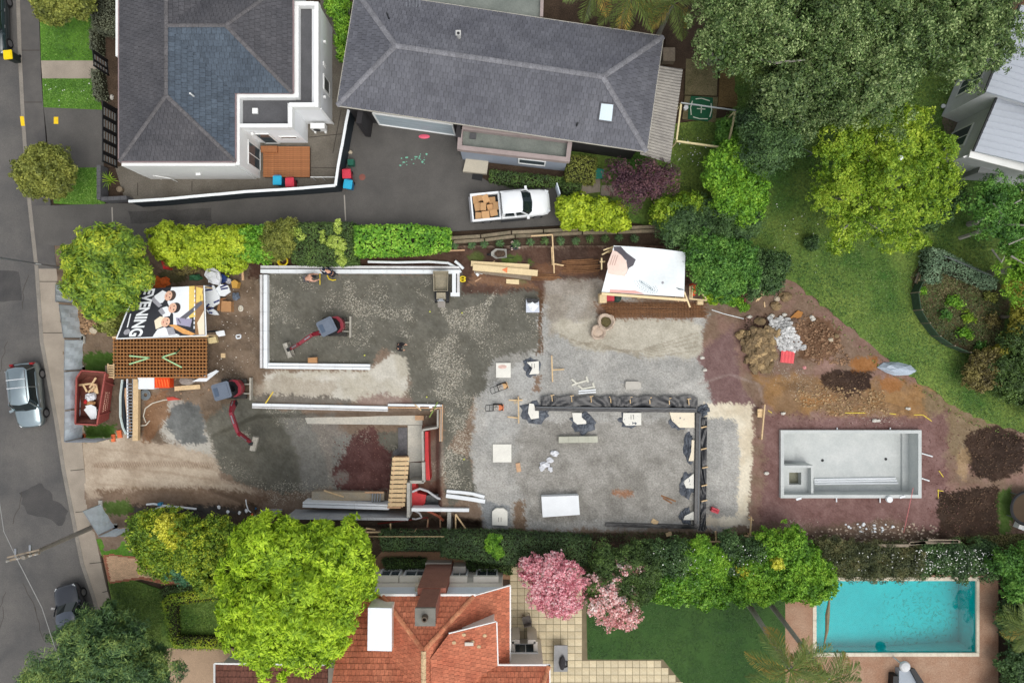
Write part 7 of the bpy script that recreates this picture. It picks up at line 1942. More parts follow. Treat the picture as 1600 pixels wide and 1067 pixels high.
def sack(label,px,py,r,fillm,seed):
 c=g(px,py,.6);t=thing("bulk_sack",label,"bulk sack",(c[0],c[1],0));rr=random.Random(seed)
 mb=MB();n=18;prof=[(1.0,0),(1.06,.25),(.98,.55),(1.02,.66),(.9,.68),(.72,.58),(.62,.5)]
 for(q,z)in prof:
  for k in range(n):
   a=2*math.pi*k/n;w=q*(1+.07*math.sin(3*a+seed)+rr.uniform(-.04,.04));mb.v.append((r*w*math.cos(a),r*w*math.sin(a),z+rr.uniform(-.03,.03)))
 for i in range(len(prof)-1):
  for k in range(n):mb.f.append((i*n+k,i*n+(k+1)%n,(i+1)*n+(k+1)%n,(i+1)*n+k))
 mb.build("sack_body",mat("beige_sack",S(188,170,152),.85,.1,3,.12,14),t,local=True)
 mb=MB();mb.lathe([(r*.66,.5),(r*.4,.54),(.02,.56)],(0,0,0),14);mb.build("contents",fillm,t,local=True)
 for k in range(4):
  a=k*1.57+.4;mb=MB();mb.tube([(r*math.cos(a),r*math.sin(a),.62),(r*1.05*math.cos(a+.3),r*1.05*math.sin(a+.3),.75),(r*math.cos(a+.6),r*math.sin(a+.6),.62)],.035,5);mb.build("strap",MATS["beige_sack"],t,local=True)
sack("open beige bulk sack holding dark material",947,503,.56,mat("mulch",S(86,78,50),.9,.3,6),1)
sack("closed pale beige bulk sack beside the open one",935,519,.48,MATS["beige_sack"],2)
mb=MB();P=[(978,596),(998,596),(1001,598),(1002,605),(998,608),(978,608),(977,602)];mb.prism(gl(P,.3),.0,.3);one("buggy_hood","pale grey upturned tray with rounded end on the gravel","tray",mb,mat("pale_tray",S(182,178,168),.7,.08,2))
mb=MB();mb.tube([g(969,597,.2),g(978,598,.2)],.02,5);one("thin_handle","thin handle sticking out of the upturned tray","handle",mb,M_STEEL)
# --- plate compactors
def compactor(label,px,py,rz,c_or):
 c=gs(px,py);t=thing("plate_compactor",label,"plate compactor",c,rz)
 mb=MB();mb.prism([(-.3,-.24),(.32,-.24),(.4,-.16),(.4,.16),(.32,.24),(-.3,.24)],.0,.08);mb.build("base_plate",M_BLACKM,t,local=True)
 mb=MB();mb.lathe([(.24,.0),(.25,.12),(.2,.2),(.08,.22)],(.12,0,.2),16,1.1,.8);mb.build("cowl",c_or,t,local=True)
 mb=MB();mb.box((-.06,0,.34),(.34,.34,.3));mb.lathe([(.11,.1),(.11,.2),(.06,.24)],(-.06,0,.4),12);mb.build("engine",mat("engine_grey",S(150,146,140),.4,.2,6,metal=.4),t,local=True)
 mb=MB();mb.tube([(-.12,-.2,.3),(-.75,-.2,.8),(-.8,0,.82),(-.75,.2,.8),(-.12,.2,.3)],.022,6);mb.tube([(-.5,-.2,.6),(-.5,.2,.6)],.018,5);mb.build("handle",M_BLACKM,t,local=True)
 mb=MB();mb.tube([(.36,-.2,.1),(.42,-.2,.45),(.42,.2,.45),(.36,.2,.1)],.02,6);mb.build("lifting_frame",c_or,t,local=True)
compactor("dusty tan plate compactor with a long black handle",784,604,.33,mat("dusty_tan",S(204,164,116),.6,.12,4))
compactor("orange plate compactor left of the black trench",777,636,.0,mat("compactor_orange",S(208,120,76),.5,.12,4))
# --- tracked mini dumper
md=thing("mini_dumper","small grey tracked dumper parked at the end of the north formwork","mini dumper",gs(691,452),math.radians(90))
M_DUST=mat("dusty_grey_metal",S(136,130,112),.7,.18,2,.15,12,c2=S(160,150,128))
mb=MB();o_=[(-.2,-.48),(1.15,-.52),(1.15,.52),(-.2,.48)]
top=[(x,y,1.0)for x,y in o_];bot=[(x*.8,y*.85,.5)for x,y in o_];it=[(x*.94+.02,y*.92,1.0)for x,y in o_];ib=[(x*.78+.02,y*.8,.56)for x,y in o_]
mb.v=top+bot+it+ib
for i in range(4):
 j=(i+1)%4;mb.f+=[(4+i,4+j,j,i),(i,j,8+j,8+i),(8+i,8+j,12+j,12+i)]
mb.f+=[(7,6,5,4),(12,13,14,15)];mb.build("skip",M_DUST,md,local=True)
for s in(-1,1):
 mb=MB();P=[]
 for(cx_,a0)in((.85,-90),(-.75,90)):
  for k in range(7):
   a=math.radians(a0+30*k);P.append((cx_+.19*math.cos(a),.2+.19*math.sin(a)))
 m=len(P)
 for e in(-.1,.1):mb.v+=[(x,s*.38+e,z)for x,z in P]
 mb.f+=[tuple(range(m)),tuple(reversed(range(m,2*m)))]+[((i+1)%m,i,m+i,m+(i+1)%m)for i in range(m)]
 mb.build("track",M_BLACKM,md,local=True)
mb=MB();mb.box((-.5,0,.62),(.45,.6,.5));mb.build("engine_cover",M_DUST,md,local=True)
mb=MB();mb.box((-1.05,0,.45),(.4,.5,.08));mb.build("step_plate",mat("step_grey",S(146,140,132),.7,.1),md,local=True)
mb=MB();mb.tube([(-.7,-.22,.85),(-.85,-.22,1.05),(-.85,.22,1.05),(-.7,.22,.85)],.03,6);mb.box((-.78,0,.95),(.14,.3,.05));mb.build("control_bar",M_STEEL,md,local=True)
# --- excavators
M_EXR=mat("excavator_red",S(132,34,48),.38,.1,2,.08,12,spec=.5,coat=.3)
M_EXG=mat("excavator_grey",S(96,106,120),.4,.08,1.5,.06,10,spec=.5)
M_TRK=mat("track_rubber",S(62,60,56),.9,.2,4,.2,14)
M_CONCD=mat("worn_steel",S(168,164,152),.6,.14,3,.14,12)
def excavator(label,px,py,base_rot,up_rot,path,blade=1,bucket_tilt=0.0,bw_=.9,sc_=1.0):
 c=gs(px,py);t=thing("mini_excavator",label,"excavator",c)
 R=lambda a:Matrix.Rotation(a,4,'Z')@Matrix.Scale(sc_,4)
 def put(mb,nm,m,rot,par=None):
  T=R(rot);mb.v=[tuple(T@Vector(v))for v in mb.v];return mb.build(nm,m,par or t,local=True)
 for s in(-1,1):
  mb=MB();P=[]
  for(cx_,a0)in((.72,-90),(-.72,90)):
   for k in range(7):
    a=math.radians(a0+30*k);P.append((cx_+.24*math.cos(a),.25+.24*math.sin(a)))
  m=len(P)
  for e in(-.15,.15):mb.v+=[(x,s*.58+e,z)for x,z in P]
  mb.f+=[tuple(range(m)),tuple(reversed(range(m,2*m)))]+[((i+1)%m,i,m+i,m+(i+1)%m)for i in range(m)]
  for k in range(14):mb.box((-.8+1.6*k/13,s*.58,.5),(.05,.31,.03))
  tr=put(mb,"track",M_TRK,base_rot)
  mb=MB()
  for k in range(4):mb.tube([(-.55+.37*k,s*.58-.16,.16),(-.55+.37*k,s*.58+.16,.16)],.09,10)
  put(mb,"roller",M_CONCD,base_rot,tr)
 mb=MB();mb.box((0,0,.35),(1.0,.9,.26));mb.lathe([(.38,0),(.38,.14)],(0,0,.48),18);put(mb,"undercarriage",M_BLACKM,base_rot)
 mb=MB();mb.box((1.28,0,.26),(.12,1.66,.42));mb.box((1.22,0,.06),(.2,1.66,.05));put(mb,"blade",M_CONCD,base_rot)
 mb=MB()
 for s in(-.35,.35):mb.bar((.5,s,.3),(1.25,s,.24),.09,.12)
 put(mb,"blade_arm",M_CONCD,base_rot)
 mb=MB();P=[(.62,-.5),(.62,.5),(.1,.62),(-.4,.64),(-.8,.48),(-.95,.15),(-.95,-.15),(-.8,-.48),(-.4,-.64),(.1,-.62)]
 mb.prism(P,.62,.78);put(mb,"deck",M_BLACKM,up_rot)
 mb=MB();mb.prism([(-.2,.62),(-.42,.65),(-.82,.5),(-.98,.16),(-.98,-.16),(-.82,-.5),(-.42,-.65),(-.2,-.62),(-.62,-.42),(-.76,0),(-.62,.42)],.7,1.35);put(mb,"engine_hood",M_EXR,up_rot)
 mb=MB();mb.box((-.02,0,.98),(.44,.46,.14));mb.box((-.24,0,1.25),(.1,.44,.5));put(mb,"seat",M_BLACKM,up_rot)
 for(x,y)in((.5,.46),(.5,-.46),(-.45,.5),(-.45,-.5)):
  mb=MB();mb.box((x,y,1.55),(.06,.06,1.7));put(mb,"canopy_post",M_BLACKM,up_rot)
 mb=MB();mb.prism([(.68,-.5),(.68,.5),(.58,.6),(-.5,.6),(-.6,.5),(-.6,-.5),(-.5,-.6),(.58,-.6)],2.38,2.46);mb.box((.0,0,2.48),(.9,.9,.05));cn=put(mb,"canopy",M_EXG,up_rot)
 mb=MB();mb.box((.4,.0,2.52),(.3,.62,.03));put(mb,"roof_hatch",mat("canopy_panel",S(74,88,106),.4,.06),up_rot,cn)
 Q=[Vector(g(x,y,z))-Vector(c)for(x,y,z)in path]
 def seg(a,b,w0,w1,nm,h=.26):
  mb=MB();d=(b-a).normalized();si=d.cross(Vector((0,0,1))).normalized();u2=si.cross(d);vs=[]
  for p,w in((a,w0),(a.lerp(b,.5),(w0+w1)*.55),(b,w1)):
   for(i,j)in((-1,-1),(1,-1),(1,1),(-1,1)):vs.append(p+si*w*.5*i+u2*w*.62*j)
  mb.add(vs,[(0,1,2,3),(11,10,9,8)]+[(4*r+i,4*r+4+i,4*r+4+(i+1)%4,4*r+(i+1)%4)for r in(0,1)for i in range(4)])
  o=mb.build(nm,M_EXR,t,local=True)
  rm=MB();rm.tube([a.lerp(b,.15)+u2*w0*.75,a.lerp(b,.55)+u2*w0*.8],.045,7);rm.build("ram",M_STEEL,o,local=True)
  rm=MB();rm.tube([a.lerp(b,.1)+si*w0*.55,a.lerp(b,.9)+si*w1*.6],.03,6);rm.build("hydraulic_hose",M_BLACKM,o,local=True)
  return o
 mb=MB();mb.bar(Q[0]-Vector((0,0,.1)),Q[0].lerp(Q[1],.3),.34,.3);mb.build("swing_bracket",M_BLACKM,t,local=True)
 seg(Q[0],Q[1],.26,.22,"boom");seg(Q[1],Q[2],.22,.18,"boom_tip");seg(Q[2],Q[3],.2,.15,"arm")
 d=(Q[3]-Q[2]);a=math.atan2(d.y,d.x)+bucket_tilt
 mb=MB();n=8;prof=[(.0,.12),(.18,.16),(.32,.02),(.34,-.16),(.24,-.3),(.02,-.34),(-.12,-.28)]
 hw_=bw_/2
 for s in(-hw_,hw_):mb.v+=[(x,s,z)for x,z in prof]
 k=len(prof)
 for i in range(k-1):mb.f.append((i,i+1,k+i+1,k+i))
 mb.f+=[tuple(reversed(range(k))),tuple(range(k,2*k))]
 M4=Matrix.Translation(Q[3]+Vector((0,0,.05)))@Matrix.Rotation(a,4,'Z');mb.v=[tuple(M4@Vector(v))for v in mb.v]
 bk=mb.build("bucket",M_CONCD,t,local=True)
 lm_=MB();lm_.box((0,0,.14),(.26,.22,.2));lm_.v=[tuple(M4@Vector(v))for v in lm_.v];lm_.build("coupler",M_BLACKM,t,local=True)
 return t
excavator("dark red mini excavator with its bucket on the upper sand floor",524,511,0.0,math.radians(206),[(504,519,1.0),(488,523,1.7),(468,537,1.7),(453,546,.5)],bw_=1.0,sc_=.86)
excavator("dark red mini excavator by the long white formwork with its arm over the lower level",368,607,0.0,math.radians(196),[(366,628,.9),(361,644,1.6),(372,676,1.7),(394,692,.3)],bucket_tilt=.9,bw_=.95,sc_=.9)
# --- skip bin with waste
sk_=thing("skip_bin","dark red open skip bin full of waste beside the scrim panels","skip",g(150,620,0))
M_SKIP=mat("skip_red",S(140,70,64),.7,.18,1.5,.15,10,c2=S(160,84,76))
M_SKIPI=mat("skip_inside",S(122,74,62),.8,.2,1.5,.2,10)
rim=gl([(120,590),(128,579),(165,582),(152,664),(118,662)],1.45);bs=gl([(128,594),(140,584),(178,590),(170,655),(126,652)],0.05)
mb=MB();rimi=[tuple(Vector(center(rim)+(1.45,)).lerp(Vector(p),.95))for p in rim];bsi=[tuple(Vector(center(bs)+(.35,)).lerp(Vector((p[0],p[1],.35)),.9))for p in bs]
n=5;mb.v=list(rim)+list(bs);
for i in range(n):mb.f.append((i,(i+1)%n,n+(i+1)%n,n+i))
mb.f.append(tuple(range(n,2*n)));body=mb.build("hull",M_SKIP,sk_)
mb=MB();mb.v=list(rimi)+list(bsi)
for i in range(n):mb.f.append(((i+1)%n,i,n+i,n+(i+1)%n))
mb.f.append(tuple(range(n,2*n)));mb.build("liner",M_SKIPI,sk_)
mb=MB()
for i in range(n):
 mb.bar(Vector(rim[i])+Vector((0,0,.02)),Vector(rim[(i+1)%n])+Vector((0,0,.02)),.1,.07)
mb.build("rim",M_SKIP,sk_)
for t_ in(.18,.82):
 mb=MB();a_=Vector(rim[2]).lerp(Vector(rim[3]),t_);b_=Vector(bs[2]).lerp(Vector(bs[3]),t_);mb.bar(a_+Vector((.04,0,0)),b_+Vector((.06,0,0)),.07,.07);mb.build("side_rib",M_SKIP,sk_)
mb=MB();rr=random.Random(2)
e0,e1_=Vector(rim[2]),Vector(rim[3]);f0,f1=Vector(bs[2]),Vector(bs[3])
for colu,(dv_,w_)in enumerate(((.30,.09),(.48,.08),(.66,.05))):
 k=0.36
 while k<.74:
  ln=rr.uniform(.018,.035);p=e0.lerp(e1_,k).lerp(f0.lerp(f1,k),dv_);q=e0.lerp(e1_,k+ln).lerp(f0.lerp(f1,k+ln),dv_+rr.uniform(-.03,.03))
  o_=Vector((.02,0,.012));mb.bar(p+o_,q+o_,w_,.008);k+=ln+rr.uniform(.012,.02)
stuff(mb.build("worn_lettering",mat("faded_lettering",S(208,172,150),.8,.1),body))
for i,(x0,y0,x1,y1,lab,m)in enumerate(((120,602,146,599,"long pine stick across the skip",M_PINE),(130,601,136,612,"short pine stick slanting in the skip",M_PINE),(140,606,150,590,"pine stick leaning on the skip's right rim",M_PINE),(143,612,150,600,"splintered pine piece beside the leaning stick",M_PINEP),(138,613,148,604,"flat pine offcut in the middle of the skip",M_PINE))):
 plank("waste_timber",lab,"timber",x0,y0,x1,y1,.12,.05,m,z=.85+.05*i)
mb=MB();c=g(150,607,.8);mb.box((c[0],c[1],.85),(.3,.7,.06),m=Matrix.Rotation(.3,3,'X'));one("waste_board","upright pale board at the right side of the skip","board",mb,M_PINE)
bag_scrap("crumpled clear plastic in the skip",[],M_PLW,4)if False else None
mb=MB();c=g(142,620,.85);mb.blob(c,(.34,.3,.22),6,.35,10,6);one("plastic_scrap","crumpled bluish plastic bundle in the middle of the skip","plastic",mb,M_PLW)
mb=MB();c=g(141,630,.8);mb.blob(c,(.3,.2,.12),8,.35,9,5);one("cardboard_scrap","brown cardboard scrap between the plastic and the white sheets in the skip","cardboard",mb,mat("cardboard",S(178,134,92),.9,.08))
mb=MB();c=g(134,628,.8);mb.blob(c,(.14,.16,.1),9,.35,9,5);one("red_scrap","small red plastic scrap in the skip","plastic",mb,M_RED)
for i,(P,z,lab)in enumerate(((((131,640),(140,632),(152,640),(150,654),(142,655)),.86,"lower white sheet on the waste in the skip"),(((133,634),(142,632),(150,636),(151,646),(140,645)),.95,"upper white sheet on the waste in the skip"))):
 mb=MB();mb.prism(gl(P,z),z-.05,z);one("white_sheet",lab,"sheet",mb,M_FOAM)
pl_=thing("pallet","wooden pallet standing between the skip and the mesh stack","pallet",g(173,580,.5))
for i in range(6):
 mb=MB();mb.bar(g(169,571+3.6*i,.9),g(178,571+3.6*i,.9),.09,.03);mb.build("slat",M_PINE,pl_)
for x in(169,178):
 mb=MB();mb.bar(g(x,568,.84),g(x,592,.84),.07,.1);mb.build("bearer",M_PINE,pl_)
mb=MB();c=g(173,580,.4);mb.box((c[0],c[1],.4),(.3,.8,.78));mb.build("stacked_base",M_GRWD,pl_)
# --- reinforcing mesh stack
ms=thing("mesh_stack","brown stack of steel reinforcing mesh sheets beside the printed banner","mesh stack",g(250,560,0))
mb=MB();x0,x1,y0,y1=178,322,529,589
for L_i,zz in enumerate((.72,.62,.5)):
 for i in range(29):
  x=x0+(x1-x0)*i/28+L_i*.4;mb.bar(g(x,y0,zz),g(x,y1,zz),.045,.03)
 for j in range(12):
  y=y0+(y1-y0)*j/11+L_i*.5;mb.bar(g(x0-2,y,zz+.03),g(x1+2,y,zz+.03),.045,.03)
stuff(mb.build("mesh_bars",mat("rusty_mesh",S(164,116,70),.8,.15,4),ms))
for y in(536,558,582):
 mb=MB();mb.bar(g(182,y,.2),g(318,y,.2),.3,.42);mb.build("bearer",M_RUST,ms)
mb=MB();mb.prism(gl([(181,532),(319,532),(319,574),(181,574)],.34),.1,.34);mb.build("lower_sheets",mat("dark_rust",S(96,60,38),.9,.2,4),ms)
M_MINT=mat("pale_green_strap",S(166,206,152),.6,.06)
for i,(pts,lab)in enumerate(((([202,556],[234,559],[202,569]),"left pale green strap folded into a V on the mesh stack"),(([275,552],[282,544],[276,551],[253,558],[284,574]),"right pale green strap folded into a V on the mesh stack"))):
 mb=MB();P=[g(p[0],p[1],.8)for p in pts]
 for a,b in zip(P,P[1:]):mb.bar(a,b,.09,.02)
 one("strap",lab,"strap",mb,M_MINT)
# --- printed banner stretched as a roof over the stores
bn=thing("printed_banner","large printed advertising banner stretched as a roof, black with white lettering and three faces","banner",g(262,490,0))
BZ=2.2
def bz(x,y):return BZ+.12*math.sin((x-190)/34.0)*math.sin((y-440)/26.0)
def bpt(u,v,dz=0.0):
 """u along the banner 0..1 left to right, v 0..1 top to bottom"""
 tl,tr,br_,bl_=(212,452),(319,446),(322,524),(182,529)
 x=(tl[0]*(1-v)+bl_[0]*v)*(1-u)+(tr[0]*(1-v)+br_[0]*v)*u
 y=(tl[1]*(1-v)+bl_[1]*v)*(1-u)+(tr[1]*(1-v)+br_[1]*v)*u
 return g(x,y,bz(x,y)+dz)
mb=MB();N_=24
for i in range(N_+1):
 for j in range(13):mb.v.append(bpt(i/N_,j/12))
for i in range(N_):
 for j in range(12):mb.f.append((i*13+j,i*13+j+1,(i+1)*13+j+1,(i+1)*13+j))
M_BN=mat("banner_black",S(44,46,52),.5,.06,1,.03);sheetb=mb.build("banner_sheet",M_BN,bn)
def bpatch(name,pts,m,dz):
 """flat print laid on the sheet: outline in banner u,v, filled as a fan of small strips so that it follows the sheet"""
 P=[Vector((p[0],p[1],0))for p in pts];mb=MB();tris=tessellate_polygon([P])
 for tr in tris:
  a,b,c=[P[i]for i in tr];k=4;idx={}
  for i in range(k+1):
   for j in range(k+1-i):
    q=a+(b-a)*i/k+(c-a)*j/k;idx[(i,j)]=len(mb.v);mb.v.append(bpt(q.x,q.y,dz))
  for i in range(k):
   for j in range(k-i):
    f=[idx[(i,j)],idx[(i+1,j)],idx[(i,j+1)]];mb.f.append(tuple(f))
    if i+j<k-1:mb.f.append((idx[(i+1,j)],idx[(i+1,j+1)],idx[(i,j+1)]))
 return mb.build(name,m,sheetb)
def ellp(cu,cv,ru,rv,n=16,a0=0):return[(cu+ru*math.cos(2*math.pi*i/n),cv+rv*math.sin(2*math.pi*i/n))for i in range(n)]
P_W=mat("print_white",S(226,230,232),.5,.04);P_Y=mat("print_yellow",S(222,194,104),.5,.08,3);P_BR=mat("print_brown",S(142,108,74),.5,.12,3)
P_SK=mat("print_skin",S(220,178,152),.5,.08,6);P_DK=mat("print_dark_hair",S(52,44,44),.5,.1);P_GRY=mat("print_grey",S(150,150,156),.5,.1,4);P_CR=mat("print_cream",S(232,218,192),.5,.05)
bpatch("white_ground",[(.52,.0),(.80,.0),(.84,.45),(.80,.72),(.62,.78),(.6,.55),(.5,.3)],P_W,.006)
bpatch("yellow_strip",[(.78,.0),(.86,.0),(.88,.62),(.80,.64)],P_Y,.009)
bpatch("brown_strip",[(.86,.0),(.985,.0),(.985,1),(.88,.98),(.87,.5)],P_BR,.008)
bpatch("yellow_block",[(.885,.02),(.98,.06),(.98,.3),(.885,.34)],P_Y,.011)
bpatch("diagonal_strip",[(.66,.66),(.95,.3),(.97,.36),(.70,.74)],mat("print_slate",S(92,92,100),.5,.1),.013)
bpatch("violet_block",[(.64,.62),(.84,.66),(.82,.82),(.66,.76)],mat("print_mauve",S(150,146,168),.5,.08),.012)
bpatch("orange_strip",[(.56,.76),(.64,.76),(.88,.96),(.84,.99),(.74,.95)],mat("print_orange",S(216,158,92),.5,.12,6),.014)
bpatch("cream_corner",[(.9,.74),(.985,.5),(.985,.98),(.92,.98)],P_CR,.013)
bpatch("white_shirt",[(.3,.16),(.4,.05),(.5,.12),(.44,.3),(.36,.34)],P_W,.012)
bpatch("white_shirt",[(.42,.42),(.5,.38),(.58,.45),(.56,.58),(.48,.6)],P_W,.012)
bpatch("white_shirt",[(.38,.66),(.44,.58),(.5,.6),(.5,.78),(.42,.84)],P_CR,.012)
bpatch("white_shirt",[(.4,.99),(.44,.84),(.52,.8),(.6,.9),(.7,.97),(.7,.99)],P_W,.012)
bpatch("lapel",[(.27,.24),(.29,.17),(.44,.36),(.40,.40)],P_GRY,.013);bpatch("lapel",[(.4,.46),(.44,.4),(.5,.52),(.46,.56)],P_GRY,.013)
bpatch("patterned_block",[(.54,.82),(.62,.8),(.66,.96),(.58,.97)],P_GRY,.015)
for k,(u,v)in enumerate(((.50,.17),(.58,.42),(.52,.70))):
 if k<2:bpatch("hair",ellp(u+.04,v,.065,.105),P_DK if k==1 else mat("print_dark_hair2",S(70,58,52),.5,.1),.016)
 else:bpatch("hair",ellp(u-.04,v,.05,.085),P_CR,.016)
 bpatch("face",ellp(u,v,.053,.1),P_SK,.019)
 for(du,dv2)in((.018,-.035),(.018,.035)):bpatch("eye",ellp(u+du,v+dv2,.007,.016,8),P_DK,.022)
 bpatch("mouth",ellp(u-.026,v,.006,.026,8),mat("print_lip",S(176,96,92),.5),.022)
t0=bpt(.225,.0,.03);t1_=bpt(.185,1.0,.03)
fo=font_mesh("EVENING","lettering",P_W,sheetb,(0,0,0),1.0,0,bold=.035)
co=np.array([v.co[:]for v in fo.data.vertices]);co+=np.array(ORG[sheetb.name]);w_,h_=co[:,0].max(),co[:,1].max();
for v,q in zip(fo.data.vertices,co):
 uu=.105+.185*(q[1]/h_)-.012*(q[0]/w_);vv=.0+.97*(q[0]/w_)
 p=bpt(uu,vv,.024);v.co=Vector(p)-ORG[sheetb.name]
for k in range(9):
 vv=.08+.09*k;bpatch("small_print",[(.858,vv),(.872,vv),(.872,vv+.06),(.858,vv+.06)],P_W,.018)
bpatch("script_line",[(.05,.5),(.065,.5),(.085,.78),(.07,.78)],P_W,.014);bpatch("swirl",ellp(.09,.87,.035,.06),P_GRY,.012)
for e,(a,b)in enumerate((((0,1),(1,1)),((1,0),(1,1)),((0,0),(0,1)))):
 mb=MB();mb.tube([Vector(bpt(a[0]+(b[0]-a[0])*t/8,a[1]+(b[1]-a[1])*t/8,.01))for t in range(9)],.045,6);mb.build("hem",P_W,bn)
mb=MB();mb.bar(g(176,527,2.1),g(326,525,2.1),.12,.1);mb.build("support_beam",M_PINE,bn)
for(x,y)in((180,527),(322,524),(214,454),(318,448)):
 c=g(x,y,2.0);mb=MB();mb.box((c[0],c[1],1.0),(.1,.1,2.0));mb.build("post",M_PINE,bn)
# --- white tarpaulin shelter
ts=thing("tarpaulin_shelter","white printed tarpaulin stretched over a timber frame as a shelter","shelter",g(1005,430,0))
TC=[(959,384),(1071,394),(1069,464),(940,456)]
def tpt(u,v,dz=0.0):
 x=(TC[0][0]*(1-v)+TC[3][0]*v)*(1-u)+(TC[1][0]*(1-v)+TC[2][0]*v)*u
 y=(TC[0][1]*(1-v)+TC[3][1]*v)*(1-u)+(TC[1][1]*(1-v)+TC[2][1]*v)*u
 y+=2.5*math.sin(u*math.pi)*(1-v)*-.6
 return g(x,y,2.45+.14*math.sin(u*7)*math.sin(v*5)-.1*math.sin(u*math.pi)+dz)
mb=MB()
for i in range(25):
 for j in range(15):mb.v.append(tpt(i/24,j/14))
for i in range(24):
 for j in range(14):mb.f.append((i*15+j,i*15+j+1,(i+1)*15+j+1,(i+1)*15+j))
M_TARP=mat("white_tarp",S(226,233,234),.5,.04,1.2,.03,6,c2=S(236,240,240));trp=mb.build("tarpaulin",M_TARP,ts,smooth=True)
_b=bpt
def bpt(u,v,dz=0.0):return tpt(u,v,dz)
_sb=sheetb;sheetb=trp
bpatch("hair",[(.0,.02),(.10,.01),(.2,.14),(.34,.27),(.32,.4),(.27,.46),(.25,.6),(.2,.55),(.22,.3),(.05,.2)],mat("print_charcoal",S(84,80,86),.5,.08),.01)
bpatch("face",[(.0,.1),(.06,.12),(.14,.2),(.22,.32),(.26,.5),(.24,.64),(.08,.62),(.02,.6),(-.02,.4)],mat("print_pale_skin",S(228,204,190),.5,.05,4),.016)
for k in range(3):bpatch("finger_line",[(.02+.03*k,.2),(.03+.03*k,.2),(.02+.03*k,.42),(.01+.03*k,.42)],mat("print_shade",S(196,160,146),.5),.02)
bpatch("pink_panel",[(.09,.94),(.4,.93),(.52,.99),(.1,1.0)],mat("print_pink",S(222,170,160),.5,.06),.01)
rr=random.Random(4)
for ring in range(4):
 for k in range(26):
  a=2*math.pi*k/26;ru,rv=.045+.032*ring,.05+.038*ring
  if ring>1 and math.sin(a)<-.3:continue
  cu,cv=.52+ru*math.cos(a)+.05*math.sin(a),.80+rv*math.sin(a)*.9+.05*math.cos(a)
  if cv>.985:continue
  bpatch("printed_dot",ellp(cu,cv,.0042,.0085,5),mat("print_teal",S(84,120,132),.5),.014)
bpatch("print_mark",ellp(.725,.72,.016,.03,8),P_GRY,.014);bpatch("print_stroke",[(.89,.80),(.99,.83),(.99,.85),(.93,.85)],mat("print_slate2",S(110,116,120),.5),.014)
bpt=_b;sheetb=_sb
mb=MB();mb.bar(g(940,459,2.3),g(1073,469,2.3),.16,.12);mb.build("front_beam",M_LVL,ts)
for(x,y)in((958,388),(1071,398),(1068,465),(942,458),(1006,463)):
 c=g(x,y,2.2);mb=MB();mb.box((c[0],c[1],1.1),(.1,.1,2.2));mb.build("post",M_PINE,ts)
for(x0,y0,x1,y1)in((943,391,958,386),(941,398,952,392),(940,403,940,421),(1069,456,1078,480),(938,409,945,409)):
 mb=MB();mb.bar(g(x0,y0,2.0),g(x1,y1,1.7),.09,.08);mb.build("frame_stick",M_LVL,ts)
for(P,z)in((((937,458),(948,458),(948,473),(937,473)),.9),):
 mb=MB();mb.prism(gl(P,z),.0,z);mb.build("corner_board",M_LVL,ts)
mb=MB();c=g(954,464,.9);mb.box((c[0],c[1],.45),(.5,.5,.9));one("red_crate","red crate under the left end of the white shelter","crate",mb,mat("crate_red",S(190,60,70),.5,.1))
mb=MB();c=g(965,465,.7);mb.lathe([(.28,0),(.3,.5),(.2,.62),(.1,.68)],(c[0],c[1],0),14);one("dark_drum","dark green drum under the front beam of the white shelter","drum",mb,mat("drum_green",S(40,62,52),.4,.15))
for i in range(6):
 x=1056+i*2.6;plank("tool_handle",["leftmost pale tool handle under the shelter's right end","second pale tool handle from the left","third pale tool handle from the left","fourth pale tool handle from the left","fifth pale tool handle from the left","rightmost pale tool handle under the shelter's right end"][i],"tool",x,463,x-1+i%2*2,470+i%3,.04,.04,M_PINEP,z=.8,group="tool handles at the shelter")
ob=thing("barrier_frame","timber braced frame with an orange panel at the right end of the white shelter","barrier",g(1090,455,0))
for(x0,y0,x1,y1,z)in((1078,447,1078,468,1.0),(1088,449,1105,468,1.0),(1077,467,1112,470,.9),(1082,446,1081,466,1.1)):
 mb=MB();mb.bar(g(x0,y0,z),g(x1,y1,z),.09,.09);mb.build("member",M_LVL,ob)
mb=MB();mb.prism(gl([(1082,443),(1088,446),(1087,458),(1086,462),(1082,462)],.9),.0,.9);mb.build("orange_panel",mat("safety_orange",S(224,82,44),.5,.08),ob)
mb=MB();mb.prism(gl([(1090,470),(1099,470),(1099,476),(1090,476)],.5),0,.5);mb.build("foot_board",M_LVL,ob)
rodded("white_rope","thin white rope lying from the barrier to the rock heap",[(1112,484),(1130,490),(1162,498)],.03,M_FOAM,"rope")
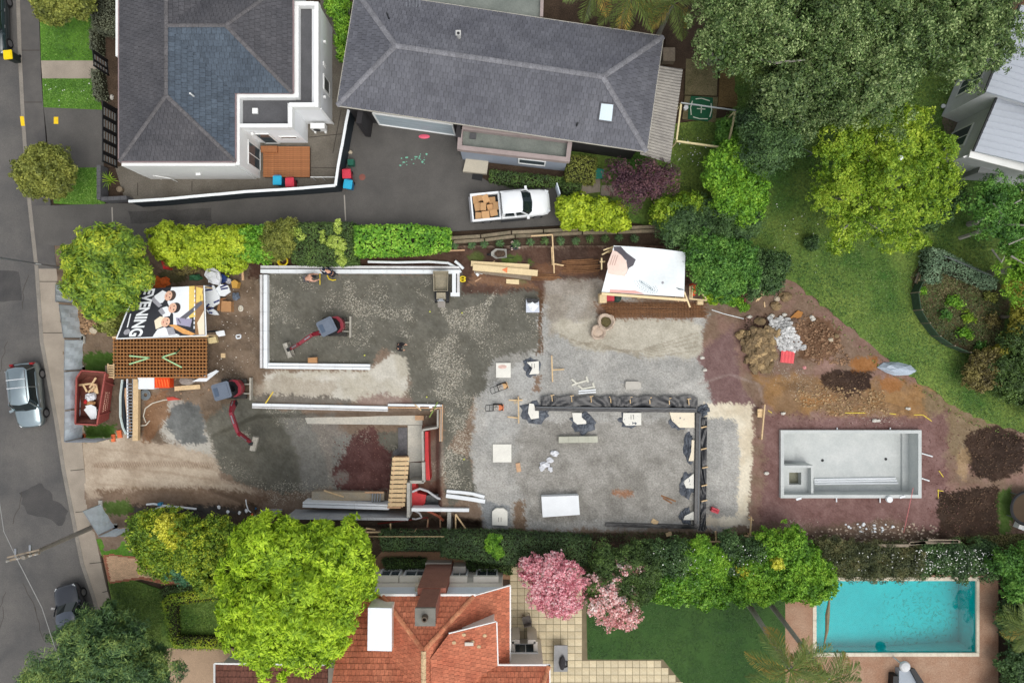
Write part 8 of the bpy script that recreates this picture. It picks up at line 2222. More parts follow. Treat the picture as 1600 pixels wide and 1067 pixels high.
# --- rocks, rubble, boards on the red earth
M_ROCK=[mat("brown_rock",S(136,114,82),.9,.2,3,.25,12,bump=.4,rnd='object',ra=.2,c2=S(112,98,76)),mat("tan_rock",S(166,142,104),.9,.2,3,.2,12,bump=.4,rnd='object',ra=.15)]
rr=random.Random(12);k=0
cen=[(rr.gauss(1186,13),rr.gauss(542,18))for _ in range(150)]
rme=[]
for v_ in range(6):
 mb=MB();mb.blob((0,0,0),(.3,.25,.2),40+v_,.3,8,6);me_=bpy.data.meshes.new("rock");me_.from_pydata(mb.v,[],mb.f);me_.materials.append(M_ROCK[v_%4//3 if False else(1 if v_==5 else 0)]);rme.append(me_)
for(x,y)in cen:
 if not(1158<x<1216 and 500<y<580):continue
 s=rr.uniform(.55,1.3);z=zs(x,y)+.06+rr.uniform(0,.25)*max(0,1-abs(x-1186)/26)
 o=bpy.data.objects.new("rock",rme[k%6]);col.objects.link(o);o.location=g(x,y,z);o.rotation_euler=(rr.uniform(-.6,.6),rr.uniform(-.6,.6),rr.uniform(0,6.2));o.scale=(s,s,s*.9)
 tag(o,"brown rock among many in the rock heap left of the red sheet","rock","brown rocks in the heap");k+=1
for i,(x,y,r,lab)in enumerate(((1157,524,.36,"tan boulder at the left foot of the rock heap"),(1162,520,.3,"tan boulder leaning on the left boulder"),(1177,575,.26,"pale boulder at the bottom of the rock heap"),(1190,573,.34,"flat tan boulder below the rock heap"),(1227,463,.42,"grey boulder on the earth above the rubble"),(1214,467,.22,"small pale boulder above the rubble"),(1212,478,.4,"brown slab of clay above the grey rubble"),(1307,525,.2,"lone brown boulder right of the rubble"),(1298,531,.18,"lone pale boulder right of the rubble"))):
 mb=MB();c=gs(x,y,r*.3);mb.blob(c,(r,r*.8,r*.6),70+i,.22,9,6);one("boulder",lab,"boulder",mb,M_ROCK[1]if i<4 else MATS["beige_stone"]if i in(5,8)else M_ROCK[0])
scatter_stuff("grey_rubble",[(1200,494),(1232,494),(1238,512),(1258,545),(1240,550),(1215,545),(1206,520)],420,mat("grey_rubble",S(188,188,186),.9,.15,3,.2,12,rnd='island',ra=.25),(.05,.2),0,3,zfun=lambda x,y:zs(x,y))
scatter_stuff("brown_rubble",[(1240,490),(1275,492),(1320,540),(1330,570),(1270,570),(1240,540)],420,mat("brown_rubble",S(132,104,80),.9,.2,3,.2,12,rnd='island',ra=.3),(.04,.12),0,4,zfun=lambda x,y:zs(x,y))
scatter_stuff("earth_stones",[(1250,600),(1380,610),(1390,645),(1300,650),(1240,630)],380,mat("ochre_stones",S(158,132,98),.9,.2,3,.2,12,rnd='island',ra=.3),(.03,.1),0,5,zfun=lambda x,y:zs(x,y))
scatter_stuff("earth_stones",[(1200,830),(1460,815),(1470,850),(1210,850)],260,mat("pale_stones",S(176,158,140),.9,.2,3,.2,12,rnd='island',ra=.3),(.03,.1),0,6,zfun=lambda x,y:zs(x,y))
scatter_stuff("white_debris",[(1320,818),(1352,816),(1412,822),(1410,832),(1330,830)],22,M_FOAM,(.05,.13),0,7,zfun=lambda x,y:zs(x,y))
scatter_stuff("gravel_stones",[(412,430),(840,440),(840,560),(740,800),(640,620),(412,625)],350,mat("pale_gravel",S(170,164,150),.9,.15,3,.2,12,rnd='island',ra=.3),(.015,.035),0,8,zfun=lambda x,y:0.0)
scatter_stuff("soil_clods",[(390,832),(1180,834),(1180,852),(390,850)],500,mat("soil_clod",S(84,66,52),.95,.2,3,.3,12,rnd='island',ra=.4),(.03,.1),0,9,zfun=lambda x,y:zs(x,y))
scatter_stuff("site_litter",[(330,440),(398,430),(396,560),(340,600)],70,mat("pale_litter",S(206,198,186),.8,.1,3,.2,12,rnd='island',ra=.25),(.015,.05),0,10,zfun=lambda x,y:zs(x,y))
scatter_stuff("site_litter",[(190,592),(320,590),(330,615),(240,640),(215,680)],120,mat("brown_litter",S(150,122,96),.9,.1,3,.2,12,rnd='island',ra=.4),(.03,.09),0,11,zfun=lambda x,y:zs(x,y))
rs_=thing("red_sheet","bright pinkish red corrugated sheet lying beside the rubble","sheet",gs(1230,557))
mb=MB();q=[(1221,547),(1242,550),(1240,568),(1219,566)]
for i in range(9):
 t=i/8;zz=zs(1230,557)+.12+(.04 if i%2 else 0);mb.v+=[g(q[0][0]+(q[1][0]-q[0][0])*t,q[0][1]+(q[1][1]-q[0][1])*t,zz),g(q[3][0]+(q[2][0]-q[3][0])*t,q[3][1]+(q[2][1]-q[3][1])*t,zz)]
for i in range(8):mb.f.append((2*i,2*i+1,2*i+3,2*i+2))
mb.build("sheet",mat("pink_red",S(222,92,96),.5,.1,2),rs_)
st_=thing("marker_stake","thin stake with a pink cap right of the red sheet","stake",gs(1249,570))
mb=MB();c=gs(1249,578);mb.tube([c,(c[0]-.05,c[1]+.2,c[2]+.9)],.025,6);mb.build("rod",M_STEEL,st_)
mb=MB();mb.lathe([(.11,0),(.12,.12),(.05,.2)],(c[0]-.05,c[1]+.2,c[2]+.85),10);mb.build("cap",mat("pink_cap",S(222,150,150),.5),st_)
gt_=MB();P=[(1370,574),(1381,566),(1405,565),(1425,570),(1436,580),(1420,586),(1398,587),(1384,582)]
rr=random.Random(3);c0=gs(1402,576,.45);gt_.v.append(c0)
for p in P:gt_.v.append(gs(p[0],p[1],.08))
for i,p in enumerate(P):q=(p[0]*.55+1402*.45,p[1]*.55+576*.45);gt_.v.append(gs(q[0],q[1],.4+rr.uniform(-.1,.1)))
n=len(P)
for i in range(n):j=(i+1)%n;gt_.f+=[(1+j,1+i,1+n+i,1+n+j),(1+n+j,1+n+i,0)]
one("grey_tarpaulin","pale grey tarpaulin over a heap at the edge of the lawn","tarpaulin",gt_,mat("grey_tarp",S(164,176,188),.4,.1,2,.06,12,bump=.5,bsc=6))
for i,(x0,y0,x1,y1,lab)in enumerate(((1184,470,1196,455,"long pale stick right of the dark shrub"),(1181,471,1190,459,"second pale stick right of the dark shrub"),(1195,480,1194,472,"short upright pale stick above the dark pit"),(1165,528,1162,520,"short white stick on the left boulder"))):
 plank("stick",lab,"stick",x0,y0,x1,y1,.08,.06,M_PINE,group="pale sticks round the rock heap")
slabp("clay_slab","orange clay slab above the rubble","slab",[(1233,498),(1247,485),(1255,488),(1252,495),(1238,502)],-.05,zs(1243,492)+.15,mat("orange_clay",S(168,116,62),.9,.1))
for i,(x,y,lab)in enumerate(((1171,495,"white foam lump at the dark pit"),(1206,493,"pale block at the top of the grey rubble"),(1226,492,"pale slab right of the block on the rubble"),(1269,495,"flat pale stone right of the orange clay slab"),(1270,499,"second flat pale stone below the first one"),(1097,559,"small pinkish white chip on the purple earth"),(1101,578,"second pinkish white chip on the purple earth"),(1197,739,"white chip left of the pool shell"),(1419,638,"white lump above the pool shell"),(1366,657,"left white lump on the red earth above the shell"),(1372,657,"right white lump on the red earth above the shell"),(1224,646,"pale rounded lump left above the shell"))):
 mb=MB();c=gs(x,y,.06);mb.blob(c,(.18,.12,.1),90+i,.3,7,5);one("pale_lump",lab,"lump",mb,MATS["pale_stone"])
for i,(x0,y0,x1,y1,lab)in enumerate(((1422,848,1500,846,"long weathered plank at the top of the flowering strip"),(1450,844,1497,845,"weathered plank above the long one"),(1420,850,1446,847,"short weathered plank left end of the strip"),(1370,852,1420,852,"thin board half hidden in the mixed shrub strip"))):
 plank("old_plank",lab,"plank",x0,y0,x1,y1,.18,.06,M_GRWD,z=1.0 if i!=3 else 1.2)
tp=thing("trampoline","round black trampoline cut by the right edge beside the soil heap","trampoline",g(1606,794,0))
c=g(1606,794,.7);mb=MB();mb.lathe([(1.15,0),(1.2,.05),(1.12,.1),(1.0,.06),(.98,0)],(c[0],c[1],.65),32);mb.build("rim_pad",M_BLACKM,tp)
mb=MB();mb.lathe([(1.0,0),(.5,-.02),(.02,-.02)],(c[0],c[1],.66),32);mb.build("mat",mat("tramp_mat",S(70,56,40),.8,.1),tp)
for k in range(4):
 a=k*1.57+.6;mb=MB();mb.box((c[0]+1.1*math.cos(a),c[1]+1.1*math.sin(a),.33),(.06,.06,.66));mb.build("leg",M_STEEL,tp)
mb=MB();c=g(1598,822,.4);mb.box((c[0],c[1],.3),(.7,.5,.5),rz=-.4);one("white_box","white box at the right edge below the trampoline","box",mb,M_WHITEP)
mb=MB();c=g(1117,797,.25);mb.box((c[0],c[1],.2),(.5,.3,.34),rz=-.35);mb.tube([(c[0]-.2,c[1]+.08,.42),(c[0],c[1],.5),(c[0]+.2,c[1]-.08,.42)],.03,6);one("fuel_can","red fuel can on the gravel inside the pale slab corner","fuel can",mb,mat("can_red",S(196,56,72),.4,.1))
# --- stores and clutter round the banner
def crate(name,label,cat,P,z,m,z0=0.0):
 mb=MB();mb.prism(gl(P,z),z0,z);return one(name,label,cat,mb,m)
crate("white_crate","white lidded box below the mesh stack","box",[(215,589),(241,589),(241,608),(216,608)],.6,M_FOAM)
ocb=thing("orange_bin","bright orange ribbed plastic bin below the mesh stack","bin",g(253,594,0))
mb=MB();mb.prism(gl([(241.5,589),(265,589),(265,606),(241.5,606)],.6),0,.6);mb.build("bin_body",mat("bin_orange",S(228,76,26),.5,.08),ocb)
for i in range(5):
 mb=MB();mb.bar(g(244+i*4.4,592,.63),g(246+i*4.4,604,.63),.06,.05);mb.build("rib",mat("bin_orange_light",S(240,112,50),.5),ocb)
gcl=MB();c=g(225,617,.3)
for k in range(4):
 gcl.tube([(c[0]+(.16+.06*k)*math.cos(a*.5),c[1]+(.16+.06*k)*math.sin(a*.5),.1+.04*(k%2))for a in range(14)],.035,5,False)
one("hose_coil","grey hose coil below the white lidded box","hose",gcl,mat("grey_hose_m",S(120,128,132),.5,.1))
plank("long_beam","long pale timber beam standing on edge left of the sand mixing area","beam",214,592,213,688,.36,.3,M_PINE,z=.3)
ld=thing("ladder","aluminium ladder lying beside the long timber beam","ladder",g(204,640,0))
for x in(199,208):
 mb=MB();mb.bar(g(x,592,.5),g(x+1,684,.5),.08,.1);mb.build("rail",M_FOAM if x==199 else M_STEEL,ld)
for i in range(17):
 mb=MB();mb.bar(g(199,600+5*i,.52),g(208,600+5*i,.52),.07,.06);mb.build("rung",M_STEEL,ld)
rodded("green_conduit","pale bowed conduit left of the ladder",[(191,593),(188,620),(188,650),(192,668),(197,678)],.08,mat("pale_conduit",S(190,204,200),.5,.06),"pipe",z=.5)
rodded("dark_conduit","dark sheet roll between the conduit and the ladder",[(194,596),(193,630),(195,664),(203,684)],.12,M_DARKP,"roll",z=.3)
plank("pinkish_board","pinkish weathered board beside the ladder","board",196,606,203,675,.2,.06,M_PINEP,z=.3)
plank("orange_foot_block","orange plastic fence foot on the grass by the entrance","fence foot",186,672,188,684,.3,.12,MATS["orange_foot"])
rodded("white_hose","thin pale hose looping over the brown earth",[(275,623),(255,625),(238,630),(227,638),(224,650),(228,660)],.04,mat("pale_hose",S(200,194,178),.6),"hose")
rodded("white_hose","short pale hose end beside the long beam",[(219,665),(228,664),(234,657)],.04,MATS["pale_hose"],"hose")
crate("red_tray","small red tray at the edge of the mixing sand","tray",[(260,621),(270,620),(282,624),(262,626)],.1,mat("tray_red",S(190,74,60),.6,.1))
plank("curved_board","pale board lying right of the orange bin","board",273,607,313,604,.3,.08,M_PINE,z=.05)
mb=MB();c=g(292,595,.3);mb.blob((c[0],c[1],.2),(.55,.3,.22),4,.15,10,6);one("grey_sack","grey mounded sack right of the orange bin","sack",mb,mat("grey_sack_m",S(146,136,128),.8,.1))
crate("white_board","white slanting board at the end of the mesh stack","panel",[(300,596),(338,578),(342,580),(322,596)],.5,M_FOAM,.44)
crate("cardboard_box","open brown cardboard box on the clutter right of the banner","box",[(346,470),(361,471),(361,487),(345,487)],.5,MATS["cardboard"])
crate("box_flap","cardboard flap folded left of the brown box","cardboard",[(342,466),(354,466),(345,470),(344,486),(339,485)],.4,mat("cardboard_dark",S(160,116,78),.9),.36)
mb=MB();P=[(319,430),(322,421),(332,418),(342,424),(345,434),(342,446),(330,443)];mb.prism(gl(P,.9),.7,.9);mb.blob(g(332,432,.9),(.45,.45,.12),5,.3,10,5);one("bundled_sheet","bundle of white plastic sheeting above the banner's right corner","sheeting",mb,M_PLW)
mb=MB();c=g(346,435,.7);mb.lathe([(.28,0),(.3,.5),(.28,.52),(.24,.3),(.02,.3)],(c[0],c[1],.2),18);one("blue_bucket","dark blue bucket beside the white plastic sheeting","bucket",mb,mat("blue_plastic",S(44,66,124),.4,.1))
M_BLUEST=mat("navy_print",S(52,58,104),.6,.1)
def wrap(label,P,z,stripes):
 t=thing("wrapping_sheet",label,"wrapping",g(*P[0],0));mb=MB();mb.prism(gl(P,z),z-.12,z);mb.build("sheet",M_FOAM,t)
 for s in stripes:
  mb=MB();mb.bar(g(s[0],s[1],z+.012),g(s[2],s[3],z+.012),.11,.012);mb.build("stripe",M_BLUEST,t)
wrap("large white wrapping sheet with navy stripes right of the banner",[(319,446),(334,446),(343,464),(342,474),(332,480),(321,478)],.8,[(320,449,331,447),(320,454,332,452),(334,473,343,469),(322,480,327,475)])
wrap("smaller white wrapping sheet with navy stripes under the blue bucket",[(336,452),(344,444),(356,446),(360,456),(350,463),(340,462)],.7,[(344,449,354,445),(345,452,356,450)])
wrap("torn white wrapping with dark patches at the banner's lower right",[(322,484),(332,482),(338,486),(342,492),(334,492),(326,490)],.6,[(324,484,334,481),(326,488,332,489)])
crate("mustard_bag","mustard yellow bag on the clutter heap","bag",[(361,440),(367,437),(372,441),(370,450),(363,450)],.5,mat("mustard",S(196,152,70),.7,.15))
mb=MB();c=g(356,439,.5);mb.lathe([(.18,0),(.19,.3),(.15,.31),(.05,.2)],(c[0],c[1],.15),14);one("grey_tub","small grey tub right of the blue bucket","tub",mb,MATS["pale_grey_pipe"])
mb=MB();c=g(367,463,.4);mb.blob((c[0],c[1],.3),(.28,.24,.16),7,.35,9,5);one("blue_grey_bag","blue grey rubbish bag on the clutter heap","bag",mb,mat("blue_grey_bag_m",S(96,106,120),.5,.2,5))
mb=MB();c=gs(377,482);mb.lathe([(.2,.0),(.22,.1),(.14,.12),(.12,.04)],c,14,.8,1.0);one("white_ring","white hose ring on the bare earth","ring",mb,MATS["pale_hose"])
mb=MB();P_=gl([(369,524),(376,523),(376,528),(370,529)],.1);mb.bar(P_[0],P_[1],.08,.06);mb.bar(P_[1],P_[2],.08,.06);mb.bar(P_[2],P_[3],.08,.06);mb.bar(P_[3],P_[0],.08,.06);one("square_hoop","small white square hoop on the bare earth","frame",mb,M_FOAM)
for i,(x0,y0,x1,y1,lab)in enumerate(((315,414,378,428,"long grey timber plank under the lime hedge"),(378,411,380,438,"upright pinkish timber at the end of the lime hedge"),(367,418,375,424,"short brace by the upright pinkish timber"),(318,519,340,517,"dark rail at the banner's lower right corner"))):
 plank("site_timber",lab,"timber",x0,y0,x1,y1,.14,.1,(M_GRWD,M_PINEP,M_PINE,M_BLACKM)[i],z=.5)
crate("white_flap","white plastic flap at the end of the dark rail","flap",[(337,518),(350,516),(352,524),(342,526),(338,522)],.7,M_FOAM,.66)
crate("yellow_bag","yellow and white paper bag below the dark rail","bag",[(324,528),(337,526),(339,535),(326,537)],.3,mat("pale_yellow_bag",S(218,200,150),.8,.2,5))
crate("paper_square","square paper scrap on the ground right of the mesh stack","paper",[(345,552),(352,552),(352,559),(345,559)],.05,M_PINE)
crate("red_bin","red bin half hidden by the yellow green street tree","bin",[(252,408),(263,406),(264,419),(255,420)],.9,mat("bin_red",S(206,40,52),.5,.08))
mb=MB();c=g(250,441,.4);mb.blob((c[0],c[1],.25),(.55,.4,.2),3,.4,11,6);one("orange_netting","crumpled orange safety netting behind the banner","netting",mb,mat("orange_net",S(206,100,40),.8,.2,6))
mb=MB();c=g(303,433,.4);mb.blob((c[0],c[1],.3),(.5,.22,.18),5,.3,10,6);one("green_tarp","folded dark green tarpaulin above the banner","tarpaulin",mb,mat("green_tarp_m",S(60,112,76),.5,.15,3))
for i,(pts,lab)in enumerate((([(229,788),(240,787),(258,790),(280,792),(307,795)],"long white pipe lying in the dark strip by the entrance"),([(236,799),(248,793),(258,790)],"white pipe branch joining the long white pipe"))):
 rodded("white_pipe",lab,pts,.07,M_FOAM,"pipe",dz=.15)
crate("blue_joint","small blue pipe joint on the long white pipe","pipe joint",[(246,786),(251,786),(251,790),(246,790)],.35,mat("joint_blue",S(70,150,190),.5))
crate("blue_sheet","bright blue plastic sheet beside the short concrete wall","sheet",[(386,790),(399,795),(396,800),(390,799)],-.3,mat("sheet_blue",S(40,116,166),.5,.1),-.6)
rodded("white_cable","thin white cable curling up by the blue sheet",[(384,780),(385,788),(388,797),(392,800)],.035,M_FOAM,"cable",z=.1)
plank("orange_stake","orange stake standing by the short concrete wall","stake",394,802,394,810,.1,.1,MATS["orange_foot"],z=.1)
mb=MB();c=g(209,820,.4);mb.box((c[0],c[1],.3),(.3,.3,.4));one("white_tub","white tub between the scrim panel and the yellow green shrub","tub",mb,M_FOAM)
for i,(x,y,lab)in enumerate(((356,800,"left white scrap in the dark strip"),(374,801,"middle white scrap in the dark strip"),(385,798,"right white scrap in the dark strip"),(342,792,"small white scrap above the dark strip"))):
 mb=MB();c=gs(x,y,.05);mb.blob(c,(.1,.14,.08),i+30,.3,7,5);one("white_scrap",lab,"scrap",mb,M_FOAM,"white scraps in the dark strip")
crate("brown_box","brown cardboard box on the white foam strip in the upper floor","box",[(481,559),(495,558),(495,567),(481,567)],.55,MATS["cardboard"],.3)
for i,(x,y)in enumerate(((672,487),(667,620),(725,717),(722,489),(570,555))):
 mb=MB();c=gs(x,y);mb.lathe([(.05,0),(.05,.12),(.02,.14)],c,8);one("level_peg",["small yellow level peg near the middle of the sand floor","small yellow level peg above the corner formwork","small yellow level peg on the gravel right of the trench","small yellow level peg on the sand below the timber stack","small yellow level peg by the foam strip's end"][i],"peg",mb,mat("lime_peg",S(206,210,90),.6),"yellow level pegs")
# --- rear garden things
gm=thing("play_mat","dark green mat with white court lines under the timber frame","mat",g(1097,169,0))
mb=MB();mb.prism(gl([(1080,150),(1114,153),(1113,184),(1106,190),(1075,186),(1076,166)],.08),0,.08);mb.build("mat_base",mat("court_green",S(24,86,56),.7,.08),gm)
M_LINE=mat("court_line",S(206,214,196),.6)
for pts in([(1087,155),(1096,154),(1109,158)],[(1082,158),(1079,168),(1080,180)],[(1111,162),(1112,172),(1109,183)],[(1083,183),(1093,186),(1106,186)],[(1089,170),(1102,171)],[(1096,164),(1095.5,177)]):
 mb=MB();P=[g(p[0],p[1],.09)for p in pts]
 for a,b in zip(P,P[1:]):mb.bar(a,b,.06,.012)
 mb.build("court_line",M_LINE,gm)
fr2=thing("pergola","pale yellow timber pergola without a roof beside the patio roof","pergola",g(1100,192,0))
M_YT=mat("pale_yellow_timber",S(222,208,160),.6,.08)
for(x0,y0,x1,y1)in((1064,164,1057,219),(1057,221,1136,232),(1149,174,1137,230)):
 mb=MB();mb.bar(g(x0,y0,2.2),g(x1,y1,2.2),.11,.14);mb.build("beam",M_YT,fr2)
mb=MB();mb.bar(g(1064,161,2.25),g(1150,173,2.25),.07,.1);mb.build("grey_rail",mat("grey_rail_m",S(170,176,176),.5),fr2)
for(x,y)in((1064,162),(1057,221),(1136,232),(1149,174)):
 c=g(x,y,2.2);mb=MB();mb.box((c[0],c[1],1.08),(.1,.1,2.16));mb.build("post",M_YT,fr2)
mb=MB();mb.bar(g(1149,174,2.1),g(1127,195,.5),.08,.08);mb.build("brace",M_YT,fr2)
cl=thing("clothes_line","grey folding clothes line right of the timber frame","clothes line",g(1162,205,0))
for(x0,y0,x1,y1)in((1152,174,1167,178),(1167,178,1156,234),(1144,183,1166,186)):
 mb=MB();mb.tube([g(x0,y0,2),g(x1,y1,2)],.035,6);mb.build("arm",M_STEEL,cl)
for dx in(0,4,8):
 mb=MB();mb.tube([g(1155+dx*.9,184,2),g(1148+dx*.8,228,2)],.012,4);mb.build("line",M_STEEL,cl)
mb=MB();c=g(1167,178,2);mb.tube([(c[0],c[1],0),c],.04,6);mb.build("post",M_STEEL,cl)
mb=MB();c=g(1072,168,.3);mb.lathe([(.14,0),(.16,.28),(.1,.3)],(c[0],c[1],.02),14);one("white_bucket","white bucket left of the green court mat","bucket",mb,M_FOAM)
gate_mb=MB();gate_mb.bar(g(869,290,.8),g(874,307,.8),.06,1.6);one("leaning_panel","grey panel standing in front of the white pickup","panel",gate_mb,M_SCRIM)
tb3=thing("green_table","small teal garden table beside the square olive hedge","table",g(933,272,0))
mb=MB();c=g(933,272,.6);mb.prism([(c[0]-.45,c[1]-.35),(c[0]+.4,c[1]-.3),(c[0]+.5,c[1]+.3),(c[0]-.3,c[1]+.42)],.56,.62);mb.build("top",mat("teal_paint",S(40,124,104),.5,.1),tb3)
for sx in(-.3,.3):
 mb=MB();mb.box((c[0]+sx,c[1],.28),(.06,.4,.56));mb.build("leg",M_GRWD,tb3)
mb=MB();mb.box((g(1044,88,.3)[0],g(1044,88,.3)[1],.3),(.8,.9,.6));one("grey_chest","grey slatted chest at the north end of the patio roof","chest",mb,M_GRWD)
nf=thing("netting_fence","dark green netting fence round the lower side of the vegetable garden","fence",g(1450,490,0))
NP=[(1432,440),(1424,458),(1428,485),(1440,505),(1456,525),(1478,540),(1502,550),(1528,554)]
M_NET=mat("green_netting",S(56,76,58),.8,.2,4,.2,12)
for a,b in zip(NP,NP[1:]):
 p,q=Vector(g(*a,.1)),Vector(g(*b,.1));mb=MB();d=(q-p).normalized()
 mb.bar((p.x,p.y,.5),(q.x,q.y,.5),.05,.9);mb.build("net_panel",M_NET,nf)
 mb=MB();mb.box((p.x,p.y,.55),(.07,.07,1.1));mb.build("post",M_GRWD,nf)
for i,(x0,y0,x1,y1,lab,m,z)in enumerate(((1442,425,1434,444,"pale timber edge at the vegetable garden gap",M_PINE,.3),(1436,426,1430,442,"grey board at the vegetable garden gap",M_GRWD,.2),(1475,400,1540,428,"thin pale wire along the silver hedge",M_STEEL,1.5),(1484,402,1552,432,"second thin pale wire along the silver hedge",M_STEEL,1.5))):
 plank("garden_board" if i<2 else "garden_wire",lab,"board" if i<2 else "wire",x0,y0,x1,y1,.14 if i<2 else.025,.06 if i<2 else.025,m,z=z)
hoop=thing("trellis","small angled pale rail on the rear lawn by the dark tree","rail",g(1243,227,0))
for(a,b)in(((1230,240),(1243,227)),((1243,227),(1270,240))):
 mb=MB();mb.bar(g(*a,.9),g(*b,.9),.05,.06);mb.build("rail",M_STEEL,hoop)
for p in((1230,240),(1243,227),(1270,240)):
 c=g(*p,.9);mb=MB();mb.box((c[0],c[1],.45),(.05,.05,.9));mb.build("post",M_STEEL,hoop)
mb=MB();c=g(1490,109,.3);mb.box((c[0],c[1],.3),(.9,.3,.1),rz=.6);one("white_bench","small white plank seat by the brown path","seat",mb,M_WHITEP)
for i,(x,y,lab)in enumerate(((1474,166,"pale blue ball on the lawn edge by the brown path"),(1407,247,"white ball caught in the yellow green tree"))):
 mb=MB();c=g(x,y,.15 if i==0 else 7.2);mb.lathe([(.04,-.14),(.12,-.08),(.15,0),(.12,.08),(.04,.14)],c,12);one("ball",lab,"ball",mb,M_FOAM)
# --- wheelie bins
def bin_(label,px,py,rz,lid,body):
 c=g(px,py,0);t=thing("wheelie_bin",label,"bin",c,rz)
 mb=MB();P=[(-.24,-.26),(.24,-.26),(.24,.26),(-.24,.26)];mb.v=[(x,y,.95)for x,y in P]+[(x*.8,y*.78,.06)for x,y in P]
 mb.f=[(0,1,2,3),(7,6,5,4)]+[((i+1)%4,i,4+i,4+(i+1)%4)for i in range(4)];mb.build("body",body,t,local=True)
 mb=MB();mb.prism([(-.27,-.32),(.27,-.32),(.29,-.2),(.28,.28),(-.28,.28),(-.29,-.2)],.96,1.03);mb.box((0,-.02,1.04),(.44,.42,.03));mb.build("lid",lid,t,local=True)
 mb=MB();mb.tube([(-.22,.34,.95),(.22,.34,.95)],.025,6);mb.build("handle",body,t,local=True)
 for s in(-.2,.2):
  mb=MB();mb.tube([(s-.03,.24,.1),(s+.03,.24,.1)],.1,12);mb.build("wheel",M_BLACKM,t,local=True)
LB,LR,LY,LG=mat("lid_blue",S(44,168,204),.5,.06),mat("lid_red",S(206,60,78),.5,.06),mat("lid_yellow",S(238,206,14),.5,.06),mat("lid_green",S(36,96,78),.5,.06)
BDG,BBK,BBL,BRD=mat("bin_dark_green",S(40,46,42),.6,.1),mat("bin_charcoal",S(58,58,60),.6,.1),mat("bin_blue",S(42,110,150),.6,.1),mat("bin_red_body",S(150,44,56),.6,.1)
bin_("dark bin with a bright yellow lid on the kerb by the dark car",29,95,.1,LY,BDG)
bin_("blue lidded bin inside the white capped fence",441,287,0,LB,BBL)
bin_("red lidded bin inside the white capped fence",460,290,.05,LR,BRD)
bin_("red lidded bin against the fence on the shared driveway",547,277,.05,LR,BRD)
bin_("blue lidded bin at the fence corner on the shared driveway",549,293,-.15,LB,BBL)
mb=MB();c=g(549,255,.3);mb.box((c[0],c[1],.3),(.4,.4,.5));one("green_box","small dark green box against the fence on the shared driveway","box",mb,LG)
for i,(x,y,lab)in enumerate(((548,238,"tan stone at the foot of the fence on the shared driveway"),(660,214,""),)):
 if lab:mb=MB();c=g(x,y,.1);mb.blob(c,(.16,.13,.1),3);one("stone",lab,"stone",mb,MATS["beige_stone"])
mb=MB();mb.lathe([(.24,0),(.3,.06),(.1,.1)],g(663,214,.0),12,1.3,.5);one("pink_toy","flat pink toy on the drive in front of the garage door","toy",mb,mat("toy_pink",S(226,96,120),.5))
mb=MB();c=g(746,276,.02);mb.box((c[0],c[1],.025),(.7,.5,.03),rz=-.2);one("drain_cover","dark drain cover in the driveway by the pale step","drain cover",mb,M_BLACKM)
mb=MB();mb.lathe([(.22,0),(.2,.004)],g(566,277,.015),14);one("red_mark","round faded red mark on the shared driveway","paint mark",mb,mat("faded_red",S(132,84,74),.9))
# --- vehicles: lofted bodies, +x is forward
def loft(sections,nm,m,par,smooth=True,cap=True):
 mb=MB();n=len(sections[0])
 for s in sections:mb.v+=[tuple(p)for p in s]
 for i in range(len(sections)-1):
  for k in range(n-1):mb.f.append((i*n+k,i*n+k+1,(i+1)*n+k+1,(i+1)*n+k))
 if cap:mb.f+=[tuple(range(n)),tuple(reversed(range((len(sections)-1)*n,len(sections)*n)))]
 o=mb.build(nm,m,par,local=True);me=o.data
 bm_=__import__("bmesh").new();bm_.from_mesh(me);__import__("bmesh").ops.recalc_face_normals(bm_,faces=bm_.faces);bm_.to_mesh(me);bm_.free()
 if smooth:
  me.polygons.foreach_set("use_smooth",[len(p.vertices)==4 for p in me.polygons])
 return o
M_TYRE=mat("tyre",S(34,34,35),.9,.1);M_RIM=mat("alloy",S(150,150,152),.35,.1,metal=.7);M_CGL=mat("car_glass",S(30,40,42),.06,.1,spec=.7);M_LAMP=mat("headlamp",S(206,210,212),.15,.05);M_TAIL=mat("tail_lamp",S(150,30,34),.3,.05)
def wheel(t,x,y,r=.34,w=.22):
 mb=MB();mb.tube([(x,y-w/2,r),(x,y-w/2+.03,r),(x,y+w/2-.03,r),(x,y+w/2,r)],[r*.92,r,r,r*.92],22);o=mb.build("wheel",M_TYRE,t,local=True)
 s=1 if y>0 else-1;mb=MB();mb.tube([(x,y+s*(w/2-.02),r),(x,y+s*(w/2+.012),r)],r*.62,14);mb.build("rim",M_RIM,o,local=True)
def section(x,w,z0,zb,zt,tw,bulge=.05):
 """half outline mirrored: sill, side, shoulder, top"""
 P=[(w*.90,z0),(w,z0+(zb-z0)*.45),(w*.985,zb),(tw+(w-tw)*.25,zb+(zt-zb)*.8),(tw,zt),(tw*.5,zt+bulge*.7),(0,zt+bulge)]
 return[(x,-y,z)for y,z in P]+[(x,y,z)for y,z in reversed(P[:-1])]
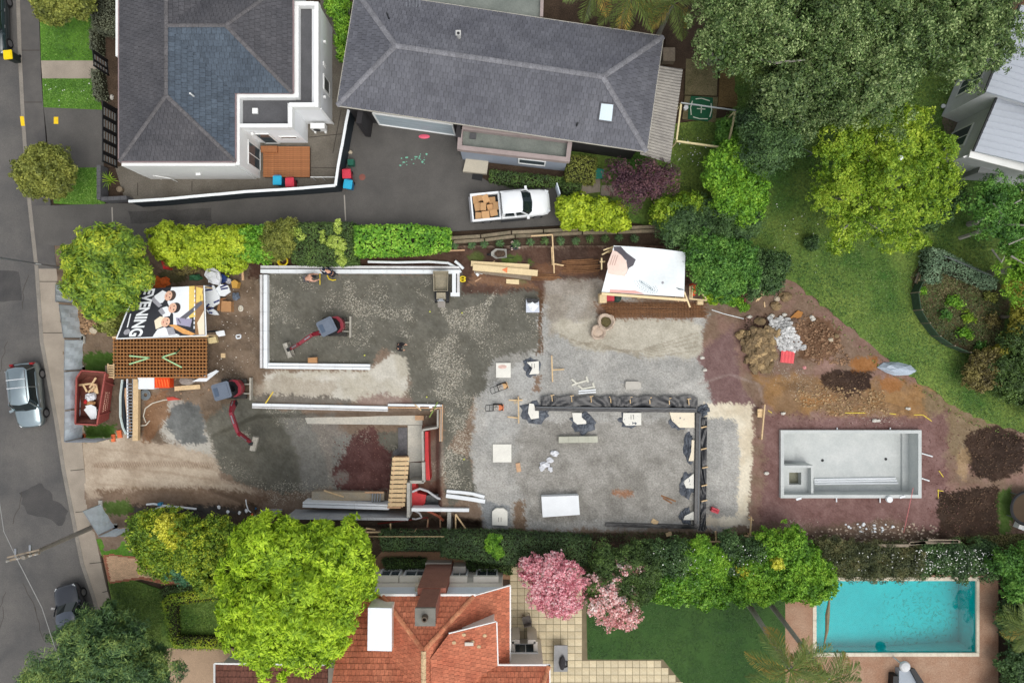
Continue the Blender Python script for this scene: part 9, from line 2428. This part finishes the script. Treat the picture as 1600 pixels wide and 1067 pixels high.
def car(label,cat,px,py,rz,L_,W,H_,paint,name="parked_car",hood=.95,suv=True,rails=False,roofm=None):
 c=g(px,py,-.11);t=thing(name,label,cat,c,rz);h=L_/2;w=W/2;zh=hood
 S_=[section(-h,w*.80,.42,.7,.86,w*.66),section(-h+.12,w*.93,.3,.8,zh+.02,w*.8),section(-h+.7,w,.24,.82,zh+.06,w*.9),section(0,w,.22,.82,zh+.04,w*.92),section(h-1.35,w,.24,.8,zh,w*.9),section(h-.45,w*.96,.28,.74,zh-.1,w*.8),section(h-.12,w*.86,.32,.66,zh-.22,w*.68),section(h,w*.66,.4,.56,.66,w*.5)]
 loft(S_,"body",paint,t)
 z0=zh-.02
 xs0,xs1=-h+(.12 if suv else.75),h-1.15;xr0,xr1=-h+(.32 if suv else 1.25),h-1.62
 def ring(xa,xb,ww,z,nrm=.0):
  r_=.18;return[(xa,-ww+r_,z),(xa+r_,-ww,z),(xb-r_*2.0,-ww,z),(xb-.02,-ww*.8,z),(xb+.06,0,z),(xb-.02,ww*.8,z),(xb-r_*2.0,ww,z),(xa+r_,ww,z),(xa,ww-r_,z),(xa-.04,0,z)]
 a=ring(xs0,xs1,w*.93,z0);b=ring(xr0,xr1,w*.76,H_-.06);mb=MB();mb.v=a+b;n=len(a)
 for i in range(n):mb.f.append((i,(i+1)%n,n+(i+1)%n,n+i))
 mb.build("glasshouse",M_CGL,t,local=True)
 cxx=(xr0+xr1)/2
 top=[((x-cxx)*.95+cxx,y*.9,H_+.0)for x,y,_ in b];mb=MB();mb.v=[(x,y*1.02,z)for x,y,z in b]+top+[(cxx,0,H_+.035)]
 for i in range(n):mb.f+=[(i,(i+1)%n,n+(i+1)%n,n+i),(n+i,n+(i+1)%n,2*n)]
 mb.build("roof",roofm or paint,t,local=True,smooth=True)
 for s in(-1,1):
  for(u0,u1)in((xs1-.12,xr1-.05),(cxx+.15,cxx+.1),(xs0+.22,xr0+.2)):
   mb=MB();mb.bar((u0,s*w*.925,z0),(u1,s*w*.77,H_-.05),.07,.05,up=(0,s,0));mb.build("pillar",paint,t,local=True)
  mb=MB();mb.bar((xs1-.1,s*w*.95,z0+.0),(xs1-.02,s*(w+.16),z0+.1),.16,.12);mb.build("mirror",paint,t,local=True)
  mb=MB();mb.box((h-.2,s*w*.64,zh-.27),(.2,.26,.1),rz=-s*.6);mb.build("headlight",M_LAMP,t,local=True)
  mb=MB();mb.box((-h+.1,s*w*.74,zh-.08),(.14,.24,.3));mb.build("tail_light",M_TAIL,t,local=True)
  for x in(.55,-.55):mb=MB();mb.box((x-.1,s*(w+.004),.78),(.2,.03,.04));mb.build("door_handle",M_RIM,t,local=True)
  if rails:
   mb=MB();mb.tube([(xr0+.15,s*w*.68,H_+.05),(xr1-.1,s*w*.68,H_+.05)],.022,6);mb.build("roof_rail",M_RIM,t,local=True)
 for x in(h-.85,-h+.85):
  for s in(-1,1):wheel(t,x,s*(w-.1))
 if rails:
  for x in(cxx-.45,cxx+.1):
   mb=MB();mb.bar((x,-w*.7,H_+.06),(x,w*.7,H_+.06),.05,.03);mb.build("cross_bar",M_LAMP,t,local=True)
 for s in(-1,1):
  mb=MB();mb.bar((xs1-.15+.05*s,s*.5,z0+.06),(xs1-.32,s*.05,z0+.16),.025,.02);mb.build("wiper",M_BLACKM,t,local=True)
 return t
M_SILV=mat("silver_green_paint",S(158,172,176),.3,.04,2,.02,spec=.6,metal=.92,coat=.3)
M_BLKC=mat("black_car_paint",S(38,42,50),.22,.05,2,.02,spec=.6,coat=.6)
M_BLKR=mat("charcoal_car_roof",S(80,88,100),.3,.08,2,.03,spec=.6,coat=.4)
M_WHC=mat("white_car_paint",S(232,235,236),.25,.02,2,.01,spec=.5,coat=.4)
car("silver estate car with roof bars parked on the road beside the skip","car",54,616,math.radians(-84),4.35,1.8,1.6,M_SILV,rails=True)
car("black car parked at the kerb half under the dark conifer","car",124,955,math.radians(106),4.2,1.75,1.5,M_BLKC,roofm=M_BLKR)
car("dark green car cut by the top left corner beside the yellow lidded bin","car",0,40,math.radians(-89),4.5,1.8,1.55,mat("dark_green_paint",S(40,54,58),.22,.05,2,.02,spec=.6,coat=.6),roofm=mat("pale_teal_roof",S(120,150,156),.3,.05),rails=True)
ut=thing("pickup_truck","white double cab pickup with cardboard boxes in its open tray on the shared driveway","pickup",g(798,324,.012),math.radians(5.5))
w=.9;h=2.62
S_=[section(-.72,w,.3,.85,1.02,w*.9,.0),section(.3,w,.3,.85,1.04,w*.93),section(1.25,w,.3,.85,1.04,w*.92),section(2.0,w*.98,.32,.82,.98,w*.84),section(2.42,w*.9,.36,.74,.86,w*.74),section(2.62,w*.68,.42,.62,.74,w*.54)]
loft(S_,"body",M_WHC,ut)
mb=MB()
mb.box((-1.68,0,.5),(1.9,1.78,.36));mb.build("tray_floor",M_BLACKM,ut,local=True)
for s in(-1,1):
 mb=MB();mb.box((-1.68,s*.84,.86),(1.9,.12,.42));mb.box((-1.68,s*.86,1.085),(1.9,.14,.04));mb.build("tray_side",M_WHC,ut,local=True)
mb=MB();mb.box((-2.58,0,.84),(.1,1.66,.44));mb.build("tailgate",M_WHC,ut,local=True)
mb=MB();mb.box((-.76,0,.88),(.1,1.66,.44));mb.build("headboard",M_WHC,ut,local=True)
mb=MB();mb.box((-2.7,0,.5),(.14,1.7,.2));mb.build("rear_bumper",M_RIM,ut,local=True)
mb=MB();mb.box((-.86,-.62,.95),(.5,.3,.06));mb.build("tray_liner",mat("teal_liner",S(60,76,78),.7),ut,local=True)
a=[(-.66,-.84,1.02),(.2,-.86,1.02),(1.1,-.84,1.02),(1.42,-.62,1.0),(1.52,0,1.0),(1.42,.62,1.0),(1.1,.84,1.02),(.2,.86,1.02),(-.66,.84,1.02)]
b=[(-.56,-.68,1.68),(.2,-.7,1.7),(.62,-.68,1.7),(.74,-.6,1.68),(.8,0,1.7),(.74,.6,1.68),(.62,.68,1.7),(.2,.7,1.7),(-.56,.68,1.68)]
mb=MB();mb.v=a+b;n=9
for i in range(n):mb.f.append((i,(i+1)%n,n+(i+1)%n,n+i))
mb.build("glasshouse",M_CGL,ut,local=True)
mb=MB();tp_=[(x*.95,y*.9,1.76)for x,y,z in b];mb.v=[(x*1.02-.01,y*1.03,z)for x,y,z in b]+tp_+[(.1,0,1.79)]
for i in range(n):mb.f+=[(i,(i+1)%n,n+(i+1)%n,n+i),(n+i,n+(i+1)%n,2*n)]
mb.build("roof",M_WHC,ut,local=True,smooth=True)
for s in(-1,1):
 for(u0,u1,wd)in((1.16,.64,.1),(.28,.2,.12),(-.62,-.5,.2)):
  mb=MB();mb.bar((u0,s*.86,1.02),(u1,s*.70,1.69),wd,.05,up=(0,s,0));mb.build("pillar",M_WHC,ut,local=True)
 mb=MB();mb.bar((-.64,s*.87,1.05),(1.2,s*.86,1.05),.1,.12);mb.build("door_sill",M_WHC,ut,local=True)
 mb=MB();mb.box((1.08,s*1.0,1.12),(.16,.2,.16));mb.build("mirror",M_WHC,ut,local=True)
 mb=MB();mb.box((2.42,s*.6,.82),(.26,.3,.12),rz=-s*.5);mb.build("headlight",M_LAMP,ut,local=True)
 for x in(1.72,-1.7):wheel(ut,x,s*.8,.37,.24)
 mb=MB();mb.box((.1,s*.96,.36),(1.7,.14,.06));mb.build("side_step",M_BLACKM,ut,local=True)
mb=MB();mb.box((2.57,0,.66),(.06,.8,.2));mb.build("grille",M_BLACKM,ut,local=True)
M_CBX=mat("box_board",S(190,150,106),.9,.06,3,.06,rnd='object',ra=.16)
R_ut=Matrix.Rotation(math.radians(5.5),4,'Z');uo=Vector(g(798,324,.012))
for i,(x,y,sx,sy,sz,a_,lab)in enumerate(((-2.3,.55,.36,.5,.3,0,"cardboard box in the tray's rear left corner"),(-2.0,.62,.34,.4,.42,.2,"cardboard box along the tray's left side"),(-1.62,.5,.42,.5,.5,.3,"tilted cardboard box at the tray's left middle"),(-1.2,.4,.42,.4,.36,0,"cardboard box towards the cab on the left"),(-2.2,.05,.44,.5,.34,.1,"cardboard box at the tailgate's middle"),(-1.82,.0,.36,.5,.52,-.1,"darker cardboard box in the tray's middle"),(-1.38,-.05,.4,.4,.26,.1,"small cardboard box in the tray's centre"),(-1.0,-.0,.34,.5,.4,0,"cardboard box against the cab"),(-2.2,-.55,.42,.46,.34,-.1,"cardboard box in the tray's rear right corner"),(-1.72,-.55,.5,.48,.44,.0,"pale cardboard box along the tray's right side"),(-1.18,-.45,.5,.42,.38,.1,"cardboard box by the cab on the right"))):
 p=uo+R_ut@Vector((x,y,.68+sz/2));mb=MB();mb.box(p,(sx,sy,sz),rz=a_+math.radians(5.5));mb.bar(p+Vector((-sx*.3,0,sz/2+.004)),p+Vector((sx*.3,0,sz/2+.004)),.05,.006);one("cardboard_box",lab,"box",mb,M_CBX,"cardboard boxes in the pickup tray")
# --- people: one skinned body each, clothes and hat as children
def limb_skin(name,verts,edges,rad,m,par,lv=1):
 me=bpy.data.meshes.new(name);me.from_pydata([tuple(v)for v in verts],edges,[]);o=bpy.data.objects.new(name,me);col.objects.link(o);o.parent=par
 me.materials.append(m);sk=o.modifiers.new("skin",'SKIN');sk.use_smooth_shade=True
 for i,r in enumerate(rad):
  sv=me.skin_vertices[0].data[i];sv.radius=(r,r);sv.use_root=(i==0)
 sb=o.modifiers.new("sub",'SUBSURF');sb.levels=lv;sb.render_levels=lv
 dg=bpy.context.evaluated_depsgraph_get();m2=bpy.data.meshes.new_from_object(o.evaluated_get(dg));o.modifiers.clear();o.data=m2;m2.name=name
 ORG[o.name]=ORG[par.name];return o
M_SKIN=mat("skin",S(206,158,130),.6,.05)
def person(label,px,py,rz,J,shirt,trousers,hat,hatkind="cap"):
 """J: joint positions, metres, +x is the way they face"""
 t=thing("person",label,"person",gs(px,py),rz)
 names=["pelvis","waist","chest","neck","head","crown_","shl","ell","wrl","shr","elr","wrr","hpl","knl","anl","tol","hpr","knr","anr","tor"]
 V=[Vector(J[k])for k in names];ix={k:i for i,k in enumerate(names)}
 E_=[("pelvis","waist"),("waist","chest"),("chest","neck"),("neck","head"),("head","crown_"),("chest","shl"),("shl","ell"),("ell","wrl"),("chest","shr"),("shr","elr"),("elr","wrr"),("pelvis","hpl"),("hpl","knl"),("knl","anl"),("anl","tol"),("pelvis","hpr"),("hpr","knr"),("knr","anr"),("anr","tor")]
 rad={"pelvis":.13,"waist":.12,"chest":.14,"neck":.055,"head":.1,"crown_":.08,"shl":.065,"ell":.045,"wrl":.03,"shr":.065,"elr":.045,"wrr":.03,"hpl":.09,"knl":.06,"anl":.045,"tol":.035,"hpr":.09,"knr":.06,"anr":.045,"tor":.035}
 edges=[(ix[a],ix[b])for a,b in E_];R_=[rad[k]for k in names];VV=list(V)
 for wr,el in(("wrl","ell"),("wrr","elr")):
  d=(V[ix[wr]]-V[ix[el]]).normalized();s=d.cross(Vector((0,0,1)));s=s.normalized()if s.length>.01 else Vector((0,1,0));u=s.cross(d)
  VV.append(V[ix[wr]]+d*.08);R_.append(.03);pk=len(VV)-1;edges.append((ix[wr],pk))
  for f,(o_,ln)in enumerate(((-.032,.075),(-.011,.09),(.011,.085),(.032,.065))):
   VV.append(VV[pk]+s*o_+d*ln*.5);R_.append(.009);edges.append((pk,len(VV)-1))
   VV.append(VV[pk]+s*o_*1.1+d*ln*.8-u*ln*.4);R_.append(.008);edges.append((len(VV)-2,len(VV)-1))
  VV.append(V[ix[wr]]+d*.05+s*-.06);R_.append(.011);edges.append((ix[wr],len(VV)-1))
 limb_skin("body",VV,edges,R_,M_SKIN,t)
 def sub(keys,links,r,nm,m):
  vs=[V[ix[k]]for k in keys];limb_skin(nm,vs,[(keys.index(a),keys.index(b))for a,b in links],r,m,t)
 eL=V[ix["ell"]].lerp(V[ix["wrl"]],.85);eR=V[ix["elr"]].lerp(V[ix["wrr"]],.85)
 vs=[V[ix["pelvis"]].lerp(V[ix["waist"]],.3),V[ix["waist"]],V[ix["chest"]],V[ix["chest"]].lerp(V[ix["neck"]],.75),V[ix["shl"]],V[ix["ell"]],eL,V[ix["shr"]],V[ix["elr"]],eR]
 limb_skin("jacket",vs,[(0,1),(1,2),(2,3),(2,4),(4,5),(5,6),(2,7),(7,8),(8,9)],[.165,.155,.175,.075,.09,.068,.052,.09,.068,.052],shirt,t)
 aL,aR=V[ix["anl"]].lerp(V[ix["knl"]],.1),V[ix["anr"]].lerp(V[ix["knr"]],.1)
 limb_skin("trousers",[V[ix["pelvis"]],V[ix["hpl"]],V[ix["knl"]],aL,V[ix["hpr"]],V[ix["knr"]],aR],[(0,1),(1,2),(2,3),(0,4),(4,5),(5,6)],[.155,.11,.082,.07,.11,.082,.07],trousers,t)
 for a,b in(("anl","tol"),("anr","tor")):
  limb_skin("boot",[V[ix[a]]+Vector((0,0,.06)),V[ix[a]]+Vector((0,0,-.03)),V[ix[b]]],[(0,1),(1,2)],[.06,.06,.05],M_BLACKM,t)
 hd=V[ix["head"]];up=(V[ix["crown_"]]-hd).normalized();fw=Vector((1,0,0))-up*up.x;fw=fw.normalized()if fw.length>.1 else Vector((0,0,-1));sd_=up.cross(fw)
 M3=Matrix((fw,sd_,up)).transposed()
 mb=MB();mb.lathe([(.108,-.01),(.115,.04),(.10,.09),(.06,.125),(.01,.135)],(0,0,0),16,1.12,.98)
 if hatkind=="cap":mb.prism([(.06,-.08),(.2,-.06),(.22,0),(.2,.06),(.06,.08)],.0,.02)
 else:mb.lathe([(.2,.0),(.2,.015),(.1,.02)],(0,0,0),18)
 mb.v=[tuple(hd+up*.05+M3@Vector(v))for v in mb.v];mb.build("hat",hat,t,local=True,smooth=True)
 mb=MB()
 for s in(-.035,.035):mb.blob(tuple(hd+M3@Vector((.096,s,.015))),(.012,.014,.01),1,.05,6,4)
 mb.build("eyes",M_BLACKM,t,local=True);mb=MB();mb.blob(tuple(hd+M3@Vector((.105,0,-.015))),(.022,.014,.024),1,.05,6,4);mb.build("nose",M_SKIN,t,local=True)
 mb=MB();mb.blob(tuple(hd+M3@Vector((.094,0,-.05))),(.01,.028,.008),1,.05,6,4);mb.build("mouth",mat("lip",S(160,96,88),.6),t,local=True)
 for s in(-1,1):
  mb=MB();mb.blob(tuple(hd+M3@Vector((0,s*.1,0))),(.03,.012,.035),1,.05,6,4);mb.build("ear",M_SKIN,t,local=True)
 return t
def stand(lean=.1,stride=.2,armf=(.3,.1),bend=0.0):
 """upright or bending pose"""
 b=bend;px_,pz=-.15*b,.92-.1*b;dx,dz=math.sin(lean+b),math.cos(lean+b)
 P=lambda d,y=0.0:(px_+dx*d,y,pz+dz*d)
 J={"pelvis":(px_,0,pz),"waist":P(.18),"chest":P(.42),"neck":P(.57),"head":P(.70),"crown_":P(.81)}
 for s,n in((1,"l"),(-1,"r")):
  sh=P(.47,s*.2);J["sh"+n]=sh;a=armf[0]if s>0 else armf[1]
  J["el"+n]=(sh[0]+.28*math.sin(a),s*.25,sh[2]-.28*math.cos(a));e=J["el"+n];J["wr"+n]=(e[0]+.25*math.sin(a+.5),s*.2,e[2]-.25*math.cos(a+.5))
  f=stride*s;J["hp"+n]=(px_,s*.1,pz-.05);J["kn"+n]=(px_*.5+f*.5+.05,s*.11,.48-.03*b);J["an"+n]=(f,s*.12,.08);J["to"+n]=(f+.17,s*.14,.04)
 return J
M_NAVY=mat("navy_cloth",S(34,38,56),.8,.1,6);M_DKC=mat("black_cloth",S(38,36,40),.8,.1,6);M_PEACH=mat("peach_cloth",S(206,160,138),.8,.1,6);M_JEAN=mat("grey_cloth",S(92,92,96),.8,.1,6)
person("person in a peach top bending over the sand floor beside the north formwork",486,437,math.radians(10),stand(.1,.16,(.5,.7),.95),M_PEACH,M_JEAN,M_DKC)
person("person in navy clothes stooping at the north formwork wall",523,429,math.radians(150),stand(.1,.18,(.8,.5),.6),M_NAVY,M_DKC,M_NAVY)
person("person in black clothes standing on the sand near the pale dust strip",627,541,math.radians(-10),stand(.08,.14,(.5,.3),.1),M_DKC,M_DKC,M_DKC,"cap")
rodded("yellow_hose","yellow hose trailing from the stooping person in navy",[(511,430),(514,436),(520,438),(525,437)],.04,MATS["bright_yellow"],"hose",dz=.1)
plank("yellow_tool","long yellow tool handle held by the person in the peach top","tool",500,427,500,445,.05,.05,MATS["bright_yellow"],z=.4)
# --- crumbly soil on the heaps, weeds at the site edges
M_CLD=MATS["soil_clod"]
for i,(P,n)in enumerate((([(1508,670),(1600,672),(1600,742),(1515,745)],420),([(1466,764),(1560,760),(1560,838),(1468,840)],420),([(1285,585),(1360,580),(1345,620),(1300,612)],200),([(1160,495),(1205,492),(1200,520),(1165,525)],120),([(520,680),(612,670),(610,765),(525,765)],200),([(1200,640),(1500,650),(1500,835),(1442,835),(1442,668),(1200,668)],260))):
 scatter_stuff("soil_clods",P,n,M_CLD if i<4 else mat("red_clod",S(120,86,80),.95,.2,3,.3,12,rnd='island',ra=.35),(.02,.08)if i<4 else(.02,.06),0,20+i,zfun=zs)
grass([(1230,440),(1290,486),(1400,578),(1500,646),(1600,684),(1600,692),(1490,655),(1380,580),(1280,492),(1226,446)],2500,.03,(70,92,36),(98,118,46),(140,140,76),78,.2)
grass([(390,828),(1180,830),(1180,846),(390,846)],3500,.02,(60,74,34),(86,96,46),(120,112,66),79,.16)
grass([(1480,838),(1600,832),(1640,862),(1480,864)],2500,.03,(66,84,36),(96,106,50),(140,130,80),80,.2)
